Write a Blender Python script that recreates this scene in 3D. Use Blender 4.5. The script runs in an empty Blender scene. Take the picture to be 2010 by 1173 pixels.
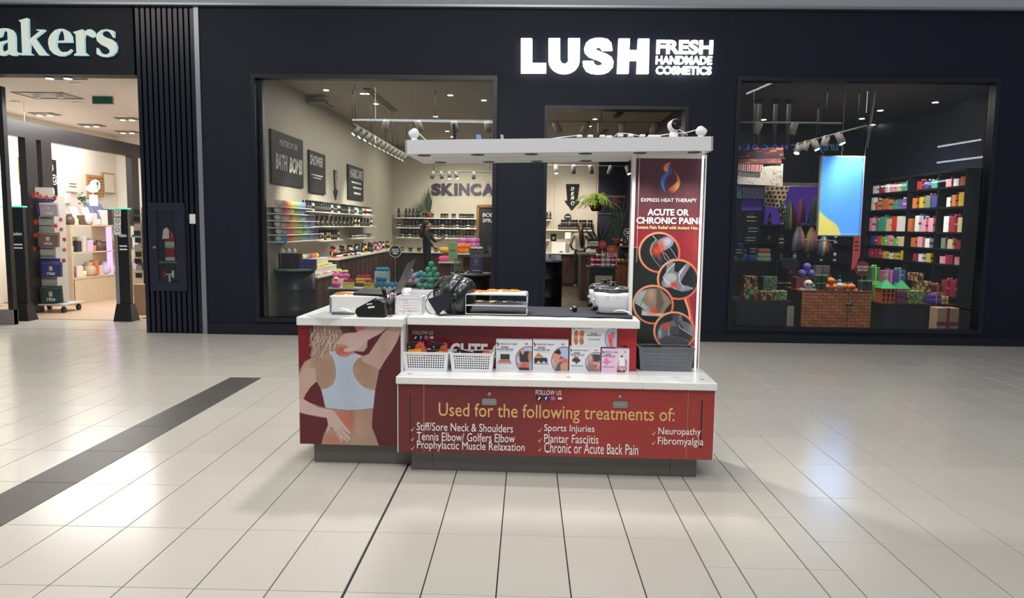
import bpy, bmesh, math, random
import numpy as np
from mathutils import Vector, Matrix
random.seed(7)
PI = math.pi
SC = bpy.context.scene
COL = SC.collection

# ---------------------------------------------------------------- camera
F, CX, CY, H = 1430.0, 1005.0, 586.5, 1.52
PITCH, YAW, ROLL = map(math.radians, (5.71, 1.16, 0.72))
fw = np.array([-math.sin(YAW)*math.cos(PITCH), math.cos(YAW)*math.cos(PITCH), -math.sin(PITCH)])
rt = np.array([math.cos(YAW), math.sin(YAW), 0.0]); up = np.cross(rt, fw)
rt2 = rt*math.cos(ROLL) + up*math.sin(ROLL); up2 = up*math.cos(ROLL) - rt*math.sin(ROLL)
cam_d = bpy.data.cameras.new('camera'); cam = bpy.data.objects.new('camera', cam_d); COL.objects.link(cam)
M = Matrix.Identity(4)
for i in range(3):
    M[i][0], M[i][1], M[i][2] = rt2[i], up2[i], -fw[i]
M[2][3] = H
cam.matrix_world = M
cam_d.sensor_width = 36.0; cam_d.lens = F*36.0/2010.0; cam_d.clip_end = 100; cam_d.clip_start = 0.05
SC.camera = cam

# ---------------------------------------------------------------- world, exposure, large lights
SC.view_settings.view_transform = 'Standard'; SC.view_settings.look = 'None'
SC.view_settings.gamma = 1; SC.view_settings.use_curve_mapping = False
SC.view_settings.exposure = 0.0
W = bpy.data.worlds.new('mall_light'); SC.world = W; W.use_nodes = True
W.node_tree.nodes['Background'].inputs[0].default_value = (0.78, 0.85, 0.95, 1)
W.node_tree.nodes['Background'].inputs[1].default_value = 0.27

def light(kind, name, loc, power, color=(1, 1, 1), size=1.0, size_y=None, target=None, spot=None, blend=0.5):
    d = bpy.data.lights.new(name, kind); d.energy = power; d.color = color
    if kind == 'AREA':
        d.size = size
        if size_y: d.shape = 'RECTANGLE'; d.size_y = size_y
    elif kind == 'SPOT':
        d.spot_size = math.radians(spot or 70); d.spot_blend = blend; d.shadow_soft_size = size
    else: d.shadow_soft_size = size
    o = bpy.data.objects.new(name, d); COL.objects.link(o); o.location = loc
    if target is not None:
        o.rotation_euler = (Vector(target)-Vector(loc)).to_track_quat('-Z', 'Y').to_euler()
    return o
WARM, COOL = (1.0, 0.93, 0.84), (0.86, 0.93, 1.0)
light('AREA', 'mall_lamp_or_fill', (-2.4, 2.8, 5.6), 125, (1, .95, .88), 3.6, 3.0)
light('AREA', 'mall_lamp_or_fill', (2.8, 1.8, 5.6), 85, (.97, .98, 1), 3.0, 3.0)
light('AREA', 'mall_ceiling_spot', (-0.9, 7.5, 4.9), 170, (1, 0.97, 0.92), 0.35, target=(-.6, 4.4, 0.3))
light('AREA', 'mall_lamp_or_fill', (-6.5, 6.0, 5.4), 110, WARM, 3.0, 2.0)
light('AREA', 'mall_lamp_or_fill', (0.2, -2.2, 6.9), 270, (1, .97, .93), 3.0, 2.0, target=(0.2, 4.6, .5))  # added fill from behind the camera, brightens the kiosk front
# shop interiors
light('AREA', 'shop_ceiling_lamp', (-1.6, 13.0, 3.5), 100, (1, 0.93, 0.83), 2.4, 4.5)
light('AREA', 'shop_ceiling_lamp', (-0.6, 17.3, 3.5), 120, (1, 0.92, 0.80), 4.0, 1.5)
light('AREA', 'shop_ceiling_lamp', (4.4, 12.0, 3.5), 42, (1, 0.9, 0.8), 2.5, 2.5)
light('AREA', 'shop_ceiling_lamp', (-7.2, 12.6, 3.3), 170, (1, 0.98, 0.95), 2.4, 2.4)

# ---------------------------------------------------------------- pixel helpers (where a thing stands)
KA = math.radians(-1.3); KP = np.array([0.18, 4.4])       # the kiosk stands turned by 1.3 degrees
def _ray(px, py): return rt2*(px-CX)/F + up2*(CY-py)/F + fw
def at(px, py, Y):
    d = _ray(px, py); k = Y/d[1]; return Vector((d[0]*k, Y, H+d[2]*k))
def fl(px, py, z=0.0):
    d = _ray(px, py); k = (z-H)/d[2]; return Vector((d[0]*k, d[1]*k, z))
def atx(px, py, X):
    d = _ray(px, py); k = X/d[0]; return Vector((X, d[1]*k, H+d[2]*k))
def _kf(v, pt):
    c, s = math.cos(-KA), math.sin(-KA); o = np.array(v[:2], float)-(KP if pt else 0)
    q = np.array([c*o[0]-s*o[1], s*o[0]+c*o[1]])+(KP if pt else 0)
    return np.array([q[0], q[1], v[2]])
_KO = _kf((0, 0, H), True)
def kat(px, py, Y):
    d = _kf(_ray(px, py), False); return Vector(_KO+d*((Y-_KO[1])/d[1]))
def kfl(px, py, z):
    d = _kf(_ray(px, py), False); return Vector(_KO+d*((z-_KO[2])/d[2]))

# ---------------------------------------------------------------- materials
def lin(c):
    c = c/255.0 if c > 1.0 or isinstance(c, int) else c
    return c/12.92 if c <= 0.04045 else ((c+0.055)/1.055)**2.4
def rgb(r, g, b): return (lin(int(r)), lin(int(g)), lin(int(b)), 1)
_mc = {}
def mat(name, col, rough=0.5, metal=0.0, emit=0.0, var=0.0, scale=8.0, bump=0.0, bscale=40.0, coat=0.0, alpha=1.0, spec=0.5, stretch=None, trans=0.0):
    if name in _mc: return _mc[name]
    m = bpy.data.materials.new(name); m.use_nodes = True; _mc[name] = m
    nt = m.node_tree; b = nt.nodes['Principled BSDF']; c = rgb(*col)
    b.inputs['Base Color'].default_value = c; b.inputs['Roughness'].default_value = rough
    b.inputs['Metallic'].default_value = metal; b.inputs['Specular IOR Level'].default_value = spec
    b.inputs['Coat Weight'].default_value = coat; b.inputs['Alpha'].default_value = alpha
    b.inputs['Transmission Weight'].default_value = trans
    if emit: b.inputs['Emission Color'].default_value = c; b.inputs['Emission Strength'].default_value = emit
    if var or bump:
        tc = nt.nodes.new('ShaderNodeTexCoord'); mp = nt.nodes.new('ShaderNodeMapping')
        nt.links.new(tc.outputs['Object'], mp.inputs[0])
        if stretch: mp.inputs['Scale'].default_value = stretch
        if var:
            n = nt.nodes.new('ShaderNodeTexNoise'); n.inputs['Scale'].default_value = scale; n.inputs['Detail'].default_value = 5
            nt.links.new(mp.outputs[0], n.inputs['Vector'])
            mx = nt.nodes.new('ShaderNodeMix'); mx.data_type = 'RGBA'
            mx.inputs[6].default_value = tuple(x*(1-var) for x in c[:3])+(1,); mx.inputs[7].default_value = tuple(min(1, x*(1+var)) for x in c[:3])+(1,)
            nt.links.new(n.outputs['Fac'], mx.inputs[0]); nt.links.new(mx.outputs[2], b.inputs['Base Color'])
        if bump:
            n2 = nt.nodes.new('ShaderNodeTexNoise'); n2.inputs['Scale'].default_value = bscale
            nt.links.new(mp.outputs[0], n2.inputs['Vector'])
            bp = nt.nodes.new('ShaderNodeBump'); bp.inputs['Strength'].default_value = bump; bp.inputs['Distance'].default_value = 0.01
            nt.links.new(n2.outputs['Fac'], bp.inputs['Height']); nt.links.new(bp.outputs[0], b.inputs['Normal'])
    return m
def cm(r, g, b, rough=0.45, **k):            # a plain painted colour, made once per tint
    return mat('tint_%d_%d_%d' % (r, g, b), (r, g, b), rough, **k)
def glass_mat(name, tint=(0.93, 0.96, 0.95), refl=1.45):
    m = bpy.data.materials.new(name); m.use_nodes = True; nt = m.node_tree; nt.nodes.clear()
    o = nt.nodes.new('ShaderNodeOutputMaterial'); t = nt.nodes.new('ShaderNodeBsdfTransparent'); g = nt.nodes.new('ShaderNodeBsdfGlossy')
    g.inputs['Roughness'].default_value = 0.0; t.inputs[0].default_value = tint+(1,)
    f = nt.nodes.new('ShaderNodeFresnel'); f.inputs[0].default_value = refl; mx = nt.nodes.new('ShaderNodeMixShader')
    nt.links.new(f.outputs[0], mx.inputs[0]); nt.links.new(t.outputs[0], mx.inputs[1]); nt.links.new(g.outputs[0], mx.inputs[2]); nt.links.new(mx.outputs[0], o.inputs[0])
    _mc[name] = m; return m
def print_mat(name, rough=0.5, emit=0.0):
    m = bpy.data.materials.new(name); m.use_nodes = True; nt = m.node_tree; b = nt.nodes['Principled BSDF']
    a = nt.nodes.new('ShaderNodeVertexColor'); a.layer_name = 'print'; nt.links.new(a.outputs[0], b.inputs['Base Color']); b.inputs['Roughness'].default_value = rough
    if emit: nt.links.new(a.outputs[0], b.inputs['Emission Color']); b.inputs['Emission Strength'].default_value = emit
    return m

# ---------------------------------------------------------------- objects
def wloc(o):
    v = Vector((0, 0, 0))
    while o: v = v+o.location; o = o.parent
    return v
def tag(o, label=None, cat=None, group=None, kind=None):
    if label: o['label'] = label
    if cat: o['category'] = cat
    if group: o['group'] = group
    if kind: o['kind'] = kind
    return o
def thing(name, label, cat, loc=(0, 0, 0), group=None, rz=0.0):
    o = bpy.data.objects.new(name, None); COL.objects.link(o); o.location = loc; o.rotation_euler.z = rz; o.empty_display_size = 0.1
    return tag(o, label, cat, group)
def link(name, me, m=None, parent=None, loc=(0, 0, 0), rot=(0, 0, 0), sc=(1, 1, 1)):
    o = bpy.data.objects.new(name, me); COL.objects.link(o); o.parent = parent; o.location = loc; o.rotation_euler = rot; o.scale = sc
    if m:
        if len(me.materials) == 0: me.materials.append(m)
        elif me.materials[0] is not m: o.material_slots[0].link = 'OBJECT'; o.material_slots[0].material = m
    return o

class MB:
    def __init__(s): s.v = []; s.f = []; s.sm = []
    def add(s, vs, fs, smooth=False):
        n = len(s.v); s.v += [tuple(p) for p in vs]; s.f += [tuple(n+i for i in f) for f in fs]; s.sm += [smooth]*len(fs); return s
    def box(s, x0, x1, y0, y1, z0, z1, b=0.0):
        if x0 > x1: x0, x1 = x1, x0
        if y0 > y1: y0, y1 = y1, y0
        if z0 > z1: z0, z1 = z1, z0
        if b:
            b = min(b, (x1-x0)*.45, (y1-y0)*.45, (z1-z0)*.45)
            P = []
            for z, e in ((z0, b), (z0+b, 0), (z1-b, 0), (z1, b)):
                P += [(x0+b, y0+e, z), (x1-b, y0+e, z), (x1-e, y0+b, z), (x1-e, y1-b, z), (x1-b, y1-e, z), (x0+b, y1-e, z), (x0+e, y1-b, z), (x0+e, y0+b, z)]
            Fc = [tuple(range(7, -1, -1)), tuple(range(24, 32))]
            for k in range(3):
                for i in range(8): j = (i+1) % 8; Fc.append((k*8+i, k*8+j, k*8+8+j, k*8+8+i))
            return s.add(P, Fc)
        P = [(x0, y0, z0), (x1, y0, z0), (x1, y1, z0), (x0, y1, z0), (x0, y0, z1), (x1, y0, z1), (x1, y1, z1), (x0, y1, z1)]
        return s.add(P, [(3, 2, 1, 0), (4, 5, 6, 7), (0, 1, 5, 4), (1, 2, 6, 5), (2, 3, 7, 6), (3, 0, 4, 7)])
    def tube(s, pts, r, n=8, cap=True):
        pts = [Vector(p) for p in pts]; rs = r if isinstance(r, (list, tuple)) else [r]*len(pts)
        P = []; ref = None
        for i, p in enumerate(pts):
            t = (pts[min(i+1, len(pts)-1)]-pts[max(i-1, 0)]); t = t.normalized() if t.length > 1e-9 else Vector((0, 0, 1))
            if ref is None: ref = Vector((0, 0, 1)) if abs(t.z) < .9 else Vector((1, 0, 0))
            a = t.cross(ref).normalized(); b = t.cross(a).normalized(); ref = -b if False else ref
            if abs(t.dot(ref)) > .95: ref = a
            for k in range(n): th = 2*PI*k/n; P.append(p+a*(rs[i]*math.cos(th))+b*(rs[i]*math.sin(th)))
        Fc = []
        for i in range(len(pts)-1):
            for k in range(n): j = (k+1) % n; Fc.append((i*n+k, i*n+n+k, i*n+n+j, i*n+j))
        if cap: Fc += [tuple(range(n)), tuple(range(len(pts)*n-1, len(pts)*n-n-1, -1))]
        return s.add(P, Fc, True)
    def lathe(s, prof, c=(0, 0, 0), n=20, sx=1.0, sy=1.0, ax='z', smooth=True):
        P = []; Fc = []; m = len(prof)
        for i in range(n):
            th = 2*PI*i/n; cx, cy = math.cos(th)*sx, math.sin(th)*sy
            for r, z in prof:
                p = (r*cx, r*cy, z)
                if ax == 'y': p = (p[0], p[2], p[1])
                if ax == 'x': p = (p[2], p[0], p[1])
                P.append((c[0]+p[0], c[1]+p[1], c[2]+p[2]))
        for i in range(n):
            j = (i+1) % n
            for k in range(m-1): Fc.append((i*m+k, j*m+k, j*m+k+1, i*m+k+1))
        Fc.append(tuple(i*m+m-1 for i in range(n))); Fc.append(tuple(i*m for i in range(n-1, -1, -1)))
        return s.add(P, Fc, smooth)
    def sphere(s, c, r, n=14, m=9, sq=(1, 1, 1)):
        P = []; Fc = []
        for k in range(1, m):
            ph = PI*k/m
            for i in range(n): th = 2*PI*i/n; P.append((c[0]+r*sq[0]*math.sin(ph)*math.cos(th), c[1]+r*sq[1]*math.sin(ph)*math.sin(th), c[2]+r*sq[2]*math.cos(ph)))
        a = len(P); P += [(c[0], c[1], c[2]+r*sq[2]), (c[0], c[1], c[2]-r*sq[2])]
        for k in range(m-2):
            for i in range(n): j = (i+1) % n; Fc.append((k*n+i, k*n+n+i, k*n+n+j, k*n+j))
        for i in range(n): j = (i+1) % n; Fc += [(a, i, j), (a+1, (m-2)*n+j, (m-2)*n+i)]
        return s.add(P, Fc, True)
    def hexa(s, P):           # 8 corners, bottom four then top four
        return s.add(P, [(3, 2, 1, 0), (4, 5, 6, 7), (0, 1, 5, 4), (1, 2, 6, 5), (2, 3, 7, 6), (3, 0, 4, 7)])
    def slab(s, poly, d):     # polygon (3D, planar, convex) given thickness vector d
        n = len(poly); d = Vector(d); P = [Vector(p) for p in poly]+[Vector(p)+d for p in poly]
        return s.add(P, [tuple(range(n-1, -1, -1)), tuple(range(n, 2*n))]+[(i, (i+1) % n, n+(i+1) % n, n+i) for i in range(n)])
    def mesh(s, name):
        me = bpy.data.meshes.new(name); me.from_pydata(s.v, [], s.f)
        bm = bmesh.new(); bm.from_mesh(me); bmesh.ops.recalc_face_normals(bm, faces=bm.faces); bm.to_mesh(me); bm.free()
        me.polygons.foreach_set('use_smooth', s.sm); me.update(); return me
    def build(s, name, m, parent=None, base=None):
        if parent is not None: o0 = wloc(parent)
        else:
            if base is None:
                xs = list(zip(*s.v)); base = ((min(xs[0])+max(xs[0]))/2, (min(xs[1])+max(xs[1]))/2, min(xs[2]))
            o0 = Vector(base)
        s.v = [(p[0]-o0[0], p[1]-o0[1], p[2]-o0[2]) for p in s.v]
        o = link(name, s.mesh(name), m, parent, (0, 0, 0) if parent is not None else o0)
        return o
def B(*a, **k): return MB().box(*a, **k)

def flat(name, polys, m, parent=None, origin=(0, 0, 0), rot=(PI/2, 0, 0), depth=0.002, hide=False):
    """flat outlines with holes, given as 2D loops in metres (x right, y up), extruded by depth"""
    cu = bpy.data.curves.new(name, 'CURVE'); cu.dimensions = '2D'; cu.fill_mode = 'BOTH'; cu.extrude = depth/2
    for p in polys:
        sp = cu.splines.new('POLY'); sp.points.add(len(p)-1)
        for i, q in enumerate(p): sp.points[i].co = (q[0], q[1], 0, 1)
        sp.use_cyclic_u = True
    o = bpy.data.objects.new(name, cu); COL.objects.link(o); bpy.context.view_layer.update()
    me = bpy.data.meshes.new_from_object(o.evaluated_get(bpy.context.evaluated_depsgraph_get())); bpy.data.objects.remove(o); bpy.data.curves.remove(cu)
    me.materials.clear()
    L = Vector(origin)-(wloc(parent) if parent is not None else Vector((0, 0, 0)))
    return link(name, me, m, parent, L, rot)
_tc = {}
def text_mesh(s, bold=0.0, shear=0.0, space=1.0, depth=0.05):
    key = (s, bold, shear, space, depth)
    if key not in _tc:
        cu = bpy.data.curves.new('lettering', 'FONT'); cu.body = s; cu.offset = bold; cu.shear = shear; cu.space_character = space; cu.extrude = depth/2; cu.resolution_u = 3
        o = bpy.data.objects.new('lettering', cu); COL.objects.link(o); bpy.context.view_layer.update()
        me = bpy.data.meshes.new_from_object(o.evaluated_get(bpy.context.evaluated_depsgraph_get())); bpy.data.objects.remove(o); bpy.data.curves.remove(cu)
        me.materials.clear(); me.name = 'lettering'
        co = np.empty(len(me.vertices)*3); me.vertices.foreach_get('co', co); co = co.reshape(-1, 3)
        _tc[key] = (me, co[:, 0].min(), co[:, 0].max(), co[:, 1].min(), co[:, 1].max())
    return _tc[key]
def text(s, a, b, m, parent=None, depth=0.003, bold=0.0, shear=0.0, space=1.0, name='lettering', rz=0.0):
    """lettering fitted between corner a (left, bottom) and b (right, top), standing upright in the vertical plane through a and b"""
    me, x0, x1, y0, y1 = text_mesh(s, bold, shear, space)
    a, b = Vector(a), Vector(b); hv = Vector((b.x-a.x, b.y-a.y, 0)); w = hv.length; h = b.z-a.z
    ang = math.atan2(hv.y, hv.x)
    sx, sy = w/(x1-x0), h/(y1-y0); rx = Matrix.Rotation(ang, 3, 'Z') @ Matrix.Rotation(PI/2, 3, 'X')
    L = a-rx @ Vector((x0*sx, y0*sy, 0))
    if parent is not None: L = L-wloc(parent)
    return link(name, me, m, parent, L, (PI/2, 0, ang), (sx, sy, depth/0.05))

# ---------------------------------------------------------------- printed pictures as vertex colours
def smooth(pts, k=5):
    P = [np.array(p, float) for p in pts]; n = len(P); out = []
    for i in range(n):
        a, b, c, d = P[i-1], P[i], P[(i+1) % n], P[(i+2) % n]
        for t in np.arange(k)/k: out.append(tuple(0.5*((2*b)+(c-a)*t+(2*a-5*b+4*c-d)*t*t+(3*b-a-3*c+d)*t**3)))
    return out
def bl(m, r):
    for _ in range(int(r)):
        q = np.pad(m, 1, mode='edge'); m = (q[:-2, 1:-1]+q[2:, 1:-1]+q[1:-1, :-2]+q[1:-1, 2:]+2*q[1:-1, 1:-1])/6
    return m
class Cv:
    """a picture: tl,tr,bl_,br are the trace coordinates of its corners, nw x nh samples"""
    def __init__(s, tl, tr, b0, b1, nw, nh, bg):
        u, v = np.meshgrid(np.linspace(0, 1, nw), np.linspace(0, 1, nh)); s.n = (nw, nh)
        s.X = (tl[0]*(1-u)+tr[0]*u)*(1-v)+(b0[0]*(1-u)+b1[0]*u)*v; s.Y = (tl[1]*(1-u)+tr[1]*u)*(1-v)+(b0[1]*(1-u)+b1[1]*u)*v
        s.C = np.ones((nh, nw, 3))*np.array(bg, float)
    def pm(s, pts, sm=False):
        if sm: pts = smooth(pts)
        m = np.zeros(s.X.shape, bool); n = len(pts)
        for i in range(n):
            (x0, y0), (x1, y1) = pts[i], pts[(i+1) % n]
            if y0 == y1: continue
            c = (s.Y < y0) != (s.Y < y1); m ^= c & (s.X < (x1-x0)*(s.Y-y0)/(y1-y0)+x0)
        return m.astype(float)
    def mix(s, m, col, a=1.0): m = (m*a)[..., None]; s.C = s.C*(1-m)+np.array(col, float)*m; return s
    def poly(s, pts, col, soft=0, a=1.0, sm=False, clip=None):
        m = bl(s.pm(pts, sm), soft)
        if clip is not None: m = m*clip
        return s.mix(m, col, a)
    def dist(s, pts):
        d = np.full(s.X.shape, 1e9)
        for (x0, y0), (x1, y1) in zip(pts[:-1], pts[1:]):
            dx, dy = x1-x0, y1-y0; t = np.clip(((s.X-x0)*dx+(s.Y-y0)*dy)/(dx*dx+dy*dy+1e-9), 0, 1)
            d = np.minimum(d, np.hypot(s.X-x0-t*dx, s.Y-y0-t*dy))
        return d
    def line(s, pts, w, col, a=1.0, clip=None):
        m = np.clip((w/2-s.dist(pts))/(0.35*w)+.5, 0, 1)
        if clip is not None: m = m*clip
        return s.mix(m, col, a)
    def ell(s, cx, cy, rx, ry, col, a=1.0, edge=0.06): r = np.hypot((s.X-cx)/rx, (s.Y-cy)/ry); return s.mix(np.clip((1-r)/edge, 0, 1), col, a)
    def disc(s, cx, cy, r): return np.clip((r-np.hypot(s.X-cx, s.Y-cy))/1.2+.5, 0, 1)
    def glow(s, cx, cy, rx, ry, col, a=1.0, clip=None):
        m = np.exp(-(((s.X-cx)/rx)**2+((s.Y-cy)/ry)**2))
        if clip is not None: m = m*clip
        return s.mix(m, col, a)
    def mesh(s, name, p00, p10, p01, p11, th=(0, 0, 0)):
        """grid mesh; p00 top left, p10 top right, p01 bottom left, p11 bottom right in 3D"""
        nw, nh = s.n; u, v = np.meshgrid(np.linspace(0, 1, nw), np.linspace(0, 1, nh)); u = u[..., None]; v = v[..., None]
        p00, p10, p01, p11 = [np.array(p, float) for p in (p00, p10, p01, p11)]
        P = ((p00*(1-u)+p10*u)*(1-v)+(p01*(1-u)+p11*u)*v).reshape(-1, 3)
        i = np.arange(nw*nh).reshape(nh, nw); q = np.stack([i[:-1, :-1], i[1:, :-1], i[1:, 1:], i[:-1, 1:]], -1).reshape(-1, 4)
        me = bpy.data.meshes.new(name); me.vertices.add(len(P)); me.vertices.foreach_set('co', P.ravel())
        me.loops.add(len(q)*4); me.loops.foreach_set('vertex_index', q.ravel()); me.polygons.add(len(q)); me.polygons.foreach_set('loop_start', np.arange(len(q))*4); me.polygons.foreach_set('loop_total', np.full(len(q), 4))
        me.update(calc_edges=True)
        c = np.clip(s.C/255.0, 0, 1).reshape(-1, 3); l = np.where(c <= .04045, c/12.92, ((c+.055)/1.055)**2.4); l = np.concatenate([l, np.ones((len(l), 1))], 1)
        a = me.color_attributes.new('print', 'FLOAT_COLOR', 'POINT'); a.data.foreach_set('color', l.ravel()); return me
    def build(s, name, m, parent, p00, p10, p01, p11):
        w = wloc(parent) if parent is not None else Vector((0, 0, 0)); q = [Vector(p)-w for p in (p00, p10, p01, p11)]
        return link(name, s.mesh(name, *q), m, parent)

# ---------------------------------------------------------------- copies
def spawn(name, parts, loc, label, cat, group=None, rz=0.0, sc=1.0, rot=None):
    """a thing from shared meshes; parts = [(part name or None, mesh, material), ...], a third-level list may follow a part"""
    sc3 = (sc, sc, sc) if isinstance(sc, (int, float)) else sc
    if parts[0][0] is None:
        r = link(name, parts[0][1], parts[0][2], None, loc, rot or (0, 0, rz), sc3); rest = parts[1:]
    else:
        r = bpy.data.objects.new(name, None); COL.objects.link(r); r.location = loc; r.rotation_euler = rot or (0, 0, rz); r.scale = sc3; r.empty_display_size = .05; rest = parts
    for p in rest: link(p[0], p[1], p[2], r)
    return tag(r, label, cat, group)
ORD = ['first', 'second', 'third', 'fourth', 'fifth', 'sixth', 'seventh', 'eighth', 'ninth', 'tenth', 'eleventh', 'twelfth', 'thirteenth', 'fourteenth', 'fifteenth', 'sixteenth', 'seventeenth', 'eighteenth', 'nineteenth', 'twentieth', 'twenty-first', 'twenty-second', 'twenty-third', 'twenty-fourth', 'twenty-fifth', 'twenty-sixth', 'twenty-seventh', 'twenty-eighth', 'twenty-ninth', 'thirtieth']
def structure(o, kind='structure'): o['kind'] = kind; return o

# shared materials
PW = mat('white_laminate', (226, 226, 222), 0.28, coat=0.2)
WPAINT = mat('white_paint', (214, 210, 200), 0.6)
NAVY = mat('navy_frame', (10, 14, 28), 0.35)
BLACK = mat('black_plastic', (17, 17, 19), 0.38)
DKGREY = mat('dark_grey_plastic', (50, 52, 56), 0.45)
STEEL = mat('brushed_steel', (170, 170, 168), 0.3, metal=0.9)
ALU = mat('aluminium', (150, 154, 160), 0.35, metal=0.7)
WHITE = mat('white_plastic', (232, 232, 232), 0.4)
INK = mat('white_ink', (240, 238, 234), 0.55)
GLOWW = mat('lamp_glow', (255, 250, 240), 0.5, emit=6.0)
PRINT = print_mat('printed_film', 0.32)
CARD = print_mat('printed_card', 0.45)
PAPER = mat('paper', (226, 224, 218), 0.7)

# ================================================================ THE SETTING
FY = 9.8                                   # the shop fronts stand 9.8 m from the camera
XB = [-0.739-0.3112*k for k in range(26, 1, -1)]+[-1.057, -0.739, -0.42, -0.109, 0.202, 0.515, 0.824, 0.973, 1.284, 1.436]+[1.436+0.311*k for k in range(1, 24)]
XB[24] = -1.368
tm = mat('cream_floor_tile', (206, 199, 187), 0.26, spec=0.5)
nt = tm.node_tree; b_ = nt.nodes['Principled BSDF']
oi = nt.nodes.new('ShaderNodeObjectInfo'); tc = nt.nodes.new('ShaderNodeTexCoord'); ns = nt.nodes.new('ShaderNodeTexNoise'); ns.inputs['Scale'].default_value = 2.2; ns.inputs['Detail'].default_value = 4
ad = nt.nodes.new('ShaderNodeMath'); ad.operation = 'MULTIPLY_ADD'; ad.inputs[1].default_value = 0.45; nt.links.new(oi.outputs['Random'], ad.inputs[0])
cr = nt.nodes.new('ShaderNodeValToRGB'); nt.links.new(tc.outputs['Object'], ns.inputs[0]); nt.links.new(ns.outputs['Fac'], ad.inputs[2]); nt.links.new(ad.outputs[0], cr.inputs[0])
cr.color_ramp.elements[0].position = 0.3; cr.color_ramp.elements[1].position = 1.0
cr.color_ramp.elements[0].color = rgb(194, 189, 179); cr.color_ramp.elements[1].color = rgb(201, 196, 186); nt.links.new(cr.outputs[0], b_.inputs['Base Color'])
rg = nt.nodes.new('ShaderNodeMapRange'); rg.inputs[3].default_value = 0.17; rg.inputs[4].default_value = 0.22; nt.links.new(ns.outputs['Fac'], rg.inputs[0]); nt.links.new(rg.outputs[0], b_.inputs['Roughness'])
dtm = mat('dark_floor_tile', (84, 80, 76), 0.4, var=0.15, scale=6)
grout = mat('grout', (38, 36, 36), 0.8)
floor = B(-9.2, 8.8, -0.2, 10.02, -0.10, -0.012).build('floor', grout); structure(floor)
tiles = []
def tile(x0, x1, y0, y1, m, gx0=.0027, gx1=.0027):
    tiles.append((x0+gx0, x1-gx1, y0+.002, y1-.002, m))
Y0, PT = 2.875, 0.594
for i in range(len(XB)-1):
    x0, x1 = XB[i], XB[i+1]
    band = 0.82 < x0 < 1.43; g0 = .006 if abs(x0+.739) < .01 or abs(x0-3.302) < .01 else .0027; g1 = .006 if abs(x1+.739) < .01 or abs(x1-3.302) < .01 else .0027
    strip = -2.95 < x0 < -2.90
    k = -5
    while True:
        y0 = Y0+PT*k+(PT/2 if band else 0); y1 = y0+PT; k += 1
        if y0 >= 9.75: break
        y0, y1 = max(y0, -.15), min(y1, 9.99)
        if y1 <= y0: continue
        if x0 < -.8 and y0 > 7.3:          # beyond the seventh row the joints jump half a tile
            xs, xe = x0-.155, x1-.155
        else: xs, xe = x0, x1
        if x0 < -.8 and 7.5 < y0 < 7.7:
            for q in (0, 1): tile(xs, xe, y0+q*PT/2, y0+(q+1)*PT/2, tm)
        else: tile(xs, xe, y0, y1, dtm if strip and y0 < 6.9 and y0 > 1 else tm, g0, g1)
def parea(t):
    x0, x1, y0, y1, m = t; P = []
    for x, y in ((x0, y0), (x1, y0), (x1, y1), (x0, y1)):
        d = np.array([x, y, -H]); z = d@fw
        if z < .3: return 0
        P.append((CX+F*(d@rt2)/z, CY-F*(d@up2)/z))
    if max(p[0] for p in P) < 0 or min(p[0] for p in P) > 2010 or min(p[1] for p in P) > 1173: return 0
    return abs(sum(P[i][0]*P[(i+1) % 4][1]-P[(i+1) % 4][0]*P[i][1] for i in range(4)))/2
tiles.sort(key=parea, reverse=True)
tmesh = {}
def tile_mesh(w, d):
    k = (round(w, 4), round(d, 4))
    if k not in tmesh: tmesh[k] = B(0, w, 0, d, -0.012, 0, b=0.0012).mesh('tile')
    return tmesh[k]
for t in tiles[:290]: link('tile', tile_mesh(t[1]-t[0], t[3]-t[2]), t[4], floor, Vector((t[0], t[2], 0))-floor.location)
for nm, mm in (('tile_field', tm), ('dark_tile_field', dtm)):
    q = MB()
    for t in tiles[290:]:
        if t[4] is mm: q.box(t[0], t[1], t[2], t[3], -0.012, 0)
    if q.v: structure(q.build(nm, mm, floor), 'stuff')

# dark plaster shop front of the cosmetics shop
plaster = mat('navy_plaster', (14, 22, 38), 0.55, spec=0.3, var=0.32, scale=1.6, bump=0.25, bscale=7, stretch=(1, 1, 1))
ZT = at(1005, 17, FY).z
wx0, wx1, wz0, wz1 = at(498, 400, FY).x, at(974, 400, FY).x, at(735, 634, FY).z, at(735, 147, FY).z
dx0, dx1, dz1 = at(1066, 400, FY).x, at(1345, 400, FY).x, at(1205, 208, FY).z
vx0, vx1, vz0, vz1 = at(1436, 400, FY).x, at(1944, 400, FY).x, at(1690, 652, FY).z, at(1690, 152, FY).z
WX0, WX1 = at(401, 400, FY).x, 8.8
w = MB()
w.box(WX0, wx0, FY, FY+.18, 0, ZT); w.box(wx0, wx1, FY, FY+.18, wz1, ZT); w.box(wx0, wx1, FY, FY+.18, 0, wz0)
w.box(wx1, dx0, FY, FY+.18, 0, ZT); w.box(dx0, dx1, FY, FY+.18, dz1, ZT); w.box(dx1, vx0, FY, FY+.18, 0, ZT)
w.box(vx0, vx1, FY, FY+.18, vz1, ZT); w.box(vx0, vx1, FY, FY+.18, 0, vz0); w.box(vx1, WX1, FY, FY+.18, 0, ZT)
structure(w.build('wall_front', plaster, base=(0, FY, 0)))
sk = mat('navy_skirting', (8, 12, 26), 0.4)
bb = MB(); bb.box(WX0, dx0-.02, FY-.02, FY, 0, wz0-.03); bb.box(dx1+.02, WX1, FY-.02, FY, 0, vz0-.05); structure(bb.build('baseboard_front', sk))
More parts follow.
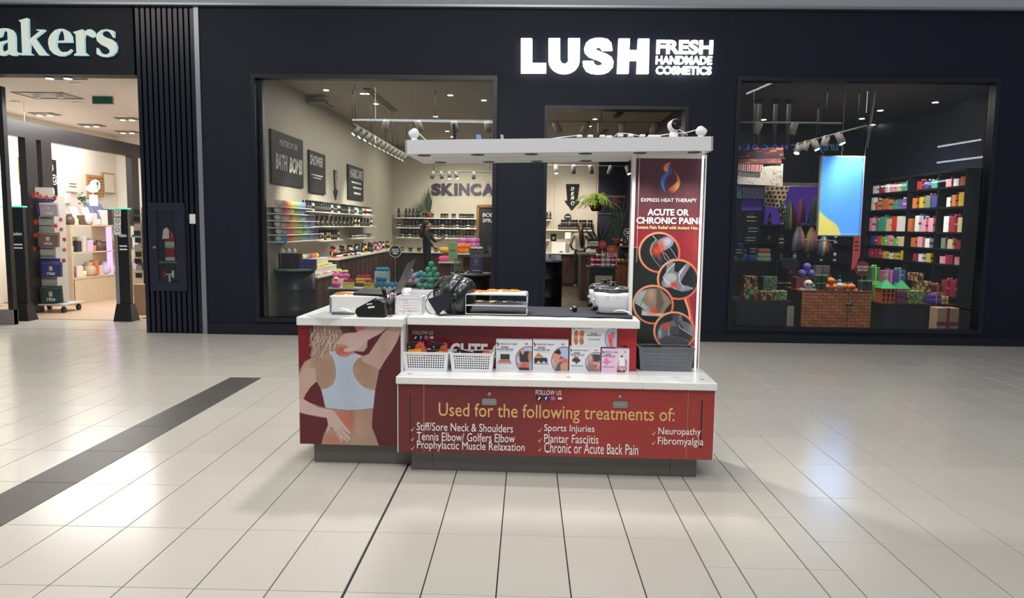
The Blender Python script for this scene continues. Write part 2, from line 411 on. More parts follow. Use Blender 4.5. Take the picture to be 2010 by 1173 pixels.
def frame(x0, x1, y0, y1, z0, z1, t, sill=True):
    m = MB().box(x0, x0+t, y0, y1, z0, z1).box(x1-t, x1, y0, y1, z0, z1).box(x0+t, x1-t, y0, y1, z1-t, z1)
    if sill: m.box(x0+t, x1-t, y0, y1, z0, z0+t)
    return m
GL = glass_mat('shop_glass', (0.89, 0.91, 0.90)); GL2 = glass_mat('clear_glass', (0.92, 0.94, 0.93))
def window(n, x0, x1, z0, z1, px_joint):
    xj = at(px_joint, 400, FY+.06).x
    wf = frame(x0, x1, FY-.03, FY+.12, z0, z1, .055).build('window_%d' % n, NAVY); structure(wf)
    a = B(x0+.055, xj-.003, FY+.055, FY+.063, z0+.055, z1-.055).build('pane', GL, wf)
    b = B(xj+.003, x1-.055, FY+.055, FY+.063, z0+.055, z1-.055).build('pane', GL, wf)
    return wf
window(1, wx0, wx1, wz0, wz1, 738); window(2, vx0, vx1, vz0, vz1, 1690)
structure(frame(dx0, dx1, FY-.03, FY+.2, 0, dz1, .045, False).build('door_1', NAVY))
# mall bulkhead and ceiling over the shop fronts
BH = mat('bulkhead_grey', (170, 172, 176), 0.5)
structure(MB().box(-9.2, 8.8, FY-.06, FY+.3, ZT+.03, ZT+.9).build('wall_bulkhead', BH))
structure(MB().box(-9.2, 8.8, FY-.08, FY+.1, ZT, ZT+.03).build('trim_1', ALU))
# ---- inside the cosmetics shop
CEILZ = 3.57; LX, RX, BY = -3.58, 6.75, 19.4
cw = mat('shop_cream_wall', (194, 187, 172), 0.65)
cc = mat('shop_ceiling_paint', (176, 168, 154), 0.7)
nw_ = mat('shop_navy_wall', (19, 24, 42), 0.5)
MX = 1.84                                   # the cream part of the shop ends here, the dark part begins
structure(B(LX-.1, 2.6, 9.98, BY+.1, CEILZ, CEILZ+.1).build('ceiling', cc))
structure(B(2.6, RX+.1, 9.98, BY+.1, CEILZ, CEILZ+.1).build('ceiling_dark_half', mat('shop_ceiling_grey', (120, 116, 112), 0.7)))
structure(B(LX-.1, LX, 9.98, BY+.1, 0, CEILZ).build('wall_left', cw))
structure(B(-3.64, LX+.0, FY+.10, 9.979, wz0, wz1).build('trim_12', NAVY))
structure(B(LX-.1, MX, BY, BY+.1, 0, CEILZ).build('wall_back', cw))
structure(B(RX, RX+.1, 9.98, BY+.1, 0, CEILZ).build('wall_right', nw_))
structure(B(2.65, RX, 14.6, 14.7, 0, CEILZ).build('wall_back_dark_half', nw_)); structure(B(MX, 2.55, BY, BY+.1, 0, CEILZ).build('wall_back_dark_strip', nw_))
structure(B(2.55, 2.65, 9.98, BY+.1, 0, CEILZ).build('wall_partition', nw_))
sf = mat('shop_floor_concrete', (84, 74, 64), 0.35, var=0.25, scale=3)
structure(B(LX-.1, RX+.1, 10.02, BY+.1, -.10, -.012).build('floor_shop', mat('shop_floor_joint', (40, 35, 31), .7)))
fs = bpy.data.objects['floor_shop']; pm_ = B(0, .6, 0, 1.2, -.012, 0, b=.001).mesh('plank')
for i in range(6):
    for j in range(8):
        x = -.35+i*.604; link('plank', pm_, sf, fs, Vector((x, 10.02+j*1.17, 0))-fs.location, sc=(1, .97, 1))
structure(MB().box(LX-.1, -.35, 10.02, BY, -.012, 0).box(3.28, RX, 10.02, BY, -.012, 0).build('floor_field', sf, fs), 'stuff')

# ---- ribbed pilaster between the two shops
rx0, rx1 = at(277, 400, FY).x, at(392, 400, FY).x
ribm = mat('navy_rib', (12, 18, 33), 0.28, var=.15, scale=2)
pil = B(rx0, rx1, FY+.05, FY+.35, 0, ZT).build('wall_pilaster', mat('navy_rib_backing', (9, 12, 20), .5)); structure(pil)
NR = 11; rw = (rx1-rx0)/NR
rib_full = MB().hexa([(0.004, 0.05, 0), (rw-.004, 0.05, 0), (rw-.012, 0, 0), (.012, 0, 0), (0.004, 0.05, ZT), (rw-.004, 0.05, ZT), (rw-.012, 0, ZT), (.012, 0, ZT)]).mesh('rib')
for i in range(NR): link('rib', rib_full, ribm, pil, Vector((rx0+i*rw, FY, 0))-pil.location)
structure(MB().box(at(392, 400, FY).x, at(401, 400, FY).x, FY-.02, FY+.05, 0, ZT).build('trim_2', ALU))

# fire cabinet on the pilaster
fc0, fc1 = at(294, 570, FY-.03), at(361, 398, FY-.03)
g0, g1 = at(312, 553, FY-.03), at(345, 414, FY-.03)
fx0, fx1, fz0, fz1 = fc0.x+.01, fc1.x, fc0.z, fc1.z; gx0, gx1, gz0, gz1 = g0.x, g1.x, g0.z, g1.z
fcab = thing('fire_cabinet', 'navy fire extinguisher cabinet with glass door on the ribbed pilaster', 'cabinet', ((fx0+fx1)/2, FY-.02, fz0))
cb = mat('cabinet_navy', (20, 28, 46), .4)
MB().box(fx0, gx0, FY-.035, FY-.02, fz0, fz1).box(gx1, fx1, FY-.035, FY-.02, fz0, fz1).box(gx0, gx1, FY-.035, FY-.02, gz1, fz1).box(gx0, gx1, FY-.035, FY-.02, fz0, gz0).build('door', cb, fcab)
MB().box(fx0, fx1, FY+.02, FY+.03, fz0, fz1).box(fx0, fx0+.015, FY-.02, FY+.02, fz0, fz1).box(fx1-.015, fx1, FY-.02, FY+.02, fz0, fz1).box(fx0, fx1, FY-.02, FY+.02, fz1-.015, fz1).box(fx0, fx1, FY-.02, FY+.02, fz0, fz0+.015).build('body', cm(58, 60, 64), fcab)
B(gx0, gx1, FY-.030, FY-.026, gz0, gz1).build('pane', GL2, fcab)
zs = at(330, 513, FY).z; B(gx0, gx1, FY-.02, FY+.02, zs-.02, zs).build('shelf', cm(120, 122, 122), fcab)
hp = at(304, 485, FY-.03); B(hp.x-.022, hp.x+.022, FY-.05, FY-.034, hp.z-.014, hp.z+.014, b=.004).build('handle', STEEL, fcab)
e0, e1 = at(324, 508, FY), at(342, 444, FY); er = (e1.x-e0.x)/2*.95; ec = ((e0.x+e1.x)/2, FY)
ext = thing('fire_extinguisher', 'red fire extinguisher with white tag inside the navy cabinet', 'fire extinguisher', (ec[0], ec[1], zs))
MB().lathe([(er*.9, zs), (er, zs+.02), (er, zs+(e1.z-e0.z)*.72), (er*.75, zs+(e1.z-e0.z)*.85), (er*.3, zs+(e1.z-e0.z)*.92), (er*.25, zs+(e1.z-e0.z)*.98)], (ec[0], ec[1], 0), 16, sy=.25).build('cylinder', cm(150, 24, 30, .3), ext)
MB().box(ec[0]-.07, ec[0]+.05, FY-.012, FY+.01, e1.z-.02, e1.z+.0).box(ec[0]-.03, ec[0]+.1, FY-.012, FY+.01, e1.z+.01, e1.z+.03).tube([(ec[0]+.03, FY, e1.z), (ec[0]+.09, FY, e1.z-.06), (ec[0]+.08, FY, e1.z-.25)], .012).build('valve', BLACK, ext)
MB().lathe([(er*1.02, zs+.18), (er*1.02, zs+.27)], (ec[0], ec[1], 0), 16, sy=.26).build('band', cm(190, 190, 185), ext)
MB().lathe([(er*1.02, zs+.01), (er*1.02, zs+.06)], (ec[0], ec[1], 0), 16, sy=.26).build('base_label', cm(200, 196, 190), ext)
t0, t1 = at(318, 469, FY-.02), at(331, 446, FY-.02); MB().slab([(t0.x, FY-.018, t0.z), (t1.x, FY-.018, t0.z+.01), (t1.x, FY-.018, t1.z-.03), ((t0.x+t1.x)/2+.02, FY-.018, t1.z), (t0.x+.02, FY-.018, t1.z-.03)], (0, .002, 0)).build('tag', PAPER, ext)
h0 = at(333, 538, FY)
cpl = thing('hose_coupling', 'red and white hose coupling on the bottom of the fire cabinet', 'coupling', (h0.x, FY, gz0))
MB().lathe([(.03, -.09), (.05, -.085), (.05, -.05), (.02, -.045)], (h0.x, FY, h0.z), 12, ax='x', sx=.35).build('red_wheel', cm(170, 25, 25), cpl)
MB().lathe([(.012, -.045), (.012, .03), (.055, .035), (.055, .06), (.03, .065)], (h0.x, FY, h0.z), 14, ax='x', sx=.3).build('white_disc', WHITE, cpl)
MB().box(h0.x-.01, h0.x+.01, FY-.01, FY+.01, gz0+.0, h0.z-.012).build('stem', WHITE, cpl)
s0, s1 = at(372, 439, FY-.01), at(383, 420, FY-.01)
sw = thing('switch_plate', 'small white wall switch plate right of the fire cabinet', 'switch', ((s0.x+s1.x)/2, FY, s0.z))
B(s0.x, s1.x, FY-.012, FY+.0, s0.z, s1.z, b=.004).build('plate', PAPER, sw); B((s0.x+s1.x)/2-.01, (s0.x+s1.x)/2+.01, FY-.02, FY-.012, (s0.z+s1.z)/2-.02, (s0.z+s1.z)/2+.015).build('rocker', WHITE, sw)

# ---- left shop: band with the name, room, partition
SZ = at(150, 146, FY).z
bandm = mat('sign_band_navy', (10, 14, 22), 0.5, spec=0.3)
bx1 = at(262, 80, FY).x
sband = structure(B(-9.2, bx1, FY-.0, FY+.25, SZ, ZT).build('wall_sign_band', bandm))
structure(B(bx1, at(277, 400, FY).x+.0, FY+.06, FY+.3, SZ, ZT).build('trim_3', mat('near_black', (6, 7, 10), .5)))
lc = mat('left_shop_ceiling', (214, 203, 194), 0.6)
structure(B(-12, rx0+.05, FY+.3, 17.1, SZ+.02, SZ+.12).build('ceiling_left_shop', lc))
lwm = mat('left_shop_wall', (240, 234, 222), 0.6)
structure(B(-9.7, -9.6, FY+.3, 17.1, 0, SZ+.02).build('wall_left_shop_side', lwm))
structure(B(-9.7, rx0+.05, 17, 17.1, 0, SZ+.02).build('wall_left_shop_back', lwm))
structure(B(rx0, rx0+.05, FY+.35, 17, 0, SZ+.02).build('wall_left_shop_right', lwm))
wood = mat('oak_laminate', (186, 160, 138), 0.4, var=.22, scale=3, stretch=(1, 6, 1))
lf = B(-9.7, rx0+.05, 10.02, 17.1, -.1, -.014).build('floor_left_shop', mat('plank_joint', (90, 68, 52), .7)); structure(lf)
pk = B(0, 1.2, 0, .185, -.014, -.001, b=.0008).mesh('plank')
for j in range(22):
    for i in range(4):
        x = -9.7+(i*1.204)+(j % 3)*.4-.4
        if x+1.2 < rx0+.3 and 10.95+j*.187 < 16.9: link('plank', pk, wood, lf, Vector((x, 11.02+j*.187, 0))-lf.location)
# stone threshold between mall tile and planks
structure(B(-9.2, rx0, 10.02, 11.0, -.014, .0).build('trim_4', tm))
structure(B(-9.2, rx0, 10.98, 11.02, -.01, .004).build('trim_5', cm(150, 120, 90)))

# ================================================================ SIGNS ON THE FRONTS
SIGNW = mat('lit_letter', (255, 255, 250), 0.5, emit=2.6)
def stroke(pts, w):
    """ribbon outline along a 2D centre line, flat ends"""
    P = [np.array(p, float) for p in pts]; L, R = [], []
    for i in range(len(P)):
        t = P[min(i+1, len(P)-1)]-P[max(i-1, 0)]; t /= np.hypot(*t); n = np.array([-t[1], t[0]])
        if 0 < i < len(P)-1:
            t1 = (P[i]-P[i-1])/np.hypot(*(P[i]-P[i-1])); k = 1/max(.5, abs(np.dot(n, np.array([-t1[1], t1[0]]))))
        else: k = 1
        L.append(tuple(P[i]+n*w/2*k)); R.append(tuple(P[i]-n*w/2*k))
    return L+R[::-1]
def arc(cx, cy, rx, ry, a0, a1, n=14): return [(cx+rx*math.cos(math.radians(a0+(a1-a0)*i/n)), cy+ry*math.sin(math.radians(a0+(a1-a0)*i/n))) for i in range(n+1)]
def pxflat(name, loops, m, parent, Y, ox, oy, k, depth=.03):
    """outlines traced in picture crops (origin ox, oy, k crop units per pixel) put on the upright plane at Y"""
    out = []
    for lp in loops: out.append([(at(ox+x/k, oy+y/k, Y).x, at(ox+x/k, oy+y/k, Y).z) for x, y in lp])
    return flat(name, out, m, parent, (0, Y, 0), depth=depth)
lush = thing('shop_sign', 'large lit white block letters of the shop name above the cosmetics shop door', 'sign', at(1146, 147, FY))
k5 = 4.1875; HY = FY-.05
Lp = [[(178, 318), (265, 318), (272, 325), (272, 520), (385, 520), (385, 602), (178, 602)]]
Up = [[(405, 318), (500, 318), (500, 480)]+[(534-34*math.cos(a), 487+40*math.sin(a)) for a in np.linspace(.1, PI-.1, 9)]+[(566, 480), (566, 318), (662, 318), (660, 500)]+[(533+127*math.cos(a), 500+108*math.sin(a)) for a in np.linspace(.1, PI-.1, 14)]+[(405, 500)]]
Sc = [(885, 415), (880, 385), (850, 365), (815, 358), (775, 365), (748, 385), (745, 412), (768, 440), (815, 458), (862, 478), (886, 505), (884, 535), (855, 560), (815, 567), (772, 560), (745, 540), (738, 505)]
Sp = [[(930, 415), (842, 415), (838, 398), (820, 388), (800, 390), (790, 400), (800, 414), (830, 428), (880, 446), (920, 470), (938, 510), (932, 555), (900, 590), (860, 606), (810, 610), (755, 604), (715, 585), (692, 545), (686, 503), (772, 503), (780, 528), (800, 541), (825, 541), (845, 530), (846, 515), (825, 500), (780, 484), (735, 466), (705, 435), (698, 395), (712, 355), (745, 328), (790, 315), (840, 314), (890, 325), (920, 355)]]
Hp = [[(980, 320), (1072, 320), (1068, 415), (1135, 415), (1140, 322), (1232, 322), (1226, 606), (1128, 606), (1132, 498), (1066, 498), (1062, 604), (968, 604)]]
for lp in (Lp, Up, Sp, Hp): pxflat('letter', lp, SIGNW, lush, HY, 980, 0, k5, .06)
tagl = thing('tagline_sign', 'small three line lit white lettering right of the big shop name', 'sign', at(1343, 147, FY))
for s, x0, x1, ya, yb in (('FRESH', 1288, 1400, 106, 79), ('HANDMADE', 1287, 1398, 126, 110.5), ('COSMETICS', 1287, 1397, 146, 130.5)):
    text(s, at(x0, ya, HY), at(x1, yb, HY), SIGNW, tagl, depth=.03, bold=.035)
mk = thing('shop_sign', 'grey green halo lit serif letters on the navy band of the left shop', 'sign', at(115, 112, FY))
mkm = mat('pale_letter', (196, 208, 196), .45, emit=.45); mke = mat('blue_letter_edge', (150, 220, 250), .4, emit=1.0)
k1 = 7.7308
Ak = [[(-60, 380), (-50, 310), (0, 285), (60, 275), (130, 278), (190, 300), (230, 350), (242, 420), (244, 600), (250, 640), (275, 645), (300, 645), (298, 662), (250, 690), (215, 692), (170, 685), (140, 655), (110, 675), (60, 692), (0, 685), (-50, 660), (-70, 600), (-50, 530), (20, 478), (120, 458), (126, 430), (120, 340), (95, 308), (70, 310), (50, 330), (40, 380), (15, 410), (-30, 410)], [(128, 482), (80, 490), (35, 530), (30, 590), (55, 632), (95, 628), (132, 600)]]
Kk = [[(288, 158), (420, 120), (440, 128), (447, 450), (625, 308), (560, 308), (562, 294), (690, 298), (690, 312), (540, 430), (700, 650), (738, 672), (735, 686), (600, 684), (465, 488), (462, 650), (502, 668), (500, 682), (312, 680), (312, 666), (345, 650), (325, 190)]]
Ek = [[(862, 490), (1105, 490), (1095, 400), (1050, 325), (980, 288), (910, 284), (840, 305), (775, 370), (742, 440), (738, 510), (760, 600), (820, 665), (900, 697), (980, 695), (1050, 665), (1100, 612), (1085, 592), (1040, 630), (960, 640), (900, 610), (865, 550)], [(866, 468), (880, 380), (905, 325), (930, 306), (960, 320), (980, 380), (986, 462)]]
Rk = [[(1112, 336), (1255, 292), (1272, 300), (1280, 370), (1300, 320), (1340, 295), (1390, 292), (1435, 325), (1448, 365), (1430, 405), (1395, 415), (1355, 395), (1325, 370), (1300, 375), (1285, 420), (1292, 640), (1340, 672), (1340, 690), (1130, 688), (1130, 672), (1168, 650), (1155, 370)]]
Sk = [[(1740, 415), (1740, 322), (1700, 305), (1620, 290), (1540, 305), (1480, 355), (1462, 410), (1480, 470), (1540, 525), (1630, 570), (1670, 610), (1668, 650), (1625, 675), (1570, 665), (1530, 640), (1490, 575), (1472, 572), (1472, 665), (1530, 700), (1620, 712), (1710, 690), (1770, 630), (1784, 560), (1760, 490), (1700, 445), (1600, 410), (1550, 375), (1545, 335), (1590, 310), (1640, 318), (1680, 350), (1720, 415)]]
for lp in (Ak, Kk, Ek, Rk, Sk):
    big = pxflat('letter', lp, mkm, mk, FY-.05, 0, 20, k1, .025)
    pxflat('halo_edge', [[(x-3 if x < 0 else x+4, y+2) for x, y in l] for l in lp], mke, mk, FY-.03, 0, 20, k1, .03)

# ================================================================ THE KIOSK (built square, turned at the end)
before = set(bpy.data.objects)
RED = mat('red_film', (168, 46, 44), 0.28)
PLINTH = mat('grey_plinth', (104, 102, 98), 0.35, metal=.25)
YL, YP, YB, YBn = 4.42, 4.30, 4.60, 4.75           # left panel, lower front, red back panel, banner
ZC, ZS = 0.948, 0.612                              # counter top, lower shelf top
kl = thing('kiosk_cabinet', 'tall left cabinet of the kiosk with a printed woman holding her neck and back', 'cabinet', (-1.10, 4.9, 0))
MB().box(-1.35, -.71, 4.485, 5.10, 0.0, .14, b=.003).build('plinth', PLINTH, kl)
B(-1.41, -.785, YL+.012, 5.16, .135, .896).build('body', mat('dark_red_side', (92, 28, 32), .4), kl)
# ---- the printed woman
cv = Cv((62, 75), (852, 75), (62, 980), (852, 980), 330, 380, (90, 26, 33))
cv.glow(90, 150, 70, 330, (132, 18, 28), .9)
cv.glow(780, 400, 160, 500, (84, 30, 36), .8)
SK1, SK2, SK3, SKD = (196, 166, 158), (176, 144, 126), (168, 138, 120), (120, 84, 72)
torso = [(350, 262), (255, 288), (170, 318), (110, 352), (72, 410), (55, 470), (55, 560), (150, 540), (200, 498), (235, 563), (262, 660), (278, 740), (290, 820), (252, 900), (228, 985), (684, 985), (655, 905), (628, 840), (634, 740), (655, 562), (672, 480), (688, 400), (640, 330), (560, 300), (500, 275)]
tm_ = cv.pm(torso); cv.mix(bl(tm_, 2), SK3)
cv.glow(270, 420, 70, 130, (158, 122, 98), .55, tm_); cv.glow(590, 420, 70, 120, (160, 120, 96), .6, tm_); cv.glow(120, 430, 40, 120, (196, 168, 156), .6, tm_)
cv.glow(600, 800, 60, 180, (160, 128, 108), .7, tm_); cv.glow(520, 860, 120, 90, (190, 158, 136), .45, tm_); cv.glow(560, 345, 90, 40, (152, 112, 92), .5, tm_)
cv.glow(470, 750, 24, 120, (138, 88, 74), .5, tm_)
cv.poly([(340, 215), (470, 215), (505, 290), (450, 315), (405, 318), (360, 300), (340, 270)], (178, 136, 124), 3)
cv.poly([(500, 76), (600, 76), (565, 115), (530, 128), (508, 105)], (196, 120, 112), 2, sm=False)
cv.poly([(560, 150), (600, 185), (595, 235), (570, 268), (505, 265), (480, 230)], (180, 152, 146), 2)
# hair
hair = [(182, 76), (395, 76), (408, 110), (395, 170), (365, 205), (350, 245), (300, 275), (230, 300), (165, 322), (148, 305), (165, 262), (160, 215), (185, 185), (152, 152), (182, 118)]
hm = bl(cv.pm(hair), 3); cv.mix(hm, (142, 118, 102))
cv.poly([(385, 76), (468, 76), (460, 108), (442, 138), (402, 150)], (82, 60, 56), 2)
rs = np.random.RandomState(3)
for i in range(70):
    x = rs.uniform(170, 400); y = rs.uniform(70, 200); L_ = rs.uniform(60, 130); pts = [(x-(t*22)+9*math.sin(t*4.5+i), y+t*L_) for t in np.linspace(0, 1.2, 12)]
    c = [(206, 188, 176), (190, 168, 150), (100, 76, 62), (168, 140, 112), (216, 200, 190)][i % 5]; cv.line(pts, rs.uniform(3.5, 6), c, .75)
for i in range(16):
    x = rs.uniform(160, 300); y = rs.uniform(230, 290); cv.line([(x-(t*12)+7*math.sin(t*6+i), y+t*50) for t in np.linspace(0, 1, 8)], 3.5, (196, 176, 162), .7)
# bra top
bra = [(302, 270), (342, 268), (360, 290), (378, 305), (410, 312), (450, 306), (480, 284), (515, 286), (552, 297), (520, 318), (492, 350), (478, 385), (480, 430), (500, 472), (530, 510), (570, 542), (610, 560), (655, 562), (640, 692), (560, 706), (450, 713), (340, 706), (265, 699), (250, 630), (237, 564), (290, 550), (330, 522), (350, 480), (357, 420), (348, 360), (328, 308)]
bm_ = cv.pm(bra); cv.mix(bl(bm_, 1), (178, 190, 206)); cv.glow(450, 500, 90, 240, (166, 178, 194), .6, bm_); cv.line([(262, 672), (400, 688), (520, 688), (645, 668)], 3, (158, 170, 186), .6, bm_)
for e in ([(302, 270), (328, 308), (348, 360), (357, 420), (350, 480), (330, 522), (290, 550), (237, 564)], [(552, 297), (520, 318), (492, 350), (478, 385), (480, 430), (500, 472), (530, 510), (570, 542), (655, 562)]): cv.line(e, 4, (206, 214, 224), .9)
cv.line([(265, 702), (340, 710), (450, 717), (560, 710), (640, 696)], 5, (120, 84, 78), .55)
cv.glow(410, 262, 58, 30, (196, 70, 52), .85, cv.pm([(350, 232), (500, 232), (500, 290), (450, 306), (410, 312), (378, 305), (345, 268)]))
cv.glow(415, 790, 62, 120, (204, 84, 62), .6, tm_*(1-bm_)); cv.glow(330, 940, 80, 36, (206, 100, 76), .5, tm_)
# raised arm, forearm and hand
cv.poly([(770, 76), (854, 76), (846, 130), (822, 190), (775, 268), (724, 340), (688, 402), (640, 372), (560, 345), (545, 305), (605, 285), (640, 235), (668, 195), (715, 128)], (184, 152, 140), 2)
cv.glow(720, 240, 50, 120, (170, 136, 122), .5, cv.pm([(770, 76), (854, 76), (822, 190), (688, 402), (600, 300)])); cv.line([(852, 80), (846, 130), (822, 190), (775, 268), (724, 340), (690, 400)], 4, (206, 180, 170), .8)
cv.poly([(600, 76), (768, 76), (735, 100), (690, 135), (630, 165), (590, 188), (545, 235), (500, 268), (470, 250), (440, 222), (360, 212), (382, 170), (408, 138), (450, 128), (510, 124), (560, 105)], (198, 168, 160), 2)
for p in ([(362, 190), (430, 195)], [(368, 212), (450, 222)], [(400, 150), (440, 175), (455, 200)]): cv.line(p, 3, (160, 124, 116), .8)
cv.poly([(412, 256), (440, 240), (492, 235), (505, 250), (480, 268), (430, 274), (410, 266)], (204, 174, 166), 1); cv.line([(410, 272), (480, 272), (500, 262)], 3, (150, 84, 74), .7)
# lower arm, hand on the back
cv.poly([(55, 470), (110, 400), (190, 400), (198, 440), (200, 498), (152, 540), (112, 596), (92, 638), (55, 640)], (190, 160, 148), 2)
cv.line([(200, 498), (152, 540), (112, 596), (92, 638)], 3, (212, 188, 178), .8); cv.line([(196, 430), (202, 500)], 4, (132, 94, 80), .6)
cv.poly([(60, 638), (92, 636), (150, 668), (210, 694), (262, 704), (320, 714), (345, 738), (375, 778), (420, 835), (458, 880), (462, 893), (455, 899), (420, 872), (456, 918), (460, 934), (448, 944), (405, 905), (443, 942), (446, 953), (432, 956), (395, 928), (403, 950), (396, 960), (380, 955), (345, 900), (318, 850), (300, 838), (298, 862), (275, 896), (270, 893), (282, 850), (284, 820), (275, 776), (190, 765), (110, 752), (60, 738)], (200, 172, 164), 1)
for p in ([(365, 862), (400, 905), (440, 942)], [(385, 845), (425, 885), (455, 915)], [(345, 880), (372, 925), (398, 956)], [(318, 850), (338, 890)]): cv.line(p, 4, (140, 92, 84), .85)
cv.line([(60, 742), (190, 769), (276, 780)], 4, (120, 84, 80), .6); cv.line([(60, 640), (92, 638), (150, 668), (262, 702)], 3, (216, 194, 186), .8)
p00, p10, p01, p11 = [kat(570+x/3.909, 620+y/3.909, YL) for x, y in ((62, 75), (852, 75), (62, 980), (852, 980))]
p00 = Vector((-1.418, YL, .894)); p10 = Vector((-.778, YL, .894)); p01 = Vector((-1.418, YL, .138)); p11 = Vector((-.778, YL, .138))
cv.build('printed_panel', PRINT, kl, p00, p10, p01, p11)
B(-1.418, -.778, YL+.001, YL+.012, .138, .894).build('panel_board', mat('dark_red_side', (92, 28, 32), .4), kl)
ctl = B(-1.417, -.757, 4.385, 5.19, ZC-.052, ZC, b=.004).build('worktop', PW, base=(-1.09, 4.8, ZC-.052)); tag(ctl, 'white worktop slab on the tall left kiosk cabinet', 'worktop')

km = thing('kiosk_cabinet', 'long set-back kiosk cabinet with red back panel lettered FOLLOW US behind the lower shelf', 'cabinet', (0, 4.9, 0))
B(-.68, .59, 4.95, 5.08, 0.0, .14).build('plinth', PLINTH, km)
B(-.765, .695, YB+.01, 5.14, .14, .896).build('body', mat('dark_red_side', (92, 28, 32), .4), km)
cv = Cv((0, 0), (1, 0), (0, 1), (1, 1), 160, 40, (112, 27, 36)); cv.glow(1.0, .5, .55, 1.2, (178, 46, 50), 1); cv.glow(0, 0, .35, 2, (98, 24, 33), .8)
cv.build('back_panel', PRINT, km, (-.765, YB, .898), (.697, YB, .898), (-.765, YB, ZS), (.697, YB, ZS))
B(-.785, -.762, 4.43, YB+.01, ZS, .898).build('side_post', PW, km)
icol = [((18, 18, 20), 'd'), ((26, 40, 92), 'f'), ((120, 50, 130), 'o'), ((170, 20, 30), 'y')]
def social(parent, Y, x0s, yc, r_px, y0t, y1t, xa, xb):
    text('FOLLOW US', kat(xa, y1t, Y-.003), kat(xb, y0t, Y-.003), INK, parent)
    for (c, kind), px in zip(icol, x0s):
        ctr = kat(px, yc, Y-.003); r = abs(kat(px+r_px, yc, Y).x-kat(px, yc, Y).x); pt = lambda P: [(ctr.x+x*r, ctr.z+y*r) for x, y in P]
        ic = flat('icon_disc', [pt(arc(0, 0, 1, 1, 0, 345, 23))], cm(*c), parent, (0, Y-.002, 0), depth=.002)
        y_ = (0, Y-.0045, 0)
        if kind == 'd': flat('icon_mark', [pt([(-.02, .65), (.2, .65), (.3, .4), (.55, .25), (.55, .02), (.22, .12), (.22, -.25), (.1, -.5), (-.2, -.6), (-.45, -.4), (-.45, -.1), (-.2, .08), (-.08, .08), (-.08, -.12), (-.25, -.2), (-.22, -.38), (-.05, -.38), (-.0, -.25)])], INK, parent, y_, depth=.001)
        if kind == 'f': flat('icon_mark', [pt([(-.12, -.7), (.12, -.7), (.12, -.05), (.35, -.05), (.38, .18), (.12, .18), (.14, .38), (.38, .4), (.38, .62), (.05, .62), (-.1, .45), (-.12, .18), (-.3, .18), (-.3, -.05), (-.12, -.05)])], INK, parent, y_, depth=.001)
        if kind == 'o':
            flat('icon_mark', [pt([(-.55, -.55), (.55, -.55), (.55, .55), (-.55, .55)]), pt([(-.42, -.42), (.42, -.42), (.42, .42), (-.42, .42)])], cm(240, 150, 120), parent, y_, depth=.001)
            flat('icon_mark', [pt(arc(0, 0, .3, .3, 0, 330, 11)), pt(arc(0, 0, .17, .17, 0, 330, 11))], cm(240, 150, 160), parent, y_, depth=.001)
        if kind == 'y': flat('icon_mark', [pt([(-.6, -.35), (.6, -.35), (.65, 0), (.6, .35), (-.6, .35), (-.65, 0)]), pt([(-.15, -.18), (.22, 0), (-.15, .18)])], INK, parent, y_, depth=.001)
social(km, YB, (815.5, 826, 836.5, 847.5), 662, 5.0, 649.5, 655.5, 810, 850)
text('ACUTE OR', kat(862, 702, YB-.003), kat(1010, 675, YB-.003), INK, km, bold=.03)
gr = kat(1226, 687, YB); flat('cable_hole', [[(gr.x+x, gr.z+y) for x, y in arc(0, 0, .028, .028, 0, 345, 23)]], BLACK, km, (0, YB-.001, 0), depth=.002)
ctm = B(-.752, .702, 4.50, 5.17, ZC-.052, ZC, b=.004).build('worktop', PW, base=(0, 4.8, ZC-.052)); tag(ctm, 'long white worktop on the set-back kiosk cabinet under fan, rack and cookers', 'worktop')

# ---- lower display cabinet
lo = thing('kiosk_cabinet', 'low red front cabinet of the kiosk lettered Used for the following treatments of', 'cabinet', (.18, 4.6, 0))
MB().box(-.703, .60, 4.39, 4.58, .0, .136).box(.60, 1.056, 4.39, 4.90, .0, .136).build('plinth', PLINTH, lo)
for x in (-.703+.132, 1.056-.16): B(x-.001, x+.001, 4.3885, 4.3895, .012, .14).build('plinth_joint', DKGREY, lo)
MB().box(-.772, .70, YP+.022, 4.59, .137, .566).box(.70, 1.132, YP+.022, 4.92, .137, .566).build('body', PW, lo)
xj = [kat(x, 830, YP).x for x in (781, 832, 1088, 1349, 1402)]; xj[0] = -.768; xj[-1] = 1.130
def ppanel(name, a, b):
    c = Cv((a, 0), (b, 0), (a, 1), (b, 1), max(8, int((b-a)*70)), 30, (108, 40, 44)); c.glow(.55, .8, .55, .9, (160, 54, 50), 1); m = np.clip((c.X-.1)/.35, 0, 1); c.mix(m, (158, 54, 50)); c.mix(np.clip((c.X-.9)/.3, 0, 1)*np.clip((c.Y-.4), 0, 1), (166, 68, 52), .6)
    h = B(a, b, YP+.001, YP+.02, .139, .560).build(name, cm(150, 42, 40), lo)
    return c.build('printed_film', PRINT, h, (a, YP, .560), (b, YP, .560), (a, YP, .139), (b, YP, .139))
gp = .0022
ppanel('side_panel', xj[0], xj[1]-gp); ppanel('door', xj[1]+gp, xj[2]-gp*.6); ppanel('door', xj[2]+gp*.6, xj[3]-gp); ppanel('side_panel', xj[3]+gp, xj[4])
for x in (xj[1], xj[3]): B(x-gp, x+gp, YP-.002, YP+.004, .139, .560).build('edge_strip', mat('bronze_strip', (170, 130, 110), .3, metal=.5), lo)
B(-.773, -.768, YP-.002, 4.9, .137, .566).build('end_edge', PW, lo); B(1.130, 1.134, YP-.001, 4.9, .137, .566).build('end_edge', PW, lo)
